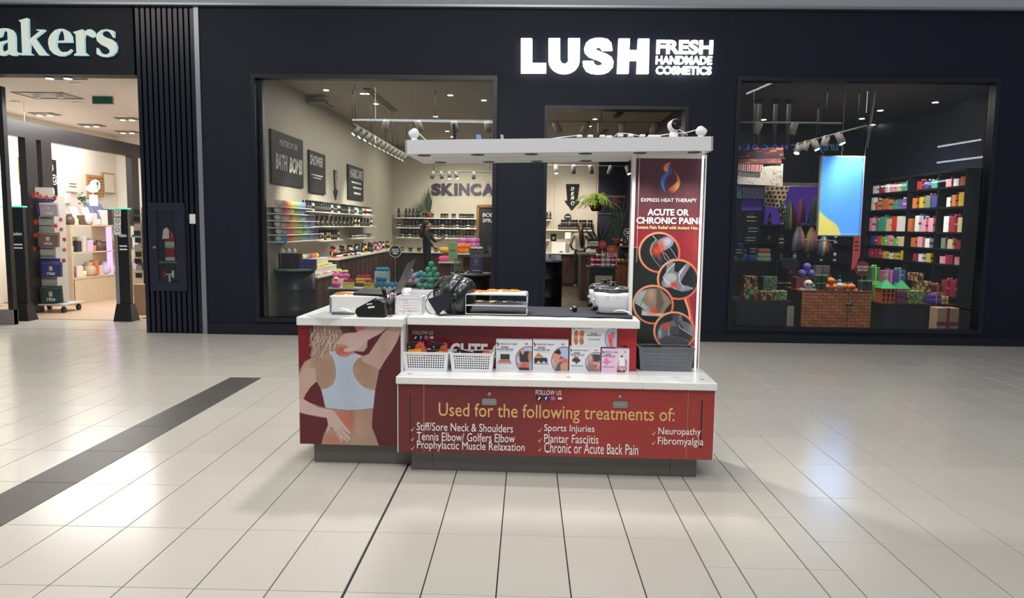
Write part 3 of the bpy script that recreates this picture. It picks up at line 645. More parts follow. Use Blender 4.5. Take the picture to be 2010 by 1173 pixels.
for px, pz in ((960.5, 788), (1217.5, 793.5)):
    c = kat(px, pz, YP); w2, h2 = .044, .020
    MB().box(c.x-w2, c.x+w2, YP-.005, YP, c.z-h2, c.z-h2+.006).box(c.x-w2, c.x+w2, YP-.005, YP, c.z+h2-.006, c.z+h2).box(c.x-w2, c.x-w2+.006, YP-.005, YP, c.z-h2, c.z+h2).box(c.x+w2-.006, c.x+w2, YP-.005, YP, c.z-h2, c.z+h2).box(c.x-w2, c.x+w2, YP-.0012, YP-.0004, c.z-h2, c.z+h2).box(c.x-w2+.010, c.x+w2-.010, YP-.0035, YP-.001, c.z-h2+.009, c.z+h2-.009, b=.002).build('handle', STEEL, lo)
    c = kat(px, pz-14.5, YP); MB().lathe([(.012, -.004), (.012, -.001), (.012, 0)], (c.x, YP, c.z), 18, ax='y').lathe([(.006, -.0055), (.006, -.004)], (c.x, YP, c.z), 12, ax='y').build('lock', STEEL, lo); B(c.x-.0012, c.x+.0012, YP-.0062, YP-.0054, c.z-.004, c.z+.004).build('key_slot', BLACK, lo)
for px, y0, y1 in ((805, 773, 869), (1376.5, 784, 879)):
    a, b = kat(px, y1, YP), kat(px, y0, YP); x = (a.x+b.x)/2
    sl = B(x-.0045, x+.0045, YP-.0008, YP+.0, a.z, b.z).build('slot_rail', cm(60, 42, 40), lo)
    n = 22; q = MB()
    for i in range(n): z = a.z+(b.z-a.z)*(i+.15)/n; q.box(x-.002, x+.002, YP-.0014, YP-.0008, z, z+(b.z-a.z)/n*.62)
    structure(q.build('slots', BLACK, sl), 'stuff')
wl = MB().box(-.778, .702, 4.275, 4.598, ZS-.046, ZS, b=.004).box(.702, 1.137, 4.275, 4.94, ZS-.046, ZS, b=.004).build('worktop', PW, base=(.18, 4.6, ZS-.046)); tag(wl, 'white lower shelf slab on the red front cabinet with baskets and boxes', 'worktop')
GOLD = mat('gold_ink', (222, 178, 112), .5); PEACH = mat('peach_ink', (236, 190, 140), .5)
TB = YP-.0022
text('Used for the following treatments of:', kat(861, 824, TB), kat(1324.5, 800, TB), GOLD, lo, bold=.004)
# fitted per word group so that the ends meet the photograph
rows = [('Stiff/Sore Neck & Shoulders', 818, 1007, 844.6, 831.8), ('Tennis Elbow/ Golfers Elbow', 818, 1011, 864, 850.8), ('Prophylactic Muscle Relaxation', 818.5, 1030, 885, 868.5),
        ('Sports Injuries', 1068, 1167, 850, 833.5), ('Plantar Fasciitis', 1068, 1175, 868.5, 853), ('Chronic or Acute Back Pain', 1068, 1253, 888.5, 871), ('Neuropathy', 1292, 1376, 856.5, 839.5), ('Fibromyalgia', 1291, 1381, 876.5, 858.5)]
for s, x0, x1, yb, yt in rows:
    text(s, kat(x0, yb-.6, TB), kat(x1, yt+1, TB), INK, lo)
    cx_ = kat(x0-12, (yt+11) if True else 0, TB); k = .0019
    flat('tick_mark', [[(cx_.x+x*k, cx_.z+y*k) for x, y in ((0, 0), (3, -5), (5, -5), (12, 7), (10, 7), (4.4, -2), (1.6, 1))]], PEACH, lo, (0, TB, 0), depth=.001)
social(lo, YP, (1058, 1071.5, 1085.5, 1099), 781.5, 6.0, 766, 774, 1051.5, 1102)

# ---- sign post, banner, canopy
po = thing('banner_stand', 'tall white framed stand with dark red banner on the right of the kiosk', 'banner stand', (.9, 4.75, ZS))
xl0, xr0 = kat(1250, 500, YBn).x, kat(1378, 500, YBn).x
BT = kat(1315, 311, YBn).z
xl, xr = .680, 1.112
B(xl-.026, xl-.004, YBn-.03, YBn+.05, ZS, 1.985).build('frame_post', PW, po)
B(xr+.002, xr+.010, YBn-.02, YBn+.05, ZS, 1.985).build('frame_post', PW, po)
B(xl-.004, xr+.002, YBn-.015, YBn+.02, BT, 1.985).build('top_rail', PW, po)
B(xl-.004, xr+.002, YBn+.003, YBn+.01, ZS+.0, BT).build('backing', DKGREY, po)
B(xr-.028, xr-.018, 4.68, 4.70, ZS, 1.975).build('post_edge_highlight', mat('acrylic_edge_highlight', (250, 250, 255), .2, emit=.9), po)  # front edge of the clear post, its highlight put in as glow
B(xl+.012, xl+.015, 4.69, 4.70, 1.3, 1.985).build('clear_edge', mat('clear_edge', (210, 220, 225), .1, alpha=.45), po)
BW, BH_ = 240, 660
X0T, X1T, X0B, X1B = 1249, 1382, 1239.5, 1365
cv = Cv((X0T, 311), (X1T, 311), (X0B, 722), (X1B, 722), BW, BH_, (102, 62, 70))
cv.mix(np.clip((cv.Y-400)/70, 0, 1), (146, 46, 54)); cv.glow(1385, 480, 40, 60, (196, 70, 66), .8); cv.glow(1250, 455, 20, 30, (160, 40, 50), .7)
for x, a in ((1262, .25), (1290, .3), (1315, .35), (1338, .3), (1366, .3)): cv.mix(np.exp(-((cv.X-x)/7)**2)*np.clip((470-cv.Y)/60, 0, 1), (84, 48, 58), a)
DG = (36, 42, 38)
dk = [(1240, 484), (1262, 486), (1290, 512), (1330, 540), (1345, 575), (1352, 610), (1358, 655), (1361, 725), (1230, 725)]
cv.poly(dk, DG, 1); cv.poly([(1335, 570), (1350, 575), (1362, 640), (1380, 640), (1372, 725), (1361, 725), (1357, 655), (1350, 610)], (196, 74, 70), 1)
cv.line([(1341, 577), (1350, 605), (1356, 640), (1361, 665)], 3.4, (240, 176, 130)); cv.line([(1240, 483), (1256, 485)], 2, (226, 120, 90))
def ring(cx, cy, r, fn):
    inn = cv.disc(cx, cy, r-4); cv.mix(cv.disc(cx, cy, r), (226, 112, 84)); tl_ = cv.disc(cx, cy, r)*np.clip(.5-(cv.X-cx+cv.Y-cy)/(2.2*r), 0, 1); cv.mix(tl_, (240, 166, 122), .9); cv.mix(inn, (38, 40, 42)); fn(cx, cy, inn)
K8 = lambda P: [(1230+x/3.663, 440+y/3.663) for x, y in P]
def knee(cx, cy, m):
    cv.poly(K8([(170, 195), (185, 145), (225, 105), (260, 85), (300, 80), (340, 105), (335, 140), (300, 175), (255, 190), (240, 200), (262, 250), (250, 300), (215, 240)]), (62, 60, 66), 1, clip=m)
    cv.poly(K8([(225, 120), (262, 90), (300, 82), (335, 102), (330, 140), (296, 168), (250, 186), (235, 160)]), (150, 152, 168), 2, sm=True, clip=m)
    cv.poly(K8([(262, 110), (296, 96), (318, 112), (300, 140), (268, 150)]), (196, 198, 210), 2, sm=True, clip=m, a=.8)
    cv.line(K8([(190, 78), (215, 105), (185, 135), (170, 180), (185, 225)]), 1.1, (222, 226, 230), 1, m); cv.line(K8([(225, 110), (190, 150), (172, 200), (200, 250), (240, 300)]), 1.0, (180, 184, 190), .9, m)
    for P in ([(235, 185), (280, 205), (310, 250), (340, 240)], [(310, 160), (340, 205), (358, 240)], [(262, 200), (275, 240), (300, 260)]): cv.line(K8(P), .9, (206, 210, 216), .9, m)
    cv.glow(*K8([(215, 185)])[0], 9, 9, (232, 70, 40), 1, m); cv.glow(*K8([(245, 150)])[0], 8, 12, (216, 84, 60), .8, m); cv.line(K8([(228, 215), (240, 245)]), 2, (220, 70, 50), .8, m)
def ankle(cx, cy, m):
    cv.poly(K8([(290, 260), (345, 270), (340, 330), (375, 345), (430, 268), (468, 262), (400, 380), (385, 420), (430, 440), (470, 445), (478, 455), (440, 470), (400, 478), (360, 468), (320, 450), (280, 450), (255, 440), (250, 410), (268, 380), (282, 350)]), (128, 134, 138), 1, clip=m)
    cv.poly(K8([(375, 330), (425, 275), (415, 300), (370, 375)]), (200, 204, 206), 1, clip=m); cv.poly(K8([(270, 410), (280, 360), (330, 345), (360, 380), (320, 420)]), (190, 194, 196), 2, sm=True, clip=m, a=.8); cv.glow(*K8([(300, 430)])[0], 7, 4, (220, 220, 215), .6, m)
    cv.line(K8([(345, 275), (300, 320), (275, 355), (262, 380), (290, 410), (350, 460)]), 1.2, (232, 236, 238), 1, m); cv.line(K8([(376, 360), (378, 410), (410, 445)]), 1.0, (225, 228, 230), 1, m)
    for k in range(5): cv.line(K8([(395+k*9, 440-k*2), (388+k*18, 470-k*4)]), .8, (200, 204, 206), .9, m)
    cv.glow(*K8([(335, 430)])[0], 6, 6, (232, 60, 44), 1, m)
def back(cx, cy, m):
    cv.poly(K8([(110, 655), (118, 590), (65, 570), (70, 520), (100, 480), (150, 462), (240, 455), (300, 520), (320, 560), (280, 610), (262, 660)]), (140, 122, 104), 1, clip=m)
    cv.poly(K8([(70, 520), (105, 480), (148, 470), (125, 520), (108, 545), (150, 590), (185, 615), (185, 645), (150, 640), (130, 610), (65, 568)]), (158, 176, 174), 1, clip=m)
    cv.poly(K8([(215, 460), (240, 460), (270, 560), (240, 640), (205, 650), (215, 560)]), (90, 74, 64), 3, clip=m, a=.7); cv.glow(*K8([(180, 500)])[0], 7, 14, (196, 160, 136), .7, m); cv.poly(K8([(115, 620), (150, 630), (262, 640), (262, 665), (112, 655)]), (214, 206, 186), 1, clip=m, a=.8)
    cv.line(K8([(118, 545), (105, 585)]), 1, (60, 56, 52), .9, m); cv.glow(*K8([(200, 620)])[0], 7, 6, (226, 70, 44), 1, m)
    for k in range(4): cv.line(K8([(145, 605+k*12), (185, 612+k*11)]), .7, (100, 80, 74), .9, m)
    cv.poly(K8([(100, 658), (280, 662), (240, 720), (120, 720)]), (26, 30, 36), 1, clip=m)
def shoulder(cx, cy, m):
    cv.poly(K8([(222, 860), (228, 780), (245, 720), (300, 700), (335, 688), (332, 648), (395, 648), (398, 690), (440, 705), (478, 740), (485, 860)]), (104, 106, 112), 1, clip=m)
    cv.poly(K8([(335, 650), (372, 650), (368, 690), (410, 740), (380, 760), (340, 700)]), (64, 64, 70), 2, clip=m, a=.8); cv.glow(*K8([(238, 790)])[0], 4, 12, (190, 192, 198), .8, m); cv.glow(*K8([(460, 750)])[0], 5, 10, (156, 158, 162), .7, m)
    cv.poly(K8([(298, 745), (330, 728), (380, 735), (420, 770), (478, 810), (470, 850), (400, 815), (330, 800), (300, 790)]), (58, 58, 62), 1, clip=m)
    for k in range(4): cv.line(K8([(298, 742+k*16), (330, 732+k*16), (370, 745+k*14)]), 2.0, (88, 88, 94), 1, m); cv.ell(*K8([(302, 742+k*16)])[0], 2, 1, (216, 216, 216))
    cv.line(K8([(372, 722), (382, 745), (430, 775), (470, 800)]), 1.2, (206, 206, 208), .9, m); cv.glow(*K8([(285, 728)])[0], 7, 6, (232, 60, 50), 1, m); cv.poly(K8([(225, 830), (300, 800), (380, 810), (450, 850), (440, 880), (230, 880)]), (70, 70, 76), 3, clip=m, a=.7)
ring(1294.2, 493.8, 40.5, knee); ring(1330.4, 546.5, 40.5, ankle); ring(1282.6, 597.2, 39.5, back); ring(1323, 650, 40, shoulder)
K7 = lambda P: [(1230+x/5.588, 290+y/5.588) for x, y in P]
o1 = cv.pm(K7(smooth([(475, 155), (430, 175), (405, 205), (403, 232), (428, 264), (446, 262), (456, 235), (462, 200)])))
cv.mix(o1, (228, 130, 96)); cv.glow(*K7([(425, 235)])[0], 5, 6, (240, 176, 110), .8, o1)
b1 = cv.pm(K7(smooth([(482, 182), (500, 222), (494, 255), (460, 292), (428, 335), (413, 380), (413, 425), (425, 478), (400, 452), (378, 410), (372, 365), (385, 318), (420, 278), (455, 248), (472, 215)])))
cv.mix(b1, (56, 120, 214)); cv.glow(*K7([(395, 400)])[0], 4, 12, (80, 160, 240), .8, b1); cv.glow(*K7([(490, 215)])[0], 6, 8, (52, 72, 140), .8, b1)
r1 = cv.pm(K7(smooth([(518, 256), (560, 300), (582, 350), (578, 402), (550, 450), (505, 486), (470, 496), (455, 478), (468, 440), (512, 402), (545, 368), (550, 320), (536, 285)])))
cv.mix(r1, (222, 120, 80)); cv.glow(*K7([(555, 400)])[0], 6, 12, (244, 190, 110), .9, r1); cv.glow(*K7([(480, 480)])[0], 7, 6, (120, 70, 64), .8, r1)
cv.poly(K7([(446, 468), (492, 480), (470, 508), (454, 505)]), (92, 66, 60), 1); cv.poly(K7([(470, 275), (498, 255), (500, 280), (480, 300)]), (150, 66, 60), 1)
cv.build('banner', PRINT, po, (xl, YBn, BT), (xr, YBn, BT), (xl, YBn, ZS+.002), (xr, YBn, ZS+.002))
def bpt(px, py): # banner plane from pixel through the print's own corners
    v = (py-311)/411; return Vector((xl+(xr-xl)*(px-(X0T+(X0B-X0T)*v))/((X1T-X0T)*(1-v)+(X1B-X0B)*v), YBn-.002, BT+(ZS-BT)*v))
for s, x0, x1, yb, yt, m_, bd in (('EXPRESS HEAT THERAPY', 1258.6, 1366.3, 394.7, 387.6, INK, .01), ('ACUTE OR', 1271, 1351.6, 421.3, 408.2, INK, .035), ('CHRONIC PAIN?', 1249.5, 1374.6, 437.6, 424.3, INK, .035), ('Instant Pain Relief with Instant Hea', 1250.6, 1368.6, 447.8, 441, mat('yellow_ink', (236, 206, 140), .5), .03)):
    text(s, bpt(x0, yb), bpt(x1, yt), m_, po, depth=.001, bold=bd)
# canopy: a shallow box hung from the stand, sagging a little to the left
ca = thing('kiosk_canopy', 'white canopy box with round downlights over the kiosk, sagging slightly to the left', 'canopy', (1.10, 4.8, 1.985))
cp = MB(); cx0, cx1, cy0, cy1, cz0, cz1 = -1.855, 0.0, -.33, .37, 0, .083
cpw = mat('canopy_white', (206, 206, 208), .35)
link('shell', MB().box(cx0, cx1, cy0, cy0+.012, cz0, cz1).box(cx0, cx1, cy1-.012, cy1, cz0, cz1).box(cx0, cx0+.012, cy0, cy1, cz0, cz1).box(cx1-.012, cx1, cy0, cy1, cz0, cz1).box(cx0+.012, cx1-.012, cy0+.012, cy1-.012, cz0+.0005, cz0+.010).mesh('shell'), cpw, ca)
link('soffit_rib', MB().box(cx0+.13, cx1-.46, -.07, .10, -.004, .0005).mesh('soffit_rib'), cpw, ca)
pring = MB().lathe([(.024, .0), (.040, .0), (.042, -.004), (.024, -.006)], n=20).mesh('bezel'); pgl = MB().lathe([(.001, -.004), (.021, -.004), (.021, -.002)], n=16).mesh('lens')
bez = mat('chrome_bezel', (90, 90, 92), .25, metal=.8); lens = mat('puck_lens', (255, 252, 244), .4, emit=7.0)
CAL = []
ca.rotation_euler.y = math.radians(-1.1)
for i in range(6):
    for j, yy in enumerate((-.235, .27)):
        if j == 1 and i == 5: continue
        x = cx0+.10+i*.333+(.03 if j else 0)
        p = bpy.data.objects.new('downlight', None); COL.objects.link(p); p.parent = ca; p.location = (x, yy, 0)
        link('bezel', pring, bez, p); link('lens', pgl, lens, p); CAL.append((1.10+x, 4.8+yy))
for x, y in CAL[::2]+CAL[1:10:4]:
    light('SPOT', 'puck_light', (x, y, 1.94-(1.1-x)*.019), 9, (1, .98, .95), .03, target=(x, y-.0, 0), spot=115, blend=.9)

# ================================================================ THINGS ON THE KIOSK
def basket(name, label, cat, x0, x1, y0, y1, z0, h, m, nx, nz, r, taper=.012, group=None, base_z=.02, slit=False, rim=.004):
    """open tapering tray with real round openings in its four walls"""
    t = thing(name, label, cat, ((x0+x1)/2, (y0+y1)/2, z0), group); th = .003
    def wall(a0, a1, b0, b1, n):     # bottom a0-a1, top b0-b1 ; grid of openings
        nh = 6 if not slit else 4; mb = MB(); a0, a1, b0, b1 = map(Vector, (a0, a1, b0, b1)); nrm = (a1-a0).cross(b0-a0).normalized()*th
        def P(u, v): return (a0*(1-u)+a1*u)*(1-v)+(b0*(1-u)+b1*u)*v
        u0, u1, v0, v1 = .07, .93, .15, .88; du, dv = (u1-u0)/n, (v1-v0)/nz; wl_, hl = (a1-a0).length, (b0-a0).length
        def quad(ua, ub, va, vb): mb.slab([P(ua, va), P(ub, va), P(ub, vb), P(ua, vb)], nrm)
        quad(0, 1, 0, v0); quad(0, 1, v1, 1); quad(0, u0, v0, v1); quad(u1, 1, v0, v1)
        for i in range(n):
            for j in range(nz):
                uc, vc = u0+(i+.5)*du, v0+(j+.5)*dv; ru, rv = r/wl_, r/hl
                if slit: ru, rv = du*.30, r*.35/hl
                ring = [P(uc+ru*math.cos(2*PI*k/nh+PI/nh), vc+rv*math.sin(2*PI*k/nh+PI/nh)) for k in range(nh)]
                cor = [P(uc+du/2, vc+dv/2), P(uc-du/2, vc+dv/2), P(uc-du/2, vc-dv/2), P(uc+du/2, vc-dv/2)]
                if nh == 4: fs = [(k, 4+k, 4+(k+1) % 4, (k+1) % 4) for k in range(4)]
                else: fs = [(0, 6, 7, 1), (0, 1, 1, 1)]; fs = [(6, 7, 1, 0), (7, 2, 1), (7, 8, 3, 2), (8, 9, 4, 3), (9, 5, 4), (9, 6, 0, 5)]
                mb.add(ring+cor if nh == 6 else ring+cor, [tuple(q) for q in fs] if nh == 6 else fs)
        return mb
    T = taper; z1 = z0+h; A = [(x0+T, y0+T, z0), (x1-T, y0+T, z0), (x1-T, y1-T, z0), (x0+T, y1-T, z0)]; C = [(x0, y0, z1), (x1, y0, z1), (x1, y1, z1), (x0, y1, z1)]
    nd = max(3, int(nx*(y1-y0)/(x1-x0)))
    for k, n in ((0, nx), (1, nd), (2, nx), (3, nd)): wall(A[k], A[(k+1) % 4], C[k], C[(k+1) % 4], n).build('wall', m, t)
    B(x0+T, x1-T, y0+T, y1-T, z0, z0+.003).build('bottom', m, t)
    MB().box(x0-rim, x1+rim, y0-rim, y0+rim, z1-.006, z1).box(x0-rim, x1+rim, y1-rim, y1+rim, z1-.006, z1).box(x0-rim, x0+rim, y0+rim, y1-rim, z1-.006, z1).box(x1-rim, x1+rim, y0+rim, y1-rim, z1-.006, z1).build('rim', m, t)
    return t
bw = mat('white_basket_plastic', (226, 228, 232), .35)
def zfor(py, px, Y): return kat(px, py, Y).z
basket('perforated_basket', 'white perforated basket at the left end of the lower kiosk shelf', 'basket', -.768, -.484, 4.445, 4.585, ZS, zfor(691, 835, 4.445)-ZS, bw, 16, 6, .0052)
basket('perforated_basket', 'white perforated basket next to the heat pad boxes on the lower shelf', 'basket', -.472, -.203, 4.445, 4.585, ZS, zfor(693, 925, 4.445)-ZS, bw, 16, 6, .0052)
gb = mat('grey_basket_plastic', (104, 108, 114), .5)
basket('slotted_basket', 'dark grey slotted basket at the right end of the lower shelf under the banner', 'basket', .715, 1.062, 4.60, 4.735, ZS, zfor(682, 1300, 4.60)-ZS, gb, 16, 5, .005, taper=.016, slit=True, rim=.006)
# sachets standing in the baskets
def sachet(a, b, c, d, Y, label, col, art, name='heat_sachet'):
    P = [kat(*p, Y) for p in (a, b, c, d)]           # tl, tr, bl, br
    cvs = Cv((0, 0), (1, 0), (0, 1), (1, 1), 40, 24, col)
    for q in art: cvs.poly(q[0], q[1], 1)
    t = thing(name, label, 'sachet', tuple((P[2]+P[3])/2), 'heat pad sachets in the white baskets')
    MB().hexa([P[2]+Vector((0, .0015, 0)), P[3]+Vector((0, .0015, 0)), P[3]+Vector((0, .010, 0)), P[2]+Vector((0, .010, 0)), P[0]+Vector((0, .0015, 0)), P[1]+Vector((0, .0015, 0)), P[1]+Vector((0, .004, 0)), P[0]+Vector((0, .004, 0))]).build('pouch', cm(200, 190, 186), t)
    cvs.build('printed_face', CARD, t, P[0], P[1], P[2], P[3])
blk, orr, yel = (22, 20, 20), (214, 84, 52), (236, 160, 40)
fl1 = [([(.45, .9), (.6, .3), (.8, .1), (1, 0), (1, .7), (.7, .8)], orr), ([(.1, .95), (.5, .7), (1, .6), (1, .85), (.5, 1)], (238, 150, 90)), ([(.12, .4), (.2, .3), (.22, .55)], (220, 220, 220))]
sachet((798, 673), (826, 669), (799, 692), (830, 694), 4.50, 'black and orange sachet leaning in the left white basket', blk, fl1)
sachet((813, 674), (831, 671), (822, 692), (838, 700), 4.515, 'orange sachet with white edge behind the black one in the left basket', orr, [([(.2, 1), (.6, .2), (.9, .1), (.8, 1)], (230, 120, 80))])
sachet((801, 686), (826, 684), (801, 700), (829, 700), 4.47, 'yellow sachet lying low at the front of the left white basket', yel, [([(.1, .5), (.9, .2), (.9, .4), (.1, .8)], (250, 200, 90))])
sachet((846, 671), (878, 674), (845, 692), (878, 698), 4.52, 'black and orange sachet standing upright at the right of the left basket', blk, fl1)
sachet((837, 686), (870, 685), (838, 700), (871, 700), 4.475, 'dark brown sachet with yellow stripe at the front of the left basket', (64, 34, 32), [([(.4, .4), (.95, .1), (1, .5), (.5, .8)], yel), ([(.8, .6), (1, .6), (1, 1), (.8, 1)], orr)])
sachet((830, 677), (846, 690), (830, 700), (846, 700), 4.535, 'dark red sachet lying slantwise in the middle of the left basket', (110, 36, 40), [([(0, 0), (.15, 0), (1, .9), (.85, 1)], (236, 220, 216))])
sachet((897, 684), (928, 691), (895, 702), (928, 702), 4.50, 'black and red sachet leaning in the second white basket', blk, [([(.55, .6), (.8, .4), (1, .9), (1, 1), (.4, 1)], (220, 60, 44)), ([(.15, .3), (.25, .2), (.25, .5)], (220, 220, 220))])
sachet((929, 688), (960, 687.5), (929, 702), (960, 702), 4.48, 'black and coral sachet lying flat in the second white basket', blk, [([(.6, .1), (1, 0), (1, 1), (.5, 1)], (236, 104, 76))])
sachet((891, 690), (896, 689), (891, 701), (896, 701), 4.54, 'narrow black sachet end at the left of the second white basket', blk, [])
for b_, (x0, x1) in enumerate(((-.752, -.50), (-.456, -.219))):
    for k in range(3):
        for h in (0, 1):
            xa = x0+(x1-x0)*h*.5; o = B(xa+.002, xa+(x1-x0)*.5-.002, 4.462, 4.568, ZS+.005+k*.021, ZS+.024+k*.021, b=.007).build('heat_sachet', cm(30, 22, 22)); tag(o, 'black sachet lying flat in the %s white basket, %s layer, %s' % (['left', 'right'][b_], ['lowest', 'middle', 'upper'][k], ['left side', 'right side'][h]), 'sachet', 'heat pad sachets in the white baskets')
# boxes of heat pads
def K6(x, y): return (960+x/6.931, 630+y/6.931)
def boxart(n, kind, bg):
    c = Cv((0, 0), (1, 0), (0, 1), (1, 1), 110, 90, bg)
    if kind != 'pink':
        cx_, cy_, r_ = {'back': (.9, .66, .42), 'neck': (.88, .66, .42), 'elbow': (.87, .66, .42), 'foot': (1.0, .62, .36)}[kind]; asp = 1.28 if kind != 'foot' else 2.4
        d = np.hypot((c.X-cx_), (c.Y-cy_)/asp*1.0) if False else np.hypot((c.X-cx_)*asp, (c.Y-cy_)); R = r_*asp*.82 if kind != 'foot' else .62
        m = np.clip((R-d)*60, 0, 1); c.mix(np.clip((R+.025-d)*60, 0, 1), (150, 60, 64)); c.mix(m, (170, 190, 222))
        if kind == 'back':
            c.poly([(.62, .45), (.70, .36), (1, .36), (1, .62), (.93, .8), (.96, 1), (.62, 1), (.70, .78), (.66, .7)], (176, 128, 104), 1, clip=m); c.poly([(.68, .26), (.78, .26), (.80, .36), (.74, .58), (.70, .5)], (196, 168, 130), 1, clip=m)
            c.poly([(.66, .34), (.74, .5), (.80, .38), (.92, .36), (.88, .55), (.92, .72), (.68, .72), (.66, .55)], (52, 50, 58), 1, clip=m); c.poly([(.64, .9), (.9, .92), (.94, 1), (.62, 1)], (50, 48, 54), 1, clip=m)
            c.line([(.62, .42), (.48, .72), (.55, .75), (.72, .88)], .06, (186, 136, 112), 1, m); c.line([(.99, .6), (.92, .78), (.84, .86)], .05, (186, 136, 112), 1, m); c.glow(.79, .84, .07, .06, (236, 70, 60), 1, m)
            c.poly([(.12, .48), (.38, .48), (.38, .66), (.12, .66)], (52, 54, 58), 1); c.poly([(.09, .67), (.39, .67), (.42, .75), (.06, .75)], (196, 100, 56), 1)
        if kind == 'neck':
            c.poly([(.52, .42), (.60, .32), (.72, .28), (.80, .42), (.78, .52), (.86, .55), (1, .62), (1, 1), (.74, 1), (.72, .8), (.62, .9), (.60, .62), (.55, .6)], (206, 150, 124), 1, clip=m)
            c.poly([(.50, .44), (.62, .28), (.76, .30), (.80, .44), (.74, .46), (.62, .42)], (46, 40, 40), 1, clip=m); c.poly([(.78, .52), (.86, .54), (.84, .72), (.78, .8), (.80, 1), (.62, 1), (.70, .8)], (90, 96, 106), 1, clip=m)
            c.line([(.62, .92), (.68, .72), (.84, .62)], .07, (206, 150, 124), 1, m); c.glow(.90, .66, .07, .06, (236, 66, 60), 1, m)
            c.poly([(.05, .55), (.15, .42), (.32, .56)], (206, 120, 60), 1); c.poly([(.04, .58), (.40, .58), (.42, .70), (.38, .76), (.32, .68), (.24, .76), (.16, .68), (.10, .76), (.04, .76)], (46, 48, 52), 1)
        if kind == 'elbow':
            c.poly([(.62, .3), (.95, .3), (1, .7), (.98, 1), (.5, 1), (.6, .7)], (148, 126, 128), 1, clip=m); c.poly([(.74, .3), (1, .3), (1, .55), (.8, .6)], (76, 66, 64), 1, clip=m)
            c.line([(.66, .34), (.70, .62), (.96, .68), (.9, .85)], .09, (216, 168, 152), 1, m); c.glow(.73, .60, .04, .05, (230, 70, 70), 1, m); c.glow(.86, .78, .04, .06, (230, 60, 60), 1, m)
            c.poly([(.12, .48), (.18, .36), (.28, .40), (.30, .5)], (206, 120, 60), 1); c.poly([(.08, .54), (.14, .46), (.28, .46), (.36, .54), (.33, .62), (.26, .64), (.24, .72), (.18, .62), (.10, .6)], (60, 62, 66), 1)
        if kind == 'foot':
            c.poly([(.79, .45), (.83, .38), (.86, .42), (.89, .3), (.92, .28), (.95, .32), (.95, .55), (.9, .62), (.93, 1), (.84, 1), (.82, .68)], (226, 112, 100), 1, clip=m); c.glow(.86, .68, .03, .12, (226, 60, 56), .9, m); c.line([(.875, .42), (.885, .62)], .008, (190, 80, 76), .9, m)
            for x in (.10, .225):
                c.poly(smooth([(x-.045, .35), (x-.02, .26), (x+.03, .26), (x+.05, .4), (x+.035, .6), (x+.045, .8), (x+.02, .9), (x-.02, .9), (x-.045, .75), (x-.04, .55)]), (190, 112, 58), 1); c.poly([(x-.04, .5), (x+.04, .5), (x+.035, .64), (x-.035, .64)], (206, 150, 110), 1); c.line([(x-.05, .36), (x-.045, .6), (x-.05, .8)], .006, (90, 56, 36), .8)
    else:
        c.mix(np.clip((c.X-.55)*8, 0, 1), (218, 218, 226)); c.poly([(.60, .62), (.66, .38), (.82, .36), (.92, .5), (.93, .95), (.88, .95), (.86, .6), (.86, 1), (.62, 1), (.62, .8), (.60, .95), (.56, .9)], (176, 136, 116), 1)
        c.poly([(.64, .40), (.72, .34), (.84, .38), (.86, .74), (.63, .74)], (236, 238, 242), 1); c.poly([(.69, .28), (.77, .27), (.77, .36), (.70, .37)], (130, 84, 60), 1); c.poly([(.62, .78), (.86, .78), (.80, .92), (.74, .97), (.68, .9)], (240, 156, 190), 1); c.poly([(.58, .9), (.68, .92), (.74, .97), (.82, .9), (.87, .92), (.87, 1), (.56, 1)], (70, 62, 66), 1)
        c.poly([(.10, .42), (.20, .40), (.24, .5), (.30, .52), (.42, .55), (.30, .60), (.26, .64), (.18, .72), (.12, .64), (.02, .56), (.10, .52)], (232, 130, 170), 1)
    c.line([(.10, .39), (.46, .39)] if kind != 'foot' else [(.34, .48), (.64, .48)], .010, (130, 90, 92), .7)
    c.line([(.05, .80), (.44, .80)] if kind != 'foot' else [(.36, .70), (.62, .70)], .007, (150, 146, 150), .7)
    for x in (.80, .85) if kind != 'foot' else (.885, .915): c.poly([(x, .11), (x+.035, .11), (x+.035, .15), (x, .15)], (150, 50, 56), 0)
    return c
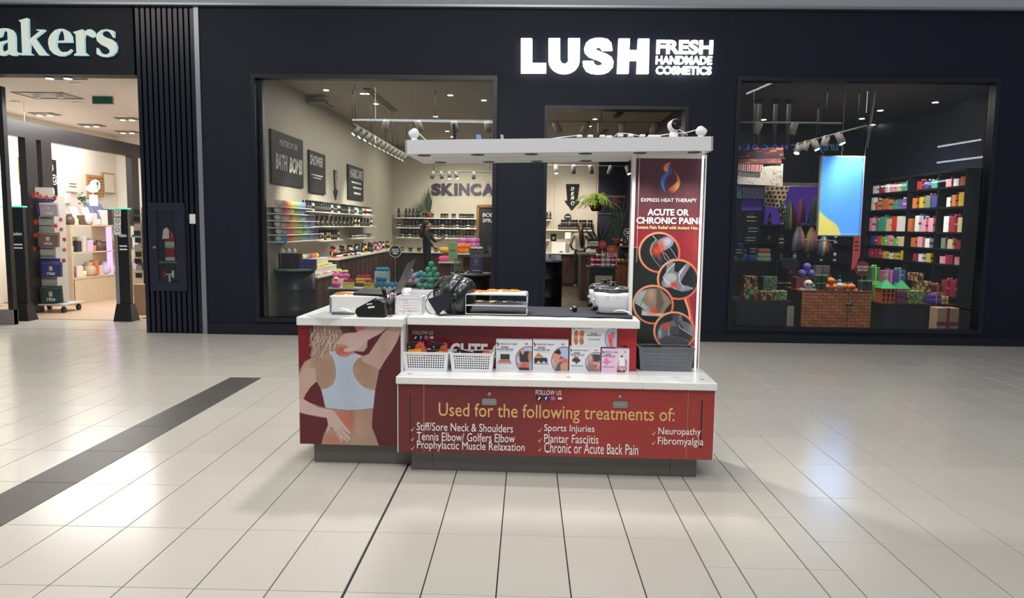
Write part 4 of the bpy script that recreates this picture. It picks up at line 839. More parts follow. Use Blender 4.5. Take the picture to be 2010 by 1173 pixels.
def padbox(kind, x0, x1, y0, y1, dep, z0=None, col=(222, 222, 226), label='', pad='black'):
    a, b = kat(*K6(x0, y1), YBX), kat(*K6(x1, y0), YBX); z0 = ZS if z0 is None else z0; h = b.z-a.z; z1 = z0+h
    t = thing('heat_pad_box', label, 'box', ((a.x+b.x)/2, YBX+dep/2, z0), 'heat pad boxes on the lower shelf')
    B(a.x, b.x-.0008, YBX+.0006, YBX+dep, z0, z1).build('carton', cm(*col), t)
    boxart(t, kind, col).build('printed_front', CARD, t, (a.x, YBX, z1), (b.x-.0008, YBX, z1), (a.x, YBX, z0), (b.x-.0008, YBX, z0))
    w_ = b.x-a.x; ik = cm(64, 60, 66); f = kind == 'foot'
    P = lambda u, v: (a.x+w_*u, YBX-.0008, z1-h*v)
    text('EXPRESS HEAT THERAPY', P(.10, .17), P(.44 if f else .60, .12), ik, t, depth=.0006)
    text('REUSABLE', P(.42 if f else .14, .42 if f else .28), P(.57 if f else .34, .36 if f else .22), ik, t, depth=.0006, bold=.02)
    text('INSTANT HEAT PAD', P(.34 if f else .03, .50 if f else .355), P(.65 if f else .48, .44 if f else .295), ik, t, depth=.0006, bold=.02)
    text({'back': 'FOR BACK PAIN RELIEF', 'neck': 'FOR NECK & SHOULDER PAIN RELIEF', 'elbow': 'FOR ELBOW & KNEE RELIEF', 'foot': 'FOR FOOT PAIN RELIEF', 'pink': 'FOR MENSTRUAL PAIN RELIEF'}[kind], P(.36 if f else .05, .68 if f else .79), P(.63 if f else .44, .63 if f else .755), ik, t, depth=.0006)
    c = (a.x+w_*(.045), z1-h*.16); s = h*.10
    flat('flame_mark', [[(c[0]+x*s, c[1]+y*s) for x, y in ((0, -.8), (.35, -.2), (.3, .2), (0, .6), (.1, 1), (-.3, .5), (-.35, .1), (0, -.1), (.05, -.4), (-.25, -.6))]], cm(84, 40, 50), t, (0, YBX-.0006, 0), depth=.0006)
    return z1
YBX = 4.548
z3 = padbox('back', 92, 588, 262, 664, .05, label='white heat pad box showing a woman in black top holding her lower back')
padbox('neck', 592, 1082, 272, 680, .05, label='white heat pad box showing a man holding his red shoulder')
zt = padbox('elbow', 1090, 1520, 355, 682, .05, label='white heat pad box showing a sore bent elbow, under the sandals box')
padbox('pink', 1526, 1912, 378, 688, .05, col=(232, 200, 224), label='pink heat pad box showing a white top and pink belt, rightmost box')
YBX = 4.556
padbox('foot', 1120, 1745, 75, 355, .035, z0=zt, label='white heat pad box with brown insoles and red feet, lying on the elbow box')
YBX = 4.548
# slippers / black pads in the grey basket
bk = mat('black_felt', (24, 24, 26), .8)
for i, (px, w_, tilt, lab) in enumerate(((1264, .05, .25, 'leftmost black felt pad sticking out of the grey basket'), (1280, .05, .1, 'second black felt pad standing in the grey basket'), (1293, .045, -.15, 'third black felt pad in the middle of the grey basket'))):
    c = kat(px, 700, 4.66+i*.012); o = link('felt_pad', MB().sphere((0, 0, 0), 1, 14, 9).mesh('felt_pad'), bk, None, (c.x, 4.665+i*.015, ZS+.075), (0, tilt, 0), (w_, .006, .085)); tag(o, lab, 'felt pad', 'black felt pads in the grey basket')
c = kat(1325, 690, 4.65)
ov = thing('felt_pad', 'large black oval pad with orange and blue print in the grey basket', 'felt pad', (c.x, 4.65, ZS+.085), 'black felt pads in the grey basket'); ov.rotation_euler = (0, .12, 0)
o = link('pad', MB().sphere((0, 0, 0), 1, 18, 10).mesh('pad'), mat('charcoal_felt', (40, 40, 44), .8), ov, (0, 0, 0), (0, 0, 0), (.105, .012, .05))
for i, (cc_, pts) in enumerate((((220, 120, 60), [(.000, .03), (.012, .025), (.010, -.02), (.003, -.02)]), ((120, 160, 200), [(-.012, .03), (-.004, .03), (-.002, -.02), (-.012, -.02)]), ((240, 170, 70), [(.02, -.005), (.035, .004), (.045, -.012), (.03, -.014)]), ((90, 160, 220), [(.022, .01), (.04, .012), (.055, -.002), (.05, -.008), (.036, .004)]))):
    flat('print', [pts], cm(*cc_), ov, tuple(Vector((c.x, 4.65-.0125, ZS+.085))), depth=.002)

# ---- on the tall left counter
pb = thing('printer_box', 'white flat equipment box on the left counter under the laptop', 'box', (-1.05, 4.75, ZC))
a = kat(648, 614, 4.63); 
px0, px1, pz = kat(647, 600, 4.62).x, kat(760, 600, 4.62).x, kat(700, 581, 4.62).z
B(px0, px1, 4.62, 4.93, ZC, pz, b=.004).build('body', PW, pb)
MB().box(px0+.010, px0+.013, 4.615, 4.62, ZC+.01, pz-.012).box(px0-.0, px0+.010, 4.615, 4.618, ZC+.0, pz-.010).box(px0-.002, px0, 4.63, 4.65, ZC+.05, ZC+.06).build('side_bracket', STEEL, pb)
GEL = mat('orange_gel', (236, 140, 30), .12, coat=1.0, var=.45, scale=40, bump=.6, bscale=60)
GEL2 = mat('yellow_gel', (232, 190, 90), .12, coat=1.0, var=.5, scale=50, bump=.6, bscale=70)
gelm = None
def gel(x, y, z, rx, ry, rz_, label, m=GEL, h=.009, seed=0):
    global gelm
    if gelm is None:
        mb = MB(); n, k = 18, 5; P = []
        for j in range(k+1):
            for i in range(n):
                th = 2*PI*i/n; r = (j/k)*(1+.10*math.sin(3*th+1)+.08*math.cos(5*th)); P.append((r*math.cos(th), r*math.sin(th), (1-(j/k)**3)*(1+.25*math.sin(5*j+4*th)) if j < k else 0))
        Fc = [(j*n+i, j*n+n+i, j*n+n+(i+1) % n, j*n+(i+1) % n) for j in range(k) for i in range(n)]; mb.add(P, Fc, True); mb.add([P[-n+i] for i in range(n)], [tuple(range(n-1, -1, -1))], True); gelm = mb.mesh('gel_pack')
    o = link('gel_pack', gelm, m, None, (x, y, z), (0, 0, rz_), (rx, ry, h)); tag(o, label, 'gel pack'); return o
c = kfl(673, 577, pz); gel(c.x, c.y, pz+.001, .065, .05, .3, 'orange gel pack lying on the white equipment box', h=.012)
# laptop standing open on the box, seen from its side
lp = thing('laptop', 'open black laptop with silver lid on the white equipment box', 'laptop', (-.95, 4.80, pz))
q = [kfl(693, 578, pz+.004), kfl(755, 581, pz+.004), kfl(775, 569, pz+.004), kfl(713, 567, pz+.004)]
MB().slab([Vector((p.x, p.y, pz+.001)) for p in q], (0, 0, .014)).build('base', BLACK, lp)
kq = MB()
for i in range(9):
    for j in range(4):
        u, v = .12+i*.085, .15+j*.18; p = (q[0]*(1-u)+q[1]*u)*(1-v)+(q[3]*(1-u)+q[2]*u)*v; kq.box(p.x-.007, p.x+.007, p.y-.007, p.y+.007, pz+.015, pz+.0165)
structure(kq.build('keys', DKGREY, lp), 'stuff')
la, lb, lc_, ld = kat(771, 577, 4.72), kat(800, 516, 4.74), kat(815, 508, 4.95), kat(789, 572, 4.93)
lid = MB().slab([la, lb, lc_, ld], (.006, 0, .004)).build('lid', mat('laptop_silver', (120, 122, 124), .3, metal=.7), lp)
MB().slab([la+Vector((-.001, .0, 0)), lb+Vector((-.001, 0, 0)), lc_+Vector((-.001, 0, 0)), ld+Vector((-.001, 0, 0))], (-.002, 0, -.001)).build('screen', mat('screen_dark', (26, 28, 32), .12), lp)
# card terminal
ct = thing('card_terminal', 'black card payment terminal with two white stickers on the left counter', 'card terminal', (-.95, 4.47, ZC))
tp = [kat(*p, 4.43) for p in ((698, 607), (697, 614), (703, 624), (752, 624), (757, 620), (753, 594), (742, 588.5), (733, 589))]
MB().slab([Vector((p.x, 4.43, max(ZC+.001, p.z))) for p in tp], (0, .085, 0)).build('body', BLACK, ct)
MB().slab([tp[0]+Vector((.002, .006, .006)), tp[7]+Vector((0, .006, .008)), tp[7]+Vector((0, .080, .008)), tp[0]+Vector((.002, .080, .006))], (.002, 0, -.006)).build('keypad', DKGREY, ct)
for (x0, y0, x1, y1) in ((719.5, 598, 730.5, 594.5), (722.5, 605, 735, 600)):
    a, b = kat(x0, y0, 4.4295), kat(x1, y1, 4.4295); MB().slab([a, Vector((b.x, a.y, a.z+.005)), b, Vector((a.x, a.y, b.z-.005))], (0, -.0008, 0)).build('sticker', PAPER, ct)
MB().tube([kat(757, 618, 4.45), kat(765, 622, 4.45), kat(770, 620, 4.46), kat(763, 617.5, 4.47)], .002, 6).build('cable', BLACK, ct)
wl2 = thing('metal_stapler', 'grey metal clip tool with white paper strips left of the card terminal', 'clip tool', (-1.13, 4.53, ZC))
a, b = kfl(652, 617, ZC), kfl(696, 618, ZC)
MB().tube([a+Vector((0, 0, .008)), (a+b)/2+Vector((0, 0, .010)), b+Vector((0, 0, .008))], [.010, .011, .006], 8).build('jaw', cm(96, 98, 98, .3), wl2)
MB().slab([a+Vector((.04, 0, .018)), a+Vector((.12, -.005, .018)), a+Vector((.10, 0, .034)), a+Vector((.05, 0, .042))], (0, .02, 0)).build('paper_strip', WHITE, wl2)
pp = thing('plastic_sleeve', 'crumpled clear plastic sleeve lying at the left end of the counter', 'plastic sleeve', (-1.27, 4.50, ZC))
cs = [kfl(*p, ZC) for p in ((600, 621), (640, 612), (668, 613), (690, 622), (640, 625))]
MB().slab([Vector((p.x, p.y, ZC+.001+.002*(i % 2))) for i, p in enumerate(cs)], (0, 0, .0015)).build('film', mat('clear_film', (205, 210, 214), .08, alpha=.35), pp)
cup = thing('pen_cup', 'black mesh pen cup beside the card terminal', 'pen cup', (-.83, 4.60, ZC))
c0 = kat(763, 605, 4.58); cr_ = .036
MB().lathe([(cr_, ZC), (cr_*1.04, ZC+.105), (cr_*.96, ZC+.105), (cr_*.92, ZC+.004)], (c0.x, 4.60, 0), 20).build('cup', BLACK, cup)
for i, (dx, dz, colr, nm, lab) in enumerate(((-.018, .065, (20, 20, 22), 'scissors', 'black handled scissors standing in the pen cup'), (.004, .03, (150, 60, 140), 'pen', 'purple pen in the black pen cup'), (.016, .02, (170, 30, 40), 'pen', 'red pen in the black pen cup'), (.026, .022, (40, 60, 170), 'pen', 'blue pen in the black pen cup'), (.010, .026, (200, 200, 205), 'pen', 'silver pen in the black pen cup'))):
    x = c0.x+dx; zb = ZC+.106
    if nm == 'scissors':
        t = thing(nm, lab, 'scissors', (x, 4.60, ZC+.01)); B(x-.003, x+.003, 4.598, 4.602, ZC+.01, zb+.0).build('blade', STEEL, t)
        for s in (-1, 1): MB().tube([(x+s*.001, 4.60, zb), (x+s*.008-.012, 4.60, zb+.02), (x+s*.010-.018, 4.60, zb+.045), (x+s*.006-.026, 4.60, zb+.062), (x+s*.002-.022, 4.60, zb+.05), (x+s*.002-.012, 4.60, zb+.02)], .0045, 7).build('handle', BLACK, t)
    else:
        t = thing(nm, lab, 'pen', (x, 4.60, ZC+.01)); MB().tube([(x-.004, 4.60, ZC+.01), (x, 4.60+.01*(i-2), zb+dz*.6)], .0035, 7).build('barrel', cm(*colr), t); MB().tube([(x, 4.60+.01*(i-2), zb+dz*.6), (x+.001, 4.60+.01*(i-2), zb+dz)], .0042, 7).build('cap', cm(*[int(v*.6) for v in colr]), t)
# white crates, the front one full of orange gel packs
x0, x1 = kat(779, 600, 4.57).x, kat(827, 600, 4.57).x; zt = kat(800, 582, 4.57).z
basket('white_crate', 'small white perforated crate with orange packs showing through, right of the pen cup', 'crate', x0, x1, 4.565, 4.70, ZC, zt-ZC, bw, 10, 5, .0042, taper=.004)
for i, (u, v) in enumerate(((.25, .3), (.7, .35), (.45, .7))): gel(x0+(x1-x0)*u, 4.565+.135*v, ZC+.014+i*.018, .045, .04, i, ['orange gel pack at the bottom left of the front crate', 'orange gel pack at the bottom right of the front crate', 'orange gel pack on top inside the front crate'][i], h=.020)
x2, x3 = kat(802, 590, 4.78).x, kat(858, 590, 4.78).x
basket('white_crate', 'second white crate behind the first one, left of the black fan', 'crate', x2, x3, 4.76, 4.90, ZC, kat(830, 572, 4.76).z-ZC, bw, 10, 5, .0042, taper=.004)
c = kat(795, 578, 4.78)
pt_ = thing('tape_roll', 'white paper roll standing behind the front crate beside the laptop', 'paper roll', (c.x, 4.80, ZC)); MB().lathe([(.012, 0), (.045, 0), (.045, .055), (.012, .055)], (c.x-.02, 4.80, c.z+.0), 22, ax='x').build('roll', WHITE, pt_); B(c.x-.04, c.x+.05, 4.77, 4.83, ZC, c.z-.045).build('holder', DKGREY, pt_)

# ---- fan
fan = thing('desk_fan', 'black round floor fan on its bracket turned away to the left on the counter', 'fan', kfl(868, 619, ZC))
fc_ = kat(893, 578, 4.72); R_ = .128
fg = bpy.data.objects.new('fan_head', None)
def fanrot(p):   # axis along local -X (grille side), tilted upward to the left
    v = Matrix.Rotation(math.radians(-18), 3, 'Z') @ (Matrix.Rotation(math.radians(14), 3, 'Y') @ Vector(p)); return fc_+v
def fl_lathe(prof, n=28):
    mb = MB().lathe(prof, (0, 0, 0), n, ax='x'); mb.v = [tuple(fanrot(p)) for p in mb.v]; return mb
FB = mat('fan_black', (22, 24, 29), .28, coat=.3)
fl_lathe([(R_*.86, -.035), (R_, -.03), (R_*1.02, -.005), (R_*1.0, .03), (R_*.9, .035)]).build('housing_front', FB, fan)
fl_lathe([(R_*.9, .036), (R_*1.01, .040), (R_*1.0, .075), (R_*.86, .105), (R_*.5, .118), (.02, .12)]).build('housing_rear', FB, fan)
for k in range(26):
    th = 2*PI*k/26; MB().tube([fanrot((-.035, R_*.9*math.cos(th), R_*.9*math.sin(th))), fanrot((-.105, R_*.74*math.cos(th+.1), R_*.74*math.sin(th+.1))), fanrot((-.14, R_*.25*math.cos(th+.25), R_*.25*math.sin(th+.25)))], .0026, 5).build('grille_bar', FB, fan)
for rr, xx in ((.9, -.036), (.84, -.075), (.72, -.107), (.5, -.125), (.25, -.14)): MB().tube([fanrot((xx, R_*rr*math.cos(t), R_*rr*math.sin(t))) for t in np.linspace(0, 2*PI, 25)], .0022, 5).build('grille_ring', FB, fan)
fl_lathe([(.001, -.150), (.03, -.146), (.034, -.138), (.001, -.136)], 16).build('hub', FB, fan)
for k in range(4):
    th = 2*PI*k/4+.3; MB().slab([fanrot((-.02, .02*math.cos(th), .02*math.sin(th))), fanrot((-.03, R_*.8*math.cos(th-.3), R_*.8*math.sin(th-.3))), fanrot((-.00, R_*.8*math.cos(th+.35), R_*.8*math.sin(th+.35))), fanrot((0, .025*math.cos(th+.9), .025*math.sin(th+.9)))], (.002, 0, 0)).build('blade', DKGREY, fan)
br = [kat(*p, 4.565) for p in ((893, 575), (863, 579), (839, 587), (849, 603), (860, 620), (864, 614), (881, 599), (893, 585))]
MB().slab([br[1], br[2], br[3], br[4], br[5], br[6]], (0, .004, 0)).slab([br[0], br[1], br[6], br[7]], (0, .004, 0)).build('bracket', mat('fan_bracket', (34, 37, 44), .35), fan)
MB().tube([kat(893, 581, 4.565), kat(893, 581, 4.548)], .016, 18).build('knob', FB, fan)
MB().tube([kat(893, 581, 4.566), kat(893, 581, 4.70)], .006, 8).build('pivot', FB, fan)
base_z = ZC+.001; bq = [kfl(860, 620, ZC), kfl(905, 619, ZC), kfl(913, 606, ZC), kfl(874, 606, ZC)]
MB().tube([kat(860, 619, 4.60), kfl(862, 606, ZC+.006), kfl(905, 604, ZC+.006), kfl(908, 616, ZC+.006), kfl(862, 618, ZC+.006)], .006, 8).build('foot_ring', FB, fan)
MB().tube([fanrot((.08, 0, -R_)), kfl(900, 610, ZC+.006)], .012, 8).build('stand', FB, fan)
MB().tube([kat(*p, 4.66) for p in ((862, 566), (846, 573), (836, 590), (835, 604), (842, 614), (852, 617), (862, 611))], .003, 6).build('cable', BLACK, fan)
MB().tube([kat(*p, 4.64) for p in ((846, 574), (838, 581), (845, 586), (860, 580))], .003, 6).build('cable', BLACK, fan)

# ---- black cloth
cl = MB(); n, mrow = 40, 12; P = []
cb0, cb1, cf0, cf1 = kat(906, 600, 5.15), kat(1240, 600, 5.15), kfl(905, 617, ZC), kfl(1241, 626, ZC)
for j in range(mrow+1):
    for i in range(n+1):
        u, v = i/n, j/mrow; p = (cb0*(1-u)+cb1*u)*(1-v)+(cf0*(1-u)+cf1*u)*v
        wv = math.sin(u*38+v*2.5)*.5+math.sin(u*17+1.2+v*5)*.5; amp = .0035+.008*max(0, v-.6)*max(0, u-.55)*4
        P.append((p.x, p.y+(v > .98)*.012*math.sin(u*30)*(u > .5), ZC+.004+amp*(wv+1)*.5))
cl.add(P, [(j*(n+1)+i, (j+1)*(n+1)+i, (j+1)*(n+1)+i+1, j*(n+1)+i+1) for j in range(mrow) for i in range(n)], True)
clo = cl.build('counter_cloth', mat('navy_black_cloth', (34, 36, 44), .85, var=.3, scale=30), base=(.1, 4.9, ZC)); tag(clo, 'rumpled black cloth spread over the long counter under rack and cookers', 'cloth')
sd = clo.modifiers.new('thick', 'SOLIDIFY'); sd.thickness = .003; sd.offset = 1
# ---- wire rack with trays
rk = thing('wire_rack', 'two tier white wire rack with orange gel packs on the long counter', 'wire rack', (-.2, 4.72, ZC))
rx0_, rx1_ = kat(914, 600, 4.60).x, kat(1034, 600, 4.60).x; ry0, ry1 = 4.60, 4.88
zt1, zt2 = kat(975, 577, 4.60).z, kat(975, 598.5, 4.60).z
wm = mat('white_wire', (216, 218, 218), .3, metal=.2)
for zt_, nm in ((zt1, 'top_tray'), (zt2, 'middle_tray')):
    B(rx0_+.003, rx1_-.003, ry0, ry0+.003, zt_-.008, zt_).build('front_lip', wm, rk)
    q = MB()
    for i in range(40): x = rx0_+.004+i*(rx1_-rx0_-.008)/39; q.box(x-.0014, x+.0014, ry0+.003, ry1, zt_-.005, zt_-.002)
    for y in (ry0+.07, ry0+.14, ry0+.21, ry1-.002): q.box(rx0_, rx1_, y-.0015, y+.0015, zt_-.008, zt_-.005)
    structure(q.build(nm, wm, rk), 'stuff')
for x, off in ((rx0_, -.002), (rx1_, .002)):
    for y in (ry0, ry1): MB().tube([(x, y, ZC+.012), (x, y, zt1-.012), (x+(.012 if x == rx0_ else -.012), y, zt1-.002)], .0022, 7).build('leg', wm, rk)
    B(x-.002, x+.002, ry0, ry1, ZC+.010, ZC+.014).build('foot_rail', wm, rk)
    MB().tube([(x, ry0+.01, zt1-.03), (x, ry0+.07, zt1-.05), (x, ry0+.12, zt1-.03)], .0018, 6).build('side_loop', wm, rk)
B(rx0_, rx1_, ry0-.0025, ry0+.0015, ZC+.010, ZC+.014).build('front_rail', wm, rk)
B(rx0_+.01, rx1_-.01, ry0+.004, ry1-.01, zt1-.002, zt1-.0005).build('tray_liner', mat('grey_liner', (196, 200, 200), .4), rk)
for i, (px, rx_, lab) in enumerate(((938, .062, 'orange gel pack at the left of the top rack tray'), (968, .055, 'orange gel pack second from left on the top rack tray'), (990, .05, 'orange gel pack third from left on the top rack tray'), (1009, .052, 'orange gel pack at the right end of the top rack tray'))):
    c = kfl(px, 571+(i == 0)*1.5, zt1); gel(c.x, min(max(c.y, 4.68), 4.82), zt1+.0005, rx_, .055, i*.7, lab, h=.011)
for i, (px, lab) in enumerate(((945, 'yellow gel pack at the left of the middle rack tray'), (975, 'yellow gel pack in the centre of the middle rack tray'), (1003, 'yellow gel pack at the right of the middle rack tray'))):
    c = kfl(px, 590, zt2); gel(c.x, min(max(c.y, 4.68), 4.8), zt2+.0005, .06, .05, i*.9+1, lab, GEL2, h=.007)
# ---- cookers
def cooker(xc, yc, w_, label):
    z = ZC+.012; zt_ = kat(1199, 573, 4.78).z; h = zt_-z
    t = thing('slow_cooker', label, 'slow cooker', (xc, yc, z)); a = w_/2; b = a*.72
    cwm = mat('cooker_white', (222, 222, 224), .25, coat=.4)
    MB().lathe([(.86, 0), (.94, .006), (.985, h*.3), (1.0, h*.75), (1.0, h), (.93, h+.001)], (xc, yc, z), 36, sx=a, sy=b).build('body', cwm, t) if False else None
    m = MB(); prof = [(.84, 0), (.90, .01), (.95, h*.35), (1.0, h*.8), (1.0, h), (.93, h)]; n = 36; P = []
    for r, zz in prof:
        for i in range(n):
            th = 2*PI*i/n; c_, s_ = math.cos(th), math.sin(th); e = .55; P.append((xc+a*r*math.copysign(abs(c_)**e, c_), yc+b*r*math.copysign(abs(s_)**e, s_), z+zz))
    m.add(P, [(j*n+i, j*n+n+i, j*n+n+(i+1) % n, j*n+(i+1) % n) for j in range(len(prof)-1) for i in range(n)]+[tuple(range(n-1, -1, -1)), tuple(range(5*n, 6*n))], True); m.build('body', cwm, t)
    def oval(name, prof, mm):
        m = MB(); P = []
        for r, zz in prof:
            for i in range(n):
                th = 2*PI*i/n; c_, s_ = math.cos(th), math.sin(th); e = .75; P.append((xc+a*r*math.copysign(abs(c_)**e, c_), yc+b*r*math.copysign(abs(s_)**e, s_), z+zz))
        k = len(prof)-1; m.add(P, [(j*n+i, j*n+n+i, j*n+n+(i+1) % n, j*n+(i+1) % n) for j in range(k) for i in range(n)]+[tuple(range(n-1, -1, -1)), tuple(range(k*n, k*n+n))], True); return m.build(name, mm, t)
    oval('crock_rim', [(.9, h-.002), (1.03, h), (1.04, h+.010), (.95, h+.013)], mat('crock_black', (16, 16, 18), .18, coat=.6))
    oval('lid', [(.98, h+.013), (1.0, h+.017), (.9, h+.028), (.6, h+.038), (.2, h+.043), (.01, h+.044)], mat('smoked_glass_lid', (60, 64, 68), .06, coat=1.0))
    MB().lathe([(.006, h+.040), (.008, h+.052), (.034, h+.055), (.036, h+.062), (.015, h+.066)], (xc, yc, z), 18, sx=1).build('lid_knob', BLACK, t)
    MB().lathe([(.016, 0), (.018, -.012), (.012, -.022)], (xc-a*.92, yc-b*.55, z+.035), 14, ax='y').build('dial', BLACK, t)
    for dx in (-.05, -.035, .02, .035):
        for dz in (0, .012): MB().lathe([(.0022, -.001), (.0022, .001)], (xc+dx, yc-b*.985, z+h*.70+dz), 8, ax='y').build('vent_dot', DKGREY, t)
    MB().box(xc-a-.008, xc-a+.004, yc-.03, yc+.03, z+h*.55, z+h*.65, b=.004).box(xc+a-.004, xc+a+.008, yc-.03, yc+.03, z+h*.55, z+h*.65, b=.004).build('handle', cwm, t)
    return t
ck = cooker(kat(1203, 590, 4.83).x, 4.83, abs(kat(1242, 590, 4.78).x-kat(1166, 590, 4.78).x), 'white oval slow cooker with dark lid at the front right of the counter')
ck2 = cooker(kat(1187, 590, 5.03).x, 5.03, .22, 'second white slow cooker with dark lid standing behind the front one')
MB().tube([kat(*p, 4.64) for p in ((1205, 611), (1214, 609), (1224, 609.5), (1233, 613), (1240, 618), (1239, 623))], [.003, .004, .006, .007, .006, .005], 8).build('cable', WHITE, ck)
pk_ = thing('hand_warmer', 'small glossy black round gadget on the cloth left of the cookers', 'gadget', kfl(1128, 612, ZC))
c = kfl(1128, 611, ZC+.01); MB().lathe([(.012, -.018), (.020, -.014), (.022, 0), (.020, .012), (.010, .018)], (c.x, c.y, ZC+.030), 18, ax='x').build('body', mat('gloss_black', (14, 14, 16), .1, coat=1), pk_); MB().tube([(c.x-.02, c.y, ZC+.03), (c.x-.03, c.y-.005, ZC+.018)], .008, 8).build('clip', STEEL, pk_)
# cable grommets and papers under the clear shelf edge
for px, py, lab in ((804, 733, 'left'), (1116, 740, 'middle'), (1378, 744.5, 'right')):
    c = kfl(px, py, ZS); o = MB().lathe([(.014, 0), (.014, .0012), (.010, .0016)], (c.x, c.y, ZS), 20).build('cable_grommet', cm(150, 152, 152)); tag(o, lab+' grey round cable cap on the white lower shelf', 'cable cap', 'cable caps on the lower shelf')
for px, lab in ((1032, 'pale printed leaflet lying in front of the heat pad boxes'), (1318, 'pale printed leaflet lying in front of the grey basket')):
    c = kfl(px, 737, ZS); lt = thing('leaflet', lab, 'leaflet', (c.x, 4.42, ZS)); B(c.x-.10, c.x+.12, 4.40, 4.45, ZS, ZS+.0008).build('sheet', cm(214, 224, 236), lt); flat('print_mark', [[(c.x-.01, -4.41), (c.x+.06, -4.41), (c.x+.03, -4.43), (c.x, -4.43)]], cm(226, 150, 170), lt, (0, 0, ZS+.0014), rot=(PI, 0, 0), depth=.0004)

# ---- on top of the canopy
def canz(x): return 2.068-(1.10-x)*.0192
def campix(px, py, Y=4.62): return kat(px, py, Y)
def camera_dev(px, py, r, label, rz, tilt):
    c = campix(px, py); zt_ = canz(c.x)
    t = thing('security_camera', label, 'camera', (c.x, 4.62, zt_))
    v = Matrix.Rotation(rz, 3, 'Z') @ Matrix.Rotation(tilt, 3, 'X')
    mb = MB().lathe([(.2*r, .95*r), (.7*r, .85*r), (.98*r, .45*r), (r, 0), (.97*r, -.75*r), (.9*r, -.85*r)], (0, 0, 0), 22, ax='y'); mb.v = [tuple(c+v @ Vector(p)) for p in mb.v]; mb.build('shell', WHITE, t)
    mb = MB().lathe([(.9*r, -.86*r), (.88*r, -.84*r), (.86*r, -.80*r)], (0, 0, 0), 22, ax='y').lathe([(.14*r, -.90*r), (.12*r, -.86*r)], (0, 0, 0), 10, ax='y'); mb.v = [tuple(c+v @ Vector(p)) for p in mb.v]; mb.build('lens_face', BLACK, t)
    MB().lathe([(.75*r, zt_), (.8*r, zt_+.01), (.6*r, max(zt_+.02, c.z-r*.9)), (.2*r, max(zt_+.025, c.z-r*.8))], (c.x, 4.62, 0), 18).build('base', WHITE, t); return t, c
t1_, c1 = camera_dev(1323, 247, .038, 'white round security camera facing the viewer on the canopy top', .3, -.15)
t2_, c2 = camera_dev(1376, 257.5, .030, 'white security camera turned away at the right end of the canopy top', 1.9, .5)
t3_, c3 = camera_dev(813, 262, .030, 'white security camera at the left end of the canopy top', -1.9, .5)
MB().tube([c1+Vector((.02, .02, -.01)), c1+Vector((.06, .03, -.03)), c1+Vector((.09, .03, -.052))], .003, 6).build('cable', WHITE, t1_)
MB().tube([c3+Vector((.03, .02, .0)), c3+Vector((.05, .03, -.02)), c3+Vector((.07, .03, -.036))], .0035, 6).build('cable', WHITE, t3_)
MB().tube([c2+Vector((-.03, .02, .01)), c2+Vector((-.08, .02, -.005)), c2+Vector((-.17, .03, -.012)), c2+Vector((-.24, .05, -.02))], .0035, 6).build('cable', WHITE, t2_)
for (pxa, pxb, lab) in ((1127, 1190, 'white power strip with plugs on the canopy top, left of two'), (1208, 1268, 'white power strip with plugs on the canopy top, right of two')):
    a, b = campix(pxa, 266), campix(pxb, 266); z = canz((a.x+b.x)/2); t = thing('power_strip', lab, 'power strip', ((a.x+b.x)/2, 4.64, z))
    B(a.x, b.x, 4.62, 4.67, z+.001, z+.018, b=.003).build('strip', BLACK, t)
    for u in (.08, .42, .8): x = a.x+(b.x-a.x)*u; B(x, x+.036, 4.625, 4.665, z+.0185, z+.038, b=.005).build('plug', WHITE, t)
    MB().tube([(a.x+.02, 4.64, z+.034), (a.x-.08, 4.64, z+.022), (a.x-.18, 4.64, z+.006)] if pxa == 1127 else [(a.x-.01, 4.64, z+.02), (a.x+.02, 4.64, z+.045), (a.x+.10, 4.64, z+.04), (b.x+.03, 4.64, z+.012)], .0035, 6).build('cable', WHITE, t)
for (px, w_, h_, c_, lab) in ((1196, .040, .03, WHITE, 'small white adapter block between the power strips on the canopy'), (1284, .08, .03, WHITE, 'white cable box beside the round camera on the canopy'), (1100, .03, .012, WHITE, 'small white plug lying at the middle of the canopy top')):
    a = campix(px, 266); z = canz(a.x); o = B(a.x-w_/2, a.x+w_/2, 4.60, 4.65, z+.001, z+h_, b=.006).build('power_adapter', c_); tag(o, lab, 'adapter')
for (px, py0, py1, w_, c_, lab) in ((893, 243, 271, .010, BLACK, 'black upright stick standing on the canopy top'), (942, 264, 272, .016, cm(120, 150, 210), 'small blue tag standing on the canopy top'), (987, 264, 271, .010, cm(160, 170, 180), 'small clear clip standing on the canopy top')):
    a = campix(px, py1); b = campix(px, py0); z = canz(a.x); o = MB().slab([(a.x-w_, 4.62, z), (a.x+w_, 4.62, z), (a.x+w_*.2, 4.62, max(b.z, z+.01)), (a.x-w_*1.6, 4.62, max(b.z, z+.01))], (0, .006, 0)).build('canopy_clip', c_); tag(o, lab, 'clip')

# turn the whole kiosk with what stands on it
piv = Matrix.Translation((KP[0], KP[1], 0)) @ Matrix.Rotation(KA, 4, 'Z') @ Matrix.Translation((-KP[0], -KP[1], 0))
for o in [o for o in bpy.data.objects if o not in before and o.parent is None]:
    R0 = Matrix.LocRotScale(o.location, o.rotation_euler, o.scale); R1 = piv @ R0; l, r, s = R1.decompose(); o.location = l; o.rotation_euler = r.to_euler(); o.scale = s

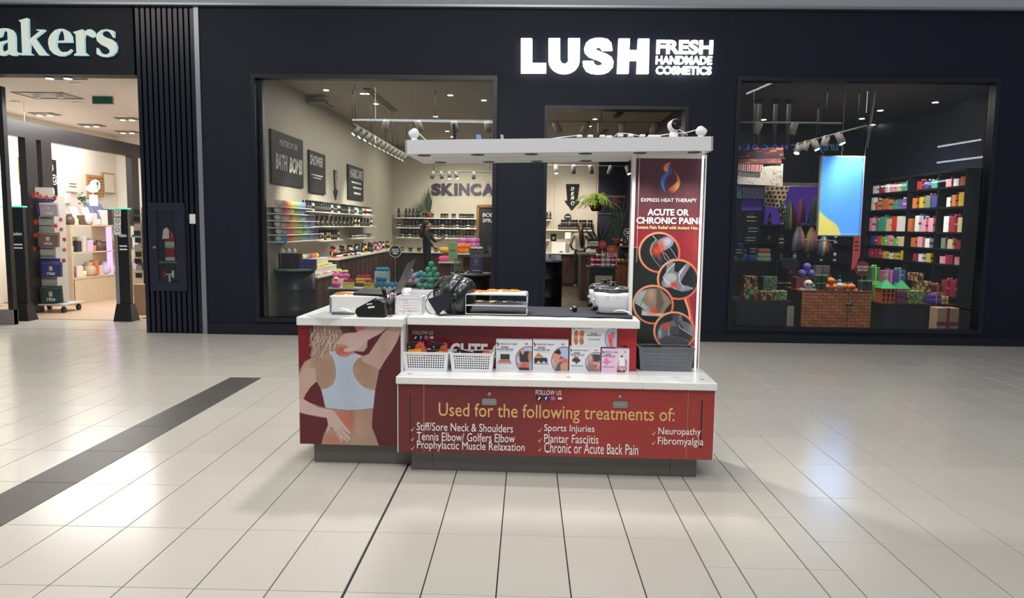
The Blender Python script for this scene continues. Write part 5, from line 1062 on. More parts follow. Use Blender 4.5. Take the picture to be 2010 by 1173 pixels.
# ================================================================ INSIDE THE COSMETICS SHOP, LEFT WINDOW
SHW = mat('shelf_white', (225, 222, 212), .5); BRN = mat('reclaimed_wood', (62, 42, 34), .5, var=.5, scale=5, stretch=(1, 1, .12)); BRN2 = mat('reclaimed_wood_light', (92, 64, 48), .5, var=.5, scale=5, stretch=(1, 1, .12))
CHALK = mat('chalkboard', (26, 27, 32), .6)
def poster_side(px, label, lines, X=LX+.012, col=CHALK, name='poster'):
    """a board on the left side wall; px = tl, tr, br, bl in the picture"""
    P = [atx(*p, X) for p in px]; y0, y1 = (P[0].y+P[3].y)/2, (P[1].y+P[2].y)/2; z0, z1 = (P[2].z+P[3].z)/2, (P[0].z+P[1].z)/2
    t = thing(name, label, 'poster', (X, (y0+y1)/2, z0)); B(LX+.004, X+.02, y0, y1, z0, z1).build('board', col, t)
    for s, u0, u1, v0, v1, sh, bd in lines:
      if s is None: B(X+.02, X+.022, y0+(y1-y0)*u0, y0+(y1-y0)*u1, z1-(z1-z0)*v1, z1-(z1-z0)*v0).build('print_line', mat('chalk', (205, 205, 200), .8), t)
      else: text(s, (X+.022, y0+(y1-y0)*u0, z1-(z1-z0)*v1), (X+.022, y0+(y1-y0)*u1, z1-(z1-z0)*v0), mat('chalk', (205, 205, 200), .8), t, bold=bd, shear=sh, depth=.004)
    return t
poster_side(((529.4, 252.6), (591.9, 275.2), (593.7, 368.7), (531.4, 359)), 'large black board lettered MENTORS OF THE BATH BOMB on the left shop wall', [('MENTORS OF THE', .22, .80, .14, .26, .25, .0), ('BATH', .10, .46, .42, .72, .25, .03), ('BOMB', .52, .96, .42, .74, .25, .03)])
poster_side(((604.6, 293.4), (636.3, 304.4), (637.4, 381.1), (606, 378)), 'black board lettered SHOWER on the left shop wall, second from the window', [('SHOWER', .02, .80, .10, .34, .3, .02), (None, .1, .8, .55, .58, 0, 0), (None, .2, .7, .62, .64, 0, 0)])
poster_side(((681.3, 321.8), (711.2, 331.7), (712, 393.8), (682, 391)), 'black board lettered HAIRCARE on the left shop wall, farthest from the window', [('HAIRCARE', .10, .95, .08, .36, .2, .01), (None, .2, .85, .46, .51, 0, 0), (None, .3, .85, .61, .66, 0, 0), (None, .35, .8, .77, .83, 0, 0)])
a, b = atx(655, 333, LX+.02), atx(664, 393, LX+.02); h = a.z-b.z; w_ = b.y-a.y
ar = thing('arrow_sign', 'narrow black downward arrow sign lettered between two wall boards', 'sign', (LX, a.y+w_/2, b.z))
flat('arrow', [[(a.y+w_*.15, a.z), (a.y+w_*.85, a.z), (a.y+w_*.7, b.z+h*.32), (a.y+w_, b.z+h*.34), (a.y+w_*.5, b.z), (a.y, b.z+h*.30), (a.y+w_*.3, b.z+h*.32)]], CHALK, ar, (LX+.015, 0, 0), rot=(PI/2, 0, PI/2), depth=.01)
for i, ch in enumerate('DEMO'): text(ch, (LX+.022, a.y+w_*.36, a.z-h*(.13+.13*i)-.05), (LX+.022, a.y+w_*.66, a.z-h*(.13+.13*i)+.05), INK, ar, shear=.2)

def shelf_L(y0, y1, z, dep, label, th=.02, m=SHW):
    o = B(LX, LX+dep, y0, y1, z-th, z).build('wall_shelf', m); tag(o, label, 'shelf'); return o
ballm = MB().sphere((0, 0, .05), .05, 12, 8).mesh('bath_bomb')
RAIN = [(206, 202, 200), (222, 196, 200), (228, 120, 140), (236, 90, 110), (240, 110, 80), (244, 140, 60), (246, 180, 70), (240, 214, 90), (200, 214, 100), (130, 196, 120), (110, 200, 170), (120, 206, 204), (110, 180, 224), (110, 150, 226), (120, 120, 214), (150, 120, 206), (120, 100, 170)]
RN = ['pale grey', 'blush', 'pink', 'rose', 'coral', 'orange', 'amber', 'yellow', 'lime', 'green', 'mint', 'aqua', 'sky blue', 'blue', 'indigo', 'lilac', 'purple']
rows_ = [(408.6, 612), (420.8, 612), (433.2, 622), (445.6, 622), (458.4, 631), (471.0, 631)]
LVL = ['top', 'second', 'third', 'fourth', 'fifth', 'bottom']
rr = random.Random(4)
for k, (py, pxe) in enumerate(rows_):
    z = atx(600, py, LX+.16).z; ye = atx(pxe, py, LX+.16).y; shelf_L(10.0, ye, z, .20, 'white ball shelf, %s of the six on the left wall' % LVL[k], .015)
    n = int((ye-10.05)/.103)
    for i in range(n):
        u = i/(n-1)*.999; ci = int(max(0, min(16.9, u*17+rr.uniform(-.7, .7)))); y = 10.07+i*.103
        spawn('bath_bomb', [(None, ballm, mat('bomb_%d' % ci, tuple(int(v*.7+228*.3) for v in RAIN[ci]), .85, var=.12, scale=30))], (LX+.12+rr.uniform(-.01, .01), y, z), '%s bath bomb ball, %s from the window on the %s ball shelf' % (RN[ci], ORD[i], LVL[k]), 'bath bomb', 'bath bombs on the %s ball shelf' % LVL[k], sc=.9)
# bottles
botm = MB().lathe([(.024, 0), (.026, .01), (.026, .10), (.018, .125), (.012, .13)], n=10).mesh('bottle_body'); capm = MB().lathe([(.014, .13), (.015, .165), (.006, .17)], n=8).mesh('bottle_cap'); labm = MB().lathe([(.0265, .03), (.0265, .085)], n=10).mesh('bottle_label')
jarm = MB().lathe([(.030, 0), (.032, .008), (.032, .045)], n=10).mesh('jar_body'); jlm = MB().lathe([(.034, .045), (.034, .062), (.030, .064)], n=10).mesh('jar_lid'); jlab = MB().lathe([(.0325, .01), (.0325, .035)], n=10).mesh('jar_label')
BOTC = [((24, 22, 24), (96, 92, 86), 'black'), ((40, 34, 32), (120, 112, 104), 'dark brown'), ((236, 196, 40), (30, 30, 30), 'yellow'), ((214, 40, 110), (240, 220, 230), 'magenta'), ((228, 206, 178), (70, 60, 50), 'cream'), ((60, 140, 150), (220, 230, 230), 'teal'), ((214, 110, 40), (30, 20, 10), 'orange'), ((240, 240, 236), (40, 40, 40), 'white'), ((120, 190, 220), (240, 240, 240), 'light blue')]
CAPB = cm(18, 18, 20)
def bottle(p, ci, label, group, sc=1.0, rz=0):
    c, l, _ = BOTC[ci]; return spawn('bottle', [('body', botm, cm(*c)), ('cap', capm, CAPB), ('label_band', labm, cm(*l))], p, label, 'bottle', group, sc=sc)
def jar(p, ci, label, group, sc=1.0):
    c, l, _ = BOTC[ci]; return spawn('jar', [('body', jarm, cm(*c)), ('lid', jlm, CAPB), ('label_band', jlab, cm(*l))], p, label, 'jar', group, sc=sc)
def row_on_wall(px0, px1, py, dep, where, pick, step=.068, kind='bottle', sc=1.0, X=None, board=True):
    X = LX+dep-.03 if X is None else X
    a, b = atx(px0, py, X), atx(px1, py, X); z = atx((px0+px1)/2, py, X).z
    if board: shelf_L(a.y, b.y, z, dep, 'white wall shelf, '+where)
    n = min(30, int((b.y-a.y)/step)); step = (b.y-a.y)/n
    for i in range(n):
        ci = pick(i/max(1, n-1)); p = (LX+dep*.55+(i % 2)*.05-.02, a.y+(i+.5)*step, z); lab = '%s %s, %s from the window on the %s' % (BOTC[ci][2], kind, ORD[i], where)
        (bottle if kind == 'bottle' else jar)(p, ci, lab, kind+'s on the '+where, sc)
pk1 = lambda u: 0 if rr.random() < .8 else 7
row_on_wall(607.5, 671, 415.6, .26, 'upper left bottle shelf', pk1)
row_on_wall(674, 733, 420.2, .26, 'upper right bottle shelf', lambda u: rr.choice([0, 0, 1, 6, 7, 8]), .075)
row_on_wall(622, 735, 443.4, .26, 'long middle bottle shelf', lambda u: rr.choice([0, 0, 0, 1, 7, 4]) if u < .45 or u > .7 else rr.choice([6, 2, 4, 0]), .095)
row_on_wall(631, 671, 470.5, .26, 'lower left bottle shelf', lambda u: rr.choice([2, 2, 0, 4, 7]), .07)
row_on_wall(700, 734, 466, .26, 'lower right jar shelf', lambda u: rr.choice([7, 7, 4, 0]), .085, 'jar', 1.2)
# counter along the wall
zc = .94; X1 = -3.2
lcn = thing('wall_counter', 'long dark wood counter with white top along the left shop wall', 'counter', ((LX+X1)/2, 14.5, 0))
B(LX, X1+.03, 12.25, 18.2, zc-.03, zc).build('counter_top', SHW, lcn); B(LX, X1-.012, 12.25, 18.2, 0, zc-.03).build('carcass', cm(30, 24, 22), lcn)
plm = B(0, .012, 0, .118, 0, zc-.035).mesh('board')
for i in range(50):
    if 12.25+i*.12 < 18.1: link('board', plm, BRN if (i*7) % 3 else BRN2, lcn, Vector((X1-.012, 12.25+i*.12, 0))-lcn.location)
for i in range(26):
    ci = rr.choice([0, 3, 0, 6, 7, 3, 0, 2]); z = zc; y = 12.35+i*.20
    bottle((X1-.08-(i % 3)*.08, y, z), ci, '%s bottle, %s from the window on the long wood counter' % (BOTC[ci][2], ORD[i]), 'bottles on the long wood counter', 1.15)
for i in range(10):
    ci = [3, 3, 2, 6, 3, 4, 3, 0, 8, 5][i]; jar((X1-.05, 12.45+i*.17, zc), ci, '%s jar at the counter edge, %s from the window' % (BOTC[ci][2], ORD[i]), 'jars at the edge of the long counter', 1.35)
# low white counter with soaps by the window
zl = .745; XL = -3.05
low = thing('soap_counter', 'low wood counter with white stepped trays of soap beside the barrel', 'counter', (-3.3, 11.3, 0))
B(LX, XL, 10.52, 12.2, zl-.025, zl).build('counter_top', SHW, low); B(LX, XL-.04, 10.52, 12.2, 0, zl-.025).build('carcass', cm(40, 30, 26), low)
for i in range(14): link('board', plm, BRN2 if i % 3 else BRN, low, Vector((XL-.04, 10.52+i*.119, 0))-low.location, sc=(1, 1, .78))
B(LX, XL-.16, 10.52, 12.2, zl, zl+.10).build('step', SHW, low); B(LX, XL-.30, 10.52, 12.2, zl+.10, zl+.22).build('step', SHW, low)
soapm = MB().box(-.028, .028, -.04, .04, 0, .035, b=.008).mesh('soap')
for k, (x, z) in enumerate(((XL-.08, zl), (XL-.23, zl+.10), (XL-.42, zl+.22))):
    for i in range(13):
        c = rr.choice([(224, 214, 220), (220, 150, 180), (236, 236, 230), (120, 190, 180), (236, 190, 120), (160, 180, 220)] if k == 0 else [(236, 196, 60), (240, 210, 90), (180, 200, 90), (236, 226, 190)] if k == 1 else [(120, 200, 220), (230, 120, 60), (240, 220, 80), (110, 90, 170)])
        spawn('soap', [(None, soapm if k < 2 else ballm, cm(*c, .7))], (x, 10.6+i*.122, z), '%s, %s from the window on the %s step of the white soap counter' % ('soap bar' if k < 2 else 'small round soap', ORD[i], ['lowest', 'middle', 'top'][k]), 'soap', 'soaps on the low white counter', sc=1.0 if k < 2 else .8)
# barrel by the window and what stands on it
def barrel(x, y, r, h, label, m):
    t = thing('oil_drum', label, 'drum', (x, y, 0))
    MB().lathe([(r*.93, 0), (r*.94, .02), (r*.93, h*.32), (r*.97, h*.34), (r*.93, h*.36), (r*.93, h*.65), (r*.97, h*.67), (r*.93, h*.69), (r*.94, h-.03)], (x, y, 0), 32).build('drum', m, t)
    MB().lathe([(r*1.02, h-.028), (r*1.02, h)], (x, y, 0), 36).build('round_top', mat('drum_top', (120, 134, 132), .35), t); return t
DRM = mat('drum_blue', (24, 38, 50), .35, metal=.3, var=.3, scale=6)
bx, by, bh = -3.285, 10.275, .885
barrel(bx, by, .28, bh, 'dark blue metal drum with round top at the left end of the window', DRM)
t = thing('wooden_crate', 'dark wooden box standing on the window drum', 'crate', (-3.36, 10.2, bh)); B(-3.50, -3.21, 10.17, 10.35, bh, bh+.215, b=.004).build('box', mat('dark_crate', (44, 28, 22), .5, var=.4), t)
for i in range(3): MB().lathe([(.045, 0), (.002, .07)], (-3.44+i*.085, 10.2, bh+.216), 12).build('paper_cone', SHW, t)
cubm = MB().box(-.036, .036, -.036, .036, 0, .068, b=.005).mesh('soap_cube')
for i in range(6): spawn('bath_cube', [(None, cubm, cm(84, 74, 138, .8))], (-3.155+(i % 3)*.0745, 10.2, bh+(i//3)*.0695), 'purple bath cube, %s in the %s row on the window drum' % (['left', 'middle', 'right'][i % 3], ['lower', 'upper'][i//3]), 'bath cube', 'purple cubes on the window drum')
def stick_sign(x, y, z0, zc_, r, label, m, lines, edge=None, kind='round', stick=True):
    t = thing('round_sign' if kind == 'round' else 'starburst_sign', label, 'sign', (x, y, z0))
    if stick: MB().tube([(x, y+.004, z0), (x, y+.004, zc_-r*.9)], .004, 6).lathe([(.03, z0), (.03, z0+.004)], (x, y+.004, 0), 12).build('stick', STEEL, t)
    P = arc(x, zc_, r, r, 0, 350, 35) if kind == 'round' else [(x+(r if i % 2 else r*.8)*math.cos(2*PI*i/32), zc_+(r if i % 2 else r*.8)*math.sin(2*PI*i/32)) for i in range(32)]
    flat('disc', [P], m, t, (0, y, 0), depth=.006)
    if edge: flat('ring', [arc(x, zc_, r, r, 0, 350, 35), arc(x, zc_, r*.92, r*.92, 0, 350, 35)], edge, t, (0, y-.004, 0), depth=.003)
    for s, u0, u1, v0, v1, sh in lines:
      if s is None: B(x+r*u0, x+r*u1, y-.006, y-.004, zc_+r*v0, zc_+r*v1).build('print_line', INK if m is not PAPER else BLACK, t)
      else: text(s, (x+r*u0, y-.006, zc_+r*v0), (x+r*u1, y-.006, zc_+r*v1), INK if m is not PAPER else BLACK, t, shear=sh, bold=.015)
    return t
c = at(545, 469, 10.05); stick_sign(c.x+.02, 10.1, bh, c.z, .095, 'round sky blue sign on a stick standing on the window drum', mat('sky_card', (70, 150, 190), .5), [(None, -.6, .5, .35, .45, 0), (None, -.6, .6, .0, .1, 0), (None, -.5, .5, -.4, -.3, 0)])
# display table by the window
tz = .563; tb = thing('display_table', 'low wood display table with white top full of bath products inside the left window', 'table', (-2.3, 11.2, 0))
B(-3.0, -1.55, 10.88, 11.55, tz-.02, tz).build('table_top', SHW, tb)
for i in range(12): B(-2.98+i*.118, -2.98+i*.118+.112, 10.90, 10.915, .05, tz-.022).build('board', BRN2 if i % 2 else BRN, tb)
for x in (-2.95, -1.6): B(x-.03, x+.03, 11.45, 11.51, 0, tz-.02).build('leg', BRN, tb)
B(-2.98, -1.57, 10.92, 11.5, 0, .05).build('base', BRN, tb)
def at_px(px, py, Y): return at(px, py, Y)
cake = MB().sphere((0, 0, .035), .05, 14, 8, (1, 1, .7)).mesh('bath_cake'); slabm = MB().box(-.05, .05, -.04, .04, 0, .042, b=.006).mesh('bath_block')
def put(mesh, px, py, Y, col, label, group, cat='bath bomb', name='bath_cake', sc=1.0, z=None, var=.15):
    p = at(px, py, Y); zz = p.z if z is None else z
    return spawn(name, [(None, mesh, cm(*col, .8))], (p.x, Y, zz), label, cat, group, sc=sc)
def riser(px0, px1, py0, py1, Y, dep, m, label, z0=None):
    a, b = at(px0, py1, Y), at(px1, py0, Y); z0 = a.z if z0 is None else z0
    o = B(a.x, b.x, Y, Y+dep, z0, b.z, b=.004).build('display_riser', m); tag(o, label, 'riser'); return b.z
zr = riser(652, 676, 547, 562, 11.02, .2, SHW, 'small white riser under the long pink cakes on the window table', tz)
for i, px in enumerate((652, 663, 674)): put(cake, px, 0, 11.1, (206, 90, 170), 'magenta bath cake on the white riser, %s of three' % ['left', 'middle', 'right'][i], 'magenta cakes on the window table', z=zr, sc=1.2); put(cake, px, 0, 11.1, (230, 220, 120), 'small yellow cake topping the %s magenta cake' % ['left', 'middle', 'right'][i], 'yellow toppings on the magenta cakes', z=zr+.085, sc=.7)
put(cake, 653, 0, 10.95, (216, 90, 170), 'magenta bath cake lying at the left front of the window table', 'magenta cakes on the window table', z=tz, sc=1.5); put(cake, 653, 0, 10.95, (232, 222, 120), 'small yellow cake topping the front magenta cake', 'yellow toppings on the magenta cakes', z=tz+.105, sc=.8)
zr2 = riser(694, 722, 556, 565, 11.1, .2, BRN, 'dark wood riser in the middle of the window table', tz)
for i, (px, Y, zb, nlev) in enumerate(((673, 10.95, tz, 2), (684, 10.95, tz, 2), (700, 11.15, zr2, 2), (710, 11.15, zr2, 2), (719, 11.15, zr2, 2), (717, 10.95, tz, 2), (727, 10.95, tz, 2))):
    for j in range(nlev): put(slabm, px, 0, Y, (206, 186, 80), 'yellow bath block, %s layer of the %s stack on the window table' % (['lower', 'upper'][j], ORD[i]), 'yellow blocks on the window table', 'bath block', 'bath_block', z=zb+j*.0435, sc=.85)
    put(cubm, px, 0, Y, (196, 50, 80), 'red cube topping the %s yellow stack on the window table' % ORD[i], 'red cubes on the yellow stacks', 'bath cube', 'bath_cube', z=zb+.074, sc=.75)
zr3 = riser(735, 761, 533, 563, 11.15, .2, mat('pale_blue_riser', (176, 190, 196), .5), 'pale riser with blue cakes on the window table', tz)
for i, px in enumerate((741, 749, 757)): put(cake, px, 0, 11.22, (60, 140, 180), 'blue and pink bath cake on the pale riser, %s of three' % ['left', 'middle', 'right'][i], 'blue cakes on the pale riser', z=zr3, sc=.95)
for i, (px, z_) in enumerate(((735, 0), (746, 0), (757, 0), (740, .085), (751, .085), (768, 0), (778, 0))): put(ballm, px, 0, 10.97, (44, 130, 170), 'deep blue bath ball, %s from the left in the front heap' % ORD[i], 'deep blue balls on the window table', z=tz+z_, sc=.9)
hx = thing('hexagon_tray', 'black hexagonal tray of lavender balls on the window table', 'tray', at(807, 567, 11.1))
c = at(807, 560, 11.1); MB().lathe([(.13, 0), (.15, .05)], (c.x, 11.1, tz), 6).build('tray', BLACK, hx)
for i, (dx, dz, cc_) in enumerate(((-.09, 0, 0), (0, 0, 0), (.09, 0, 0), (-.045, .075, 1), (.045, .075, 0), (0, .15, 0))): spawn('bath_bomb', [(None, ballm, cm(*[(196, 168, 198), (206, 150, 178)][cc_], .8))], (c.x+dx, 11.05, tz+.051+dz), '%s ball, %s in the pile on the black hexagon tray' % (['lavender', 'dusty pink'][cc_], ORD[i]), 'bath bomb', 'lavender balls on the hexagon tray')
for i, (px, dz) in enumerate(((822, .06), (829, .09), (818, .14), (826, .165))): put(ballm, px, 0, 11.2, (90, 170, 200), 'light blue bath ball, %s in the heap behind the lavender pile' % ORD[i], 'light blue balls on the window table', z=tz+dz, sc=.95)
TEAL = cm(84, 178, 150, .8); c = at(846, 543, 11.0)
ped = thing('cake_stand', 'teal grey round cake stand carrying the mint ball pyramid', 'stand', (c.x, 11.05, tz)); MB().lathe([(.11, 0), (.11, .004), (.09, .01), (.09, .135), (.155, .14), (.155, .155)], (c.x, 11.05, tz), 26).build('stand', mat('teal_grey', (120, 150, 148), .5), ped)
k = 0
for lv, pts in ((.156, [(-.1, -.03), (-.01, -.07), (.09, -.03), (0, .06)]), (.236, [(-.045, -.02), (.05, -.02)]), (.318, [(0, 0)])):
    for dx, dy in pts: spawn('bath_bomb', [(None, ballm, TEAL)], (c.x+dx, 11.05+dy, tz+lv), 'mint green bath ball, %s counted upward in the pyramid on the stand' % ORD[k], 'bath bomb', 'mint balls of the pyramid', sc=.95); k += 1
for i, (dx, dz) in enumerate(((-.155, 0), (-.07, 0), (.02, 0), (.11, 0), (.02, .085), (.17, .0))): spawn('bath_bomb', [(None, ballm, TEAL)], (c.x+dx, 10.88+.0, tz+dz), 'mint green bath ball at the foot of the stand, %s from the left' % ORD[i], 'bath bomb', 'mint balls at the foot of the stand', sc=.95)
c = at(776, 493, 11.3); stick_sign(c.x, 11.3, tz, c.z, .095, 'round black sign with white rim on a stick behind the blue balls', CHALK, [(None, -.6, .6, .25, .4, 0), (None, -.65, .65, -.05, .1, 0), (None, -.4, .4, -.45, -.2, 0)], INK)

# back wall
def back_shelf(px0, px1, py, Y, label, dep=.28):
    a, b = at(px0, py, Y), at(px1, py, Y); z = at((px0+px1)/2, py, Y).z; o = B(a.x, b.x, Y, BY, z-.03, z).build('wall_shelf', SHW); tag(o, label, 'shelf'); return a.x, b.x, z
for k, (py, nm) in enumerate(((427, 'top'), (446.5, 'middle'), (466, 'bottom'))):
    xa, xb, z = back_shelf(777, 936, py, 19.1, 'white shelf on the back wall under the purple letters, %s of three' % nm)
    n = 21; i = 0
    for q in range(n):
        if rr.random() < .2: continue
        x = xa+.06+(xb-xa-.1)*q/n; ci = rr.choice([0, 0, 0, 1, 7] if k else [0, 0, 1]); f = bottle if (k == 0 and q < 7) else jar
        f((x, 19.2, z), ci, '%s %s, %s from the left on the %s back shelf' % (BOTC[ci][2], 'bottle' if f is bottle else 'jar', ORD[i], nm), 'containers on the %s back shelf' % nm, 1.7 if f is jar else 1.4)
        if k and q % 3: spawn('jar', [('body', jarm, cm(30, 30, 32)), ('lid', jlm, CAPB)], (x, 19.2, z+.065*1.7), 'black jar stacked above the %s container on the %s back shelf' % (ORD[i], nm), 'jar', 'stacked jars on the %s back shelf' % nm, sc=1.7)
        i += 1
a, b = at(772, 491, 18.6), at(940, 491, 18.6); zb_ = a.z-.03
bc = thing('back_counter', 'dark wood counter with white top under the back shelves', 'counter', ((a.x+b.x)/2, 18.9, 0)); B(a.x, b.x, 18.55, BY, zb_-.03, zb_).build('counter_top', SHW, bc); B(a.x, b.x, 18.6, BY, 0, zb_-.03).build('carcass', BRN, bc)
for i in range(9): jar((a.x+.2+i*.22, 18.75, zb_), [7, 0, 0, 7, 0, 1, 0, 7, 0][i], '%s jar, %s from the left on the back counter' % (BOTC[[7, 0, 0, 7, 0, 1, 0, 7, 0][i]][2], ORD[i]), 'jars on the back counter', 1.6)
sk_ = thing('wall_sign', 'dark purple SKINCARE letters on the cream back wall', 'sign', at(908, 384, BY-.05))
PUR = mat('purple_letters', (44, 34, 62), .5, var=.3, scale=6)
for ch, x0, x1 in (('S', 847.5, 866), ('K', 867.5, 890), ('I', 892, 898.5), ('N', 901, 921.5), ('C', 923, 944), ('A', 946, 970), ('R', 972, 992), ('E', 995, 1013)):
    text(ch, at(x0, 382.5, BY-.06), at(x1, 360, BY-.06), PUR, sk_, depth=.05, bold=.045, name='letter')
# potted snake plant on the back shelf
pl = thing('snake_plant', 'tall snake plant in a terracotta pot on the back shelf', 'plant', at(842, 426, 19.15)); c = pl.location.copy()
MB().lathe([(.055, 0), (.08, .11), (.085, .13)], (c.x, c.y, c.z+.002), 16).build('pot', cm(150, 84, 62, .8), pl)
GRN = mat('leaf_green', (44, 62, 46), .5, var=.4, scale=12)
def leaf(base, tip, w_, m, parent, bend=0.0):
    base, tip = Vector(base), Vector(tip); s = Vector((w_, 0, 0)); mid = (base+tip)/2+Vector((0, -bend, bend*.5))
    MB().add([base-s*.4, base+s*.4, mid-s+Vector((0, .004, 0)), mid+s+Vector((0, .004, 0)), tip, mid+Vector((0, -.006, 0))], [(0, 1, 5), (0, 5, 2), (1, 3, 5), (2, 5, 4), (3, 4, 5)], True).build('leaf', m, parent)
for i, (dx, h_) in enumerate(((-.10, .5), (-.06, .62), (-.02, .72), (.02, .62), (.05, .5), (.09, .42), (-.14, .38))): leaf((c.x+dx*.3, c.y, c.z+.13), (c.x+dx, c.y-.03*(i % 2), c.z+.13+h_), .026, GRN, pl)
sp = thing('spiky_plant', 'spiky plant with arching thin leaves left of the snake plant', 'plant', (c.x-.25, c.y, c.z)); MB().lathe([(.04, 0), (.055, .08)], (c.x-.25, c.y, c.z+.002), 14).build('pot', cm(60, 56, 54), sp)
for i in range(9): th = -.9+i*.22; leaf((c.x-.25, c.y, c.z+.08), (c.x-.25+.3*math.sin(th), c.y, c.z+.08+.42*math.cos(th)), .01, GRN, sp)
# chalkboard in a wooden frame, at the right edge of the window
a, b = at(937, 500, 18.3), at(972, 408, 18.3)
cb_ = thing('chalkboard', 'standing chalkboard in a wooden frame at the right of the back shelves', 'chalkboard', ((a.x+b.x)/2+.15, 18.3, 0)); zf = at(950, 407, 18.3).z
B(a.x, b.x+.3, 18.3, 18.34, .0, zf).build('board', CHALK, cb_); of = mat('oak_frame', (122, 84, 40), .5)
MB().box(a.x-.03, a.x+.04, 18.27, 18.36, 0, zf+.03).box(b.x+.28, b.x+.35, 18.27, 18.36, 0, zf+.03).box(a.x, b.x+.3, 18.27, 18.36, zf, zf+.07).build('frame', of, cb_)
for i, (s, v) in enumerate((('BODY', .12), ('SPRAY', .22))): text(s, (a.x+.12, 18.295, zf-1.4*v-.06), (a.x+.52, 18.295, zf-1.4*v+.03), INK, cb_, shear=.2)
# colourful tiers and a drum near the right side of the window
tr = thing('tiered_stand', 'white tiered stand of pink and orange bath bombs behind the green card', 'display stand', (-1.25, 14.6, 0))
def tier(px0, px1, py, Y, dep): a, b = at(px0, py, Y), at(px1, py, Y); z = at((px0+px1)/2, py, Y).z; B(a.x, b.x, Y, Y+dep, z-.025, z).build('tier', SHW, tr); return z
z1_ = tier(902, 946, 485, 14.9, .4); z2_ = tier(896, 940, 497, 14.7, .4); z3_ = tier(860, 902, 514, 14.4, .5)
B(at(868, 500, 14.9).x, at(938, 500, 14.9).x, 14.95, 15.1, 0, z1_-.03).build('upright', BRN2, tr); B(at(862, 500, 14.5).x, at(900, 500, 14.5).x, 14.6, 14.8, 0, z3_-.03).build('upright', mat('warm_wood', (120, 78, 44), .5), tr)
for i in range(12): p = at(905+i % 6*7.4, 0, 15); spawn('bath_bomb', [(None, ballm, cm(*[(214, 120, 190), (226, 140, 200), (196, 100, 180)][i % 3], .8))], (p.x, 15.0, z1_+(i//6)*.085), 'pink bath bomb, %s in the %s row on the topmost white tier' % (ORD[i % 6], ['lower', 'upper'][i//6]), 'bath bomb', 'pink bath bombs on the tiers')
for i in range(8): p = at(900+i % 4*6.6+(i//4)*3, 0, 14.8); spawn('bath_bomb', [(None, ballm, cm(240, 130, 30, .8))], (p.x, 14.8, z2_+(i//4)*.085), 'orange bath bomb, %s in the %s row on the second white tier' % (ORD[i % 4], ['lower', 'upper'][i//4]), 'bath bomb', 'orange bath bombs on the tiers', sc=1.1)
for i in range(6): p = at(868+i % 3*6, 0, 14.5); spawn('bath_bomb', [(None, ballm, cm(*[(232, 90, 150), (236, 190, 50)][i//3], .8))], (p.x, 14.5+.1*(i//3), z3_+.17*(i//3)), '%s bath bomb, %s on the left low tier' % (['bright pink', 'yellow'][i//3], ORD[i % 3]), 'bath bomb', 'bath bombs on the left low tier', sc=1.2)
a, b = at(880, 513, 13.2), at(898, 477, 13.2); gs = thing('price_card', 'pale green price card standing in front of the pink bath bombs', 'card', ((a.x+b.x)/2, 13.2, a.z)); B(a.x, b.x, 13.2, 13.206, a.z, b.z).build('card', cm(150, 180, 130), gs); B(a.x+.05, a.x+.06, 13.21, 13.22, 0, a.z+.05).build('stand', STEEL, gs)
B(a.x+.03, b.x-.03, 13.197, 13.199, b.z-.14, b.z-.125).build('print_line', cm(70, 90, 60), gs)
bx2, by2, bh2 = at(925, 533, 11.1).x, 11.1, .80
barrel(bx2, by2, .31, bh2, 'black ribbed drum with round top at the right side of the left window', mat('drum_black', (20, 20, 24), .4, metal=.3))
a, b = at(922, 528, 11.1), at(947, 493, 11.1); ps = thing('picture_box', 'purple grey picture box standing on the black drum', 'box', ((a.x+b.x)/2, 11.15, bh2)); cv = Cv((0, 0), (1, 0), (0, 1), (1, 1), 40, 50, (92, 88, 128))
for i in range(8): cv.line([(.5, .45), (.5+.35*math.cos(i*PI/4), .45+.32*math.sin(i*PI/4))], .03, (190, 190, 206), .8)
cv.line([(.2, .88), (.8, .88)], .05, (200, 200, 210)); B(a.x, b.x, 11.101, 11.15, bh2, b.z).build('carton', cm(80, 76, 116), ps); cv.build('printed_front', CARD, ps, (a.x, 11.1, b.z), (b.x, 11.1, b.z), (a.x, 11.1, bh2), (b.x, 11.1, bh2))
for i, (dx, c_, nm) in enumerate(((-.22, (30, 50, 110), 'blue'), (-.12, (150, 50, 40), 'red'), (-.04, (150, 160, 50), 'olive'), (-.17, (60, 90, 70), 'green'), (.16, (90, 70, 40), 'brown'))): spawn('soap', [(None, cake, cm(*c_, .4))], (bx2+dx, 11.0+(i % 2)*.08, bh2), 'small %s soap stone lying on the black drum' % nm, 'soap', None, sc=.6)
t = thing('glass_terrarium', 'square glass case with dark soaps on the left of the black drum', 'glass case', (bx2-.2, 11.2, bh2)); B(bx2-.28, bx2-.14, 11.16, 11.28, bh2, bh2+.22).build('case', mat('case_glass', (140, 146, 130), .1, alpha=.4), t); B(bx2-.27, bx2-.15, 11.17, 11.27, bh2, bh2+.06).build('contents', cm(40, 60, 48), t)

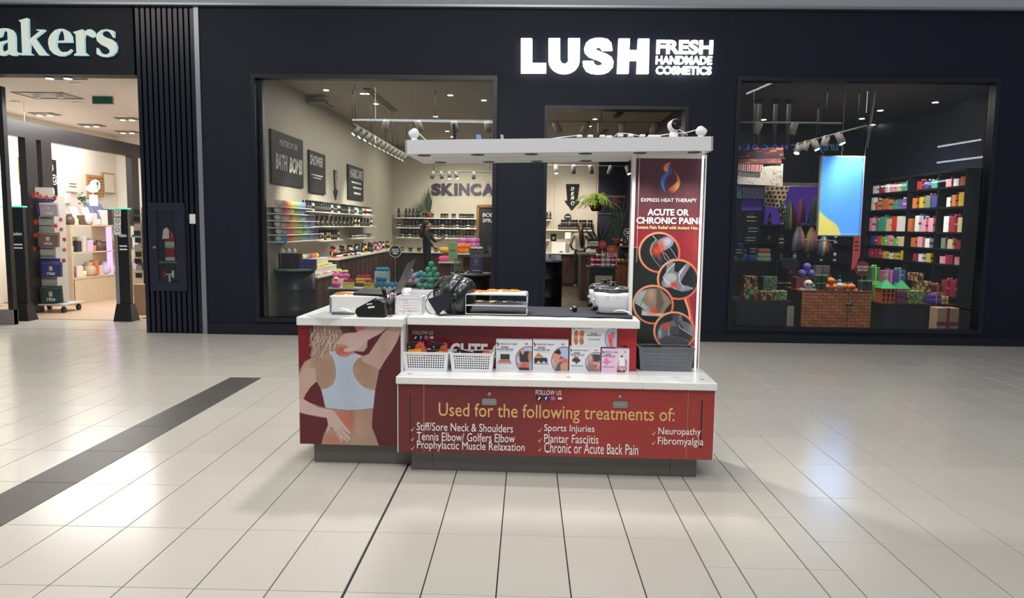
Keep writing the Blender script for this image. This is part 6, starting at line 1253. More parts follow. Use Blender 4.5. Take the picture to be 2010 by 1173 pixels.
# ---- person figures
def figure(name, label, loc, rz, J, E, R, region, mats, hair):
    t = thing(name, label, 'person', loc, None, rz)
    me = bpy.data.meshes.new('body'); me.from_pydata([J[k] for k in J], [], []); keys = list(J)
    me = bpy.data.meshes.new('body'); me.from_pydata([J[k] for k in J], [(keys.index(a), keys.index(b)) for a, b in E], [])
    o = bpy.data.objects.new('body', me); COL.objects.link(o); sk = o.modifiers.new('skin', 'SKIN'); su = o.modifiers.new('sub', 'SUBSURF'); su.levels = 2; su.render_levels = 2
    bpy.context.view_layer.objects.active = o
    if not me.skin_vertices: me.attributes if False else None
    lay = me.skin_vertices[0] if len(me.skin_vertices) else None
    if lay is None:
        bm = bmesh.new(); bm.from_mesh(me); bm.verts.layers.skin.verify(); bm.to_mesh(me); bm.free(); lay = me.skin_vertices[0]
    for i, k in enumerate(keys):
        r = R[k]; lay.data[i].radius = r if isinstance(r, tuple) else (r, r); lay.data[i].use_root = (k == 'pelvis')
    bpy.context.view_layer.update(); ev = bpy.data.meshes.new_from_object(o.evaluated_get(bpy.context.evaluated_depsgraph_get())); bpy.data.objects.remove(o)
    ev.materials.clear()
    for m in mats: ev.materials.append(m)
    for p in ev.polygons: p.material_index = region(p.center); p.use_smooth = True
    ev.name = 'body'; link('body', ev, None, t); hair(t)
    return t
SKIN = mat('skin', (186, 140, 118), .5); TOPK = mat('black_shirt', (20, 20, 24), .8); TOPG = mat('grey_shirt', (140, 134, 130), .8); TRO = mat('black_trousers', (14, 14, 17), .8); SHOE = mat('white_shoe', (190, 186, 180), .5); HAIR = mat('dark_brown_hair', (52, 36, 28), .5, var=.3, scale=30, stretch=(1, 1, .1))
def skeleton(arms):
    J = dict(pelvis=(0, 0, .93), waist=(0, 0, 1.05), chest=(0, .0, 1.24), neck=(0, .0, 1.38), jaw=(0, .02, 1.45), head=(0, .01, 1.53), crown=(0, 0, 1.60))
    R = dict(pelvis=(.15, .11), waist=(.12, .09), chest=(.14, .10), neck=.05, jaw=(.06, .065), head=(.078, .09), crown=(.05, .055)); E = [('pelvis', 'waist'), ('waist', 'chest'), ('chest', 'neck'), ('neck', 'jaw'), ('jaw', 'head'), ('head', 'crown')]
    J['nose'] = (0, .112, 1.50); R['nose'] = .014; E.append(('head', 'nose'))
    for s, n in ((-1, 'l'), (1, 'r')):
        J['ear'+n] = (s*.088, .0, 1.51); R['ear'+n] = .013; E.append(('head', 'ear'+n))
        J['hip'+n] = (s*.09, 0, .86); J['knee'+n] = (s*.095, .02, .48); J['ank'+n] = (s*.10, -.01, .09); J['toe'+n] = (s*.11, .14, .035); J['heel'+n] = (s*.10, -.04, .04)
        R['hip'+n] = .085; R['knee'+n] = .055; R['ank'+n] = .038; R['toe'+n] = (.035, .03); R['heel'+n] = .035
        E += [('pelvis', 'hip'+n), ('hip'+n, 'knee'+n), ('knee'+n, 'ank'+n), ('ank'+n, 'toe'+n), ('ank'+n, 'heel'+n)]
        sh, el, wr, ha = arms[n]; J['sh'+n], J['el'+n], J['wr'+n], J['ha'+n] = sh, el, wr, ha
        R['sh'+n] = .055; R['el'+n] = .038; R['wr'+n] = .024; R['ha'+n] = (.03, .02); E += [('chest', 'sh'+n), ('sh'+n, 'el'+n), ('el'+n, 'wr'+n), ('wr'+n, 'ha'+n)]
        d = (Vector(ha)-Vector(wr)).normalized(); q = d.cross(Vector((0, 0, 1))); q = q.normalized() if q.length > .1 else Vector((1, 0, 0))
        for i, L_ in enumerate((.065, .075, .07, .055)):
            b0 = Vector(ha)+q*(.022*(1.5-i)*.8)+d*.02; J['f%d%s' % (i, n)] = tuple(b0+d*L_*.5); J['g%d%s' % (i, n)] = tuple(b0+d*L_+Vector((0, 0, -.012))); R['f%d%s' % (i, n)] = .0085; R['g%d%s' % (i, n)] = .007; E += [('ha'+n, 'f%d%s' % (i, n)), ('f%d%s' % (i, n), 'g%d%s' % (i, n))]
        J['th'+n] = tuple(Vector(ha)+q*(-s*.04)+d*.005); R['th'+n] = .009; E.append(('wr'+n, 'th'+n))
    return J, E, R
def region_std(p):
    if p.z < .085: return 3
    if p.z < .95: return 2
    if p.z > 1.405: return 0
    return 1
arms2 = {'l': ((-.17, 0, 1.33), (-.24, .02, 1.08), (-.19, .2, .98), (-.16, .27, .96)), 'r': ((.17, 0, 1.33), (.24, .02, 1.08), (.19, .2, .98), (.15, .27, .96))}
def reg2(p):
    if abs(p.x) > .12 and p.y > .12: return 0
    return region_std(p)
def hair2(t):
    m = MB().sphere((0, -.012, 1.535), .10, 16, 10, (.92, 1.05, 1.1)); m.build('hair_cap', HAIR, t, None) if False else None
    P = MB().sphere((0, -.012, 1.54), .098, 16, 10, (.95, 1.05, 1.08)).tube([(0, -.07, 1.56), (0, -.115, 1.42), (.01, -.13, 1.28), (.02, -.12, 1.12), (.02, -.11, 1.02)], [.06, .06, .055, .04, .015], 12)
    o = link('hair', P.mesh('hair'), HAIR, t)
    link('apron_tie', MB().box(-.07, .07, -.13, -.115, .93, .98, b=.01).mesh('apron_tie'), SHOE, t)
J, E, R = skeleton(arms2)
for s, n in ((-1, 'l'), (1, 'r')): J['hip'+n], J['knee'+n], J['ank'+n] = (s*.075, 0, .84), (s*.078, .01, .46), (s*.08, -.01, .13); R['hip'+n], R['knee'+n], R['ank'+n] = .10, .085, .07
pz2 = fl(1134, 561)
figure('person', 'person with long brown hair, grey top and black trousers, back turned at the sink', (pz2.x, 18.25, 0), .05, J, E, R, reg2, [SKIN, TOPG, TRO, SHOE], hair2)
arms1 = {'l': ((-.16, .0, 1.31), (-.18, .16, 1.12), (-.12, .34, 1.18), (-.10, .40, 1.22)), 'r': ((.16, 0, 1.31), (.20, .14, 1.06), (.16, .34, .94), (.14, .41, .92))}
def reg1(p):
    if p.y > .2 and abs(p.x) > .05: return 0
    return region_std(p)
def hair1(t):
    P = MB().sphere((0, -.03, 1.545), .10, 16, 10, (.95, 1.0, 1.06)).tube([(0, -.09, 1.5), (0, -.13, 1.36), (.0, -.14, 1.2)], [.06, .07, .03], 12)
    link('hair', P.mesh('hair'), HAIR, t)
J, E, R = skeleton(arms1)
figure('person', 'person with dark hair in black clothes, facing right at the back shelves', (at(838, 440, 17.6).x, 17.6, 0), -PI/2-.1, J, E, R, reg1, [SKIN, TOPK, TRO, TRO], hair1)

# ================================================================ SEEN THROUGH THE DOOR
xa, xb, z = back_shelf(1060, 1163, 450.5, 19.1, 'white back wall shelf under the black arrow sign')
xa2, xb2, z2b = back_shelf(1050, 1082, 430.5, 19.1, 'short white shelf at the left door edge, upper one'); back_shelf(1050, 1080, 470, 19.1, 'short white shelf at the left door edge, lower one')
for i in range(11):
    x = at(1100+i*5.8, 450, 19.2).x; jar((x, 19.2, z), 0, 'black jar, %s from the left on the shelf under the arrow sign' % ORD[i], 'jars on the shelf under the arrow sign', 2.0)
    if i % 3: spawn('jar', [('body', jarm, cm(30, 30, 32)), ('lid', jlm, CAPB), ('label_band', jlab, cm(96, 92, 86))], (x, 19.2, z+.13), 'stacked black jar above the %s jar under the arrow sign' % ORD[i], 'jar', 'upper jars under the arrow sign', sc=2.0)
for i in range(3): bottle((at(1068+i*6, 430, 19.2).x, 19.2, z2b), 0, 'tall black bottle, %s on the short upper shelf by the door edge' % ORD[i], 'bottles on the short shelf', 1.2)
dn = thing('arrow_sign', 'black downward arrow lettered DEMO on the cream back wall', 'sign', at(1122, 412, BY-.03))
P = [(1111, 361), (1137.5, 361), (1133.5, 394), (1138.5, 394.5), (1122, 412.5), (1108, 393.5), (1113.5, 393.5)]
flat('arrow', [[(at(x, y, BY-.03).x, at(x, y, BY-.03).z) for x, y in P]], cm(8, 8, 14, .8), dn, (0, BY-.03, 0), depth=.03)
for ch, ya, yb in (('D', 373.5, 367), ('E', 383, 376.5), ('M', 392.5, 385), ('O', 402, 395)): text(ch, at(1120.5, ya, BY-.05), at(1127, yb, BY-.05), INK, dn, shear=.2, bold=.02, name='letter')
c = at(1114.5, 425.5, BY-.04); stick_sign(c.x, BY-.03, c.z-.2, c.z, .10, 'black starburst sign on the back wall below the DEMO arrow', CHALK, [(None, -.6, .6, -.05, .15, 0)], kind='burst', stick=False)
sc_ = thing('sink_counter', 'dark wood counter with white top along the back wall behind the door', 'counter', (1.0, 19, 0))
a, b = at(1050, 495, 18.6), at(1150, 495, 18.6); zc2 = a.z-.01
B(a.x, b.x, 18.6, BY, zc2-.03, zc2).build('counter_top', SHW, sc_); B(a.x, b.x, 18.66, BY, 0, zc2-.03).build('carcass', cm(30, 22, 20), sc_)
for i in range(10): B(a.x+i*.138, a.x+i*.138+.13, 18.64, 18.66, 0.08, zc2-.03).build('board', [BRN, BRN2, BRN][i % 3], sc_)
a, b = at(1083, 494, 18.8), at(1110, 475, 18.8); t = thing('white_cabinet_box', 'white box standing on the sink counter left of the person', 'box', ((a.x+b.x)/2, 18.9, zc2)); B(a.x, b.x, 18.8, 18.95, zc2, b.z).build('body', WHITE, t); B(a.x+.2, b.x-.06, 18.79, 18.8, zc2+.02, zc2+.04).build('print_line', BLACK, t)
a, b = at(1110, 494, 18.9), at(1119, 456, 18.9); t = thing('towel_dispenser', 'white paper towel dispenser beside the person at the sink', 'dispenser', (b.x-.05, 18.95, zc2)); B(a.x-.02, b.x+.03, 18.9, 19.05, b.z-.18, b.z, b=.02).build('body', WHITE, t); MB().tube([(b.x-.02, 18.95, zc2), (b.x-.02, 18.95, b.z-.18)], .012, 8).build('stand', STEEL, t)
a, b = at(1081, 473, 17), at(1092, 459, 17); t = thing('hanging_sign', 'small black and white square sign left of the person at the sink', 'sign', (a.x, 17, a.z)); B(a.x, b.x, 17, 17.01, a.z, b.z).build('board', CHALK, t); flat('print_mark', [arc((a.x+b.x)/2, (a.z+b.z)/2-.01, .035, .04, 0, 340, 17)], PAPER, t, (0, 16.995, 0)); MB().tube([((a.x+b.x)/2, 17.005, b.z), ((a.x+b.x)/2, 17.005, CEILZ)], .002, 5).build('cord', STEEL, t)
# dark drum and white table at the left door edge
dx_, dy_ = at(1072, 520, 12.6).x, 12.6; dh = at(1080, 510, 12.6).z
barrel(dx_, dy_, .30, dh, 'tall dark drum with pale top just inside the left door jamb', mat('drum_black', (20, 20, 24), .4, metal=.3))
for i, (dx, c_, nm) in enumerate(((-.0, (196, 206, 226), 'pale blue'), (.12, (150, 170, 200), 'grey blue'), (.2, (200, 200, 206), 'white'))): o = B(dx_+dx-.05, dx_+dx+.05, 12.35, 12.42, dh, dh+.09+.03*(i == 0), b=.01).build('product_box', cm(*c_)); tag(o, nm+' small product box on the tall drum at the door', 'box')
for i in range(5): spawn('bath_bomb', [(None, ballm, cm(*[(84, 178, 150), (200, 50, 80)][i % 2], .8))], (at(1066+i % 3*9, 500, 12.3).x, 12.38, dh+.12+.0*(i//3)) if False else (dx_-.12-.085*(i % 2), 12.36+.1*(i//2), dh), '%s bath ball, %s on the left of the tall drum at the door' % (['mint', 'red'][i % 2], ORD[i]), 'bath bomb', 'bath balls on the tall drum', sc=.85)
# island counter, black stand with pink jars
a, b = at(1138, 497, 15.0), at(1168, 497, 15.0)
t = thing('island_counter', 'dark wood island counter with grey top right of the person at the sink', 'counter', ((a.x+b.x)/2, 15.3, 0)); B(a.x, b.x+.5, 15.0, 15.9, a.z-.04, a.z).build('counter_top', cm(96, 98, 100), t); B(a.x+.03, b.x+.48, 15.05, 15.85, 0, a.z-.04).build('carcass', BRN, t)
for i in range(6): B(a.x+.03+i*.13, a.x+.15+i*.13, 15.035, 15.05, .05, a.z-.05).build('board', BRN2 if i % 2 else BRN, t)
c = at(1164, 478, 14.6); stick_sign(c.x, 14.6, a.z, c.z, .13, 'black starburst sign lettered LIMITED EDITION above the island counter', CHALK, [('LIMITED', -.8, .8, .05, .35, .2), ('EDITION', -.8, .8, -.35, -.05, .2)], kind='burst')
c = at(1183, 479, 12.6); stick_sign(c.x, 12.6, at(1183, 523, 12.6).z, c.z, .065, 'round orange red sign above the pink jars, left one', cm(190, 70, 50), [(None, -.5, .5, -.0, .1, 0)])
c = at(1199, 489, 12.6); stick_sign(c.x, 12.6, at(1199, 523, 12.6).z, c.z, .07, 'round orange sign above the pink jars, right one', cm(200, 90, 50), [(None, -.5, .5, -.0, .1, 0)])
a, b = at(1154, 522, 12.4), at(1212, 522, 12.4); pzt = a.z-.01
t = thing('display_plinth', 'black display block carrying the pink jars in the doorway', 'plinth', ((a.x+b.x)/2, 12.6, 0)); B(a.x, b.x, 12.4, 12.95, pzt-.03, pzt).build('top', cm(40, 42, 46), t); B(a.x+.04, b.x-.03, 12.44, 12.9, 0, pzt-.03).build('body', BLACK, t)
c0_, c1_ = at(1168, 556, 12.43), at(1202, 541, 12.43); B(c0_.x, c1_.x, 12.425, 12.44, c0_.z, c1_.z).build('opening_panel', cm(170, 164, 140), t)
for i in range(14):
    x = a.x+.10+(i % 5)*.085; k = i//5; col = [(210, 40, 90), (230, 206, 180), (214, 50, 110), (190, 30, 80), (240, 200, 214)][(i*3) % 5]
    if k == 2 and i % 5 in (0, 3): continue
    spawn('jar', [('body', jarm, cm(*col)), ('lid', jlm, cm(*[int(v*.7) for v in col])), ('label_band', jlab, PAPER)], (x, 12.5+.02*(i % 2), pzt+.001+k*.085), '%s tub in row %s, %s from the left on the black display block' % (['crimson', 'cream', 'hot pink', 'dark pink', 'pale pink'][(i*3) % 5], ['one', 'two', 'three'][k], ORD[i % 5]), 'jar', 'pink tubs on the black display block', sc=1.3)
o = B(at(1193, 500, 12.7).x, at(1212, 500, 12.7).x, 12.7, 12.8, pzt, pzt+.22, b=.01).build('gift_box', cm(232, 170, 180)); tag(o, 'pale pink gift box standing behind the tubs on the black display block', 'box')
# right cabinet with plants
a, b = at(1207, 512, 14.2), at(1262, 512, 14.2)
t = thing('wood_cabinet', 'warm brown plank cabinet with small items right of the pink tubs', 'cabinet', ((a.x+b.x)/2, 14.5, 0)); B(a.x, b.x, 14.2, 14.8, a.z-.03, a.z).build('top', BRN2, t); B(a.x+.02, b.x, 14.25, 14.75, 0, a.z-.03).build('carcass', BRN, t); wmw = mat('orange_planks', (110, 60, 34), .5, var=.4, scale=6, stretch=(1, 1, .1))
for i in range(5): B(a.x+.02+i*.11, a.x+.12+i*.11, 14.235, 14.25, .02, a.z-.03).build('board', wmw, t)
zs2 = at(1220, 482, 14.3).z; MB().box(a.x, b.x, 14.35, 14.75, zs2-.03, zs2).box(b.x-.1, b.x-.07, 14.35, 14.75, a.z, zs2).box(a.x+.05, a.x+.08, 14.35, 14.75, a.z, zs2).build('upper_shelf', wmw, t)
for i in range(5): bottle((a.x+.06+i*.09, 14.5, zs2), 7 if i % 2 else 0, '%s bottle, %s on the warm brown cabinet shelf' % (['black', 'white'][i % 2], ORD[i]), 'bottles on the warm brown cabinet', 1.1)
for i in range(6): spawn('soap', [(None, soapm, cm(*[(190, 180, 80), (120, 150, 60), (90, 80, 70)][i % 3], .6))], (a.x+.08+i*.085, 14.3, a.z), '%s soap lump, %s on the warm brown cabinet top' % (['yellow', 'green', 'brown'][i % 3], ORD[i]), 'soap', 'soap lumps on the warm brown cabinet', sc=1.1)
for (px, py, n_, h_, lab) in ((1178, 462, 8, .55, 'dark agave plant in a pot on the island counter'), (1212, 478, 6, .75, 'tall green snake plant on the warm brown cabinet'), (1232, 490, 7, .5, 'low spiky plant at the right edge of the doorway')):
    Yp = 15.2 if px == 1178 else 14.55; zz = a.z if px == 1232 else zs2 if px == 1212 else at(1150, 497, 15.0).z; xx = at(px, py, Yp).x
    t = thing('potted_plant', lab, 'plant', (xx, Yp, zz)); MB().lathe([(.07, 0), (.10, .12), (.105, .14)], (xx, Yp, zz+.001), 14).build('pot', cm(110, 60, 44, .8), t)
    for i in range(n_): th = (i-(n_-1)/2)*(.28 if px != 1212 else .1); leaf((xx, Yp, zz+.13), (xx+h_*math.sin(th), Yp-.08*(i % 2), zz+.13+h_*math.cos(th)), .026, GRN, t)
c = at(1232, 456, 14.0); stick_sign(c.x, 14.0, zs2, c.z, .075, 'round white on black logo sign at the right of the doorway', CHALK, [(None, -.5, .5, .15, .3, 0), (None, -.35, .35, -.3, -.1, 0)], INK)
# hanging fern
fx, fy_, fz = at(1170, 398, 14.2).x, 14.2, at(1170, 402, 14.2).z
t = thing('hanging_fern', 'large bright green fern in a hanging pot over the shop counter', 'plant', (fx, fy_, fz)); FG = mat('fern_green', (160, 190, 80), .5, var=.35, scale=10)
MB().lathe([(.08, -.12), (.13, -.02), (.14, 0)], (fx, fy_, fz), 16).build('pot', cm(96, 50, 34, .8), t); MB().tube([(fx, fy_, fz), (fx, fy_, CEILZ)], .004, 5).build('cord', STEEL, t)
rf = random.Random(9)
for i in range(64):
    th = rf.uniform(0, 2*PI); L_ = rf.uniform(.22, .48); up_ = rf.uniform(.10, .30); mb = MB(); pts = [Vector((fx+math.cos(th)*L_*s, fy_+math.sin(th)*L_*s, fz+up_*math.sin(min(PI, s*2.4))-.16*s*s)) for s in np.linspace(0, 1, 8)]
    side = Vector((-math.sin(th), math.cos(th), 0)); P = []; Fc = []
    for j, p in enumerate(pts):
        w_ = .045*math.sin(PI*min(1, .12+j/8.0)); P += [p-side*w_+Vector((0, 0, -.012)), p, p+side*w_+Vector((0, 0, -.012))]
    for j in range(7):
        for e in (0, 1): Fc.append((j*3+e, j*3+e+1, j*3+4+e-1+1, j*3+3+e))
    # cut fringe: leaflets as separate quads
    P2 = []; F2 = []
    for j in range(1, 8):
        p, q = pts[j-1], pts[j]; w_ = .10*math.sin(PI*min(1, .15+j/8.5))
        for sgn in (-1, 1):
            for s in (0, .5):
                r0 = p.lerp(q, s); n0 = len(P2); P2 += [r0, r0.lerp(q, .35), r0+side*(sgn*w_)+(q-p)*.5+Vector((0, 0, -.01))]; F2.append((n0, n0+1, n0+2))
    MB().add(P2, F2).tube(pts, .003, 4).build('frond', FG, t)
a, b = at(1172, 420, BY-.02), at(1240, 384, BY-.02)
t = thing('wall_picture', 'dark picture with purple and red patches behind the fern', 'picture', ((a.x+b.x)/2, BY-.04, a.z)); cv = Cv((0, 0), (1, 0), (0, 1), (1, 1), 50, 40, (26, 28, 34)); rn = np.random.RandomState(2)
for i in range(26): cv.glow(rn.rand(), rn.rand()*.5, .07, .1, [(96, 40, 110), (140, 40, 40), (40, 80, 90), (60, 70, 70)][i % 4], .7)
B(a.x, b.x, BY-.05, BY-.001, a.z, b.z).build('frame', cm(110, 100, 84), t); cv.build('painting', PRINT, t, (a.x+.04, BY-.052, b.z-.05), (b.x-.04, BY-.052, b.z-.05), (a.x+.04, BY-.052, a.z+.02), (b.x-.04, BY-.052, a.z+.02))

# ================================================================ CEILING LIGHTS OF THE COSMETICS SHOP
TRK = mat('track_grey', (168, 166, 160), .4)
def track_head(p, aim, label, parent=None, lit=True, r=.035, L_=.13):
    """one spotlight head hanging from p, pointing along aim"""
    t = thing('track_spotlight', label, 'spotlight', p, 'track spotlights in the shop'); p = Vector(p); aim = Vector(aim).normalized(); c = p+Vector((0, 0, -.07))
    MB().tube([p, c], .008, 6).build('arm', TRK, t); MB().tube([c-aim*L_*.4, c+aim*L_*.6], r, 14).build('housing', TRK, t)
    MB().tube([c+aim*(L_*.6), c+aim*(L_*.6+.004)], r*.82, 14).build('lens', mat('spot_glow', (255, 244, 226), .5, emit=9.0) if lit else DKGREY, t); return t
def track(p0, p1, label, rods=(0, .5, 1), zc_=CEILZ):
    t = thing('light_track', label, 'light track', (Vector(p0)+Vector(p1))/2); MB().tube([p0, p1], .014, 6).build('rail', TRK, t)
    for u in rods: q = Vector(p0).lerp(Vector(p1), u); MB().tube([q, (q.x, q.y, zc_)], .006, 6).build('rod', DKGREY, t)
    return t
# track running into the shop along the left wall
p0, p1 = atx(694, 243, -2.6), atx(800, 318, -2.6); p1.z = p0.z
track(p0, p1, 'light rail hung from rods running deep into the shop along the left wall', (0.02, .25, .5, .75, .97))
for i in range(12):
    u = .04+i*.08; q = p0.lerp(p1, u); track_head(q, (-.8, -.35 if i < 3 else .1, -1), 'spotlight aimed at the left wall, %s head from the window on the long rail' % ORD[i])
light('SPOT', 'track_light', (-2.6, 10.6, 2.7), 130, (1, .93, .82), .04, target=(-3.5, 11.2, 1.3), spot=80, blend=.8)
light('SPOT', 'track_light', (-2.6, 12.0, 2.7), 150, (1, .93, .82), .04, target=(-3.5, 12.8, 1.2), spot=80, blend=.8)
light('SPOT', 'track_light', (-2.4, 14.2, 2.7), 150, (1, .93, .82), .04, target=(-3.5, 15, 1.1), spot=90, blend=.8)
light('SPOT', 'track_light', (-1.6, 17.4, 2.7), 190, (1, .90, .76), .04, target=(-1.8, 19.4, 1.5), spot=90, blend=.9)
light('SPOT', 'track_light', (1.2, 17.4, 2.7), 170, (1, .90, .76), .04, target=(1.3, 19.4, 1.4), spot=80, blend=.9)
light('SPOT', 'track_light', (-2.2, 10.2, 3.0), 90, (1, .95, .88), .04, target=(-2.3, 11.1, .5), spot=80, blend=.8)
light('SPOT', 'track_light', (-1.2, 12.6, 3.1), 110, (1, .95, .88), .04, target=(-1.2, 14.6, .9), spot=70, blend=.8)
light('SPOT', 'track_light', (1.3, 12.6, 3.2), 130, (1, .95, .82), .04, target=(1.5, 14.3, 1.6), spot=50, blend=.8)
# track parallel to the window
zt_ = at(830, 236, 11.4).z; track((at(692, 236, 11.4).x, 11.4, zt_), (at(1345, 236, 11.4).x, 11.4, zt_), 'long light rail parallel to the shop window on thin rods', (.0, .25, .5, .75, 1))
for i, (px, ax_) in enumerate(((757, -.3), (822, .3), (892, .1), (957, .1), (1093, .6), (1150, -.5), (1222, .2), (1285, -.3))): track_head((at(px, 236, 11.4).x, 11.4, zt_), (ax_, .4, -1), 'unlit grey spotlight, %s from the left on the window rail' % ORD[i], lit=False, r=.05, L_=.17)
zt3 = at(1150, 325, 17.2).z; track((at(1075, 325, 17.2).x, 17.2, zt3), (at(1262, 325, 17.2).x, 17.2, zt3), 'light rail deep in the shop in front of the DEMO wall', (.05, .95))
for i, px in enumerate((1091, 1126, 1160, 1198, 1232)): track_head((at(px, 325, 17.2).x, 17.2, zt3), ((.1, 0, .3, -.3, .3)[i], -.3 if i in (0, 4) else .6, -1), 'spotlight, %s from the left on the rail by the DEMO wall' % ORD[i], lit=i in (0, 4), r=.05, L_=.2)
zt4 = at(860, 336, 17.0).z; track((at(845, 336, 17.0).x, 17.0, zt4), (at(968, 337, 17.0).x, 17.0, zt4), 'light rail deep in the shop in front of the purple letters', (.05, .95))
for i, px in enumerate((850, 866, 882, 895, 930)): track_head((at(px, 336, 17.0).x, 17.0, zt4), ((-.3, .2, .1, .4, 0)[i], -.2, -1), 'spotlight, %s from the left on the rail by the purple letters' % ORD[i], lit=i in (2, 3), r=.045, L_=.16)
dl = MB().lathe([(.055, -.006), (.055, 0)], n=18).mesh('bezel'); dl2 = MB().lathe([(.042, -.010), (.042, -.006)], n=16).mesh('lens')
def downlight(px, py, Z, label, sc=1.0):
    p = fl(px, py, Z); return spawn('ceiling_downlight', [('bezel', dl, WHITE), ('lens', dl2, mat('down_glow', (255, 250, 238), .5, emit=12.0))], (p.x, p.y, Z-.001), label, 'downlight', 'round ceiling downlights', sc=sc)
for i, (px, py) in enumerate(((712, 183), (723, 183), (738, 203), (855, 228), (878, 257), (888, 268), (1168, 233), (1157, 247), (1298, 260), (884, 186), (950, 196), (640, 176))): downlight(px, py, CEILZ, 'round lit ceiling spot, %s in the cream half of the shop ceiling' % ORD[i])
for i, (px, py) in enumerate(((1499, 234), (1526, 274), (1496, 285), (1692, 232), (1713, 244), (1728, 216), (1836, 200))): downlight(px, py, CEILZ, 'round lit ceiling spot, %s in the dark half of the shop ceiling' % ORD[i], 1.1)
def slot(p, q, label, Z=CEILZ): a, b = fl(*p, Z), fl(*q, Z); d = (b-a).normalized(); n_ = Vector((-d.y, d.x, 0))*.06; o = MB().slab([a-n_, a+n_, b+n_, b-n_], (0, 0, -.012)).build('air_slot', BLACK); tag(o, label, 'air slot')
slot((720, 173), (773, 217), 'black linear air slot in the ceiling of the left window'); slot((1218, 220), (1209, 229), 'short black air slot in the ceiling seen over the door'); slot((1189, 254), (1180, 265), 'second black air slot in the ceiling over the door')
p = fl(622, 203, CEILZ-.12); t = thing('ceiling_projector', 'grey ceiling projector with bracket near the left wall', 'projector', (p.x, p.y, p.z)); MB().box(p.x-.16, p.x+.16, p.y-.1, p.y+.12, p.z, p.z+.06, b=.01).build('body', cm(130, 126, 116), t); MB().tube([(p.x-.05, p.y, p.z+.06), (p.x-.05, p.y, CEILZ)], .014, 8).build('mount', TRK, t); MB().tube([(p.x+.1, p.y, p.z+.03), (p.x+.35, p.y-.3, p.z-.1)], .006, 6).build('cable', DKGREY, t)
for i, (px, ya, yb, Y) in enumerate(((807, 250, 305, 14.5), (812, 255, 305, 15.0), (770, 240, 285, 13.5))): a = at(px, yb, Y); o = MB().tube([(a.x, Y, a.z), (a.x, Y, CEILZ)], .006, 6).build('hanging_rod', DKGREY); tag(o, 'thin grey rod hanging from the shop ceiling, %s from the front' % ORD[i], 'rod')

# ================================================================ RIGHT WINDOW
def hang(name, corners, Y, cvs, label, cat='cloth', group=None, rod=True):
    """a square of printed fabric hung up, given by its four picture corners tl tr bl br"""
    P = [at(*p, Y) for p in corners]; t = thing(name, label, cat, ((P[2].x+P[3].x)/2, Y, min(P[2].z, P[3].z)), group)
    cvs.build('printed_cloth', print_cloth, t, *P); back = [p+Vector((0, .004, 0)) for p in P]; MB().slab([back[0], back[1], back[3], back[2]], (0, .003, 0)).build('cloth_backing', cm(120, 110, 110), t)
    return t
print_cloth = print_mat('printed_cloth', .8)
def pattern(n, bg, cols, seed, r=(.02, .05), w=60, h=50):
    c = Cv((0, 0), (1, 0), (0, 1), (1, 1), w, h, bg); q = np.random.RandomState(seed)
    for i in range(n): x, y, rr_ = q.rand(), q.rand(), q.uniform(*r); c.ell(x, y, rr_, rr_*q.uniform(.8, 1.4), cols[i % len(cols)], 1, .3)
    return c
fl_ = pattern(110, (232, 224, 214), [(220, 110, 50), (200, 60, 70), (130, 150, 70), (236, 180, 60), (80, 70, 90), (190, 120, 120)], 1, (.01, .025), 90, 46)
hang('knot_wrap', ((1447.5, 335), (1537.5, 321), (1447.5, 361), (1536, 365)), 10.6, fl_, 'white hanging cloth with orange and red flowers, the largest in the right window', group='printed cloths hung in the right window')
st = Cv((0, 0), (1, 0), (0, 1), (1, 1), 60, 20, (232, 226, 220))
for i in range(13): st.poly([(i/13, 0), (i/13+.04, 0), (i/13+.04, 1), (i/13, 1)], (196, 50, 60), 0)
hang('knot_wrap', ((1444, 321), (1498, 323), (1443, 334), (1497, 338)), 10.56, st, 'red and white striped cloth hung over the flowered one', group='printed cloths hung in the right window')
hang('knot_wrap', ((1447, 312), (1534, 311), (1447, 321), (1534, 321)), 10.58, pattern(20, (150, 90, 90), [(232, 190, 70), (60, 60, 90), (230, 160, 150), (90, 50, 60)], 5, (.03, .07)), 'dusty red cloth with yellow flower tiles above the flowered cloth', group='printed cloths hung in the right window')
hang('knot_wrap', ((1452, 290), (1538, 289), (1450, 311), (1538, 311)), 10.62, pattern(16, (66, 48, 56), [(190, 100, 40), (150, 40, 46), (52, 58, 90)], 7, (.06, .13)), 'dark cloth with orange and red shapes at the top of the hung cloths', group='printed cloths hung in the right window')
hang('knot_wrap', ((1441, 357), (1456, 362), (1440, 390), (1456, 388)), 10.7, pattern(20, (70, 130, 180), [(200, 220, 230), (200, 70, 60), (180, 200, 80)], 8, (.04, .09), 24, 40), 'blue cloth with green hem at the left edge of the right window', group='printed cloths hung in the right window')
hang('knot_wrap', ((1457, 363), (1500, 364), (1457, 389), (1499, 390)), 10.7, pattern(24, (120, 110, 130), [(150, 70, 110), (100, 110, 160), (140, 140, 150)], 11, (.03, .08)), 'grey lilac cloth with pink shapes below the flowered cloth', group='printed cloths hung in the right window')
hang('knot_wrap', ((1455, 391), (1495, 390), (1456, 413), (1496, 412)), 10.75, Cv((0, 0), (1, 0), (0, 1), (1, 1), 30, 24, (86, 60, 160)), 'plain purple cloth under the grey lilac one', group='printed cloths hung in the right window')
hc = Cv((0, 0), (1, 0), (0, 1), (1, 1), 50, 50, (176, 156, 130))
for i in range(5):
    for j in range(5): hc.ell(.1+i*.2+(j % 2)*.1, .1+j*.2, .085, .08, (60, 34, 32), 1, .3)
hang('knot_wrap', ((1502, 366), (1550, 365), (1499, 404), (1536, 409)), 10.9, hc, 'brown cloth with dark honeycomb dots hung on the rod', group='printed cloths hung in the right window')
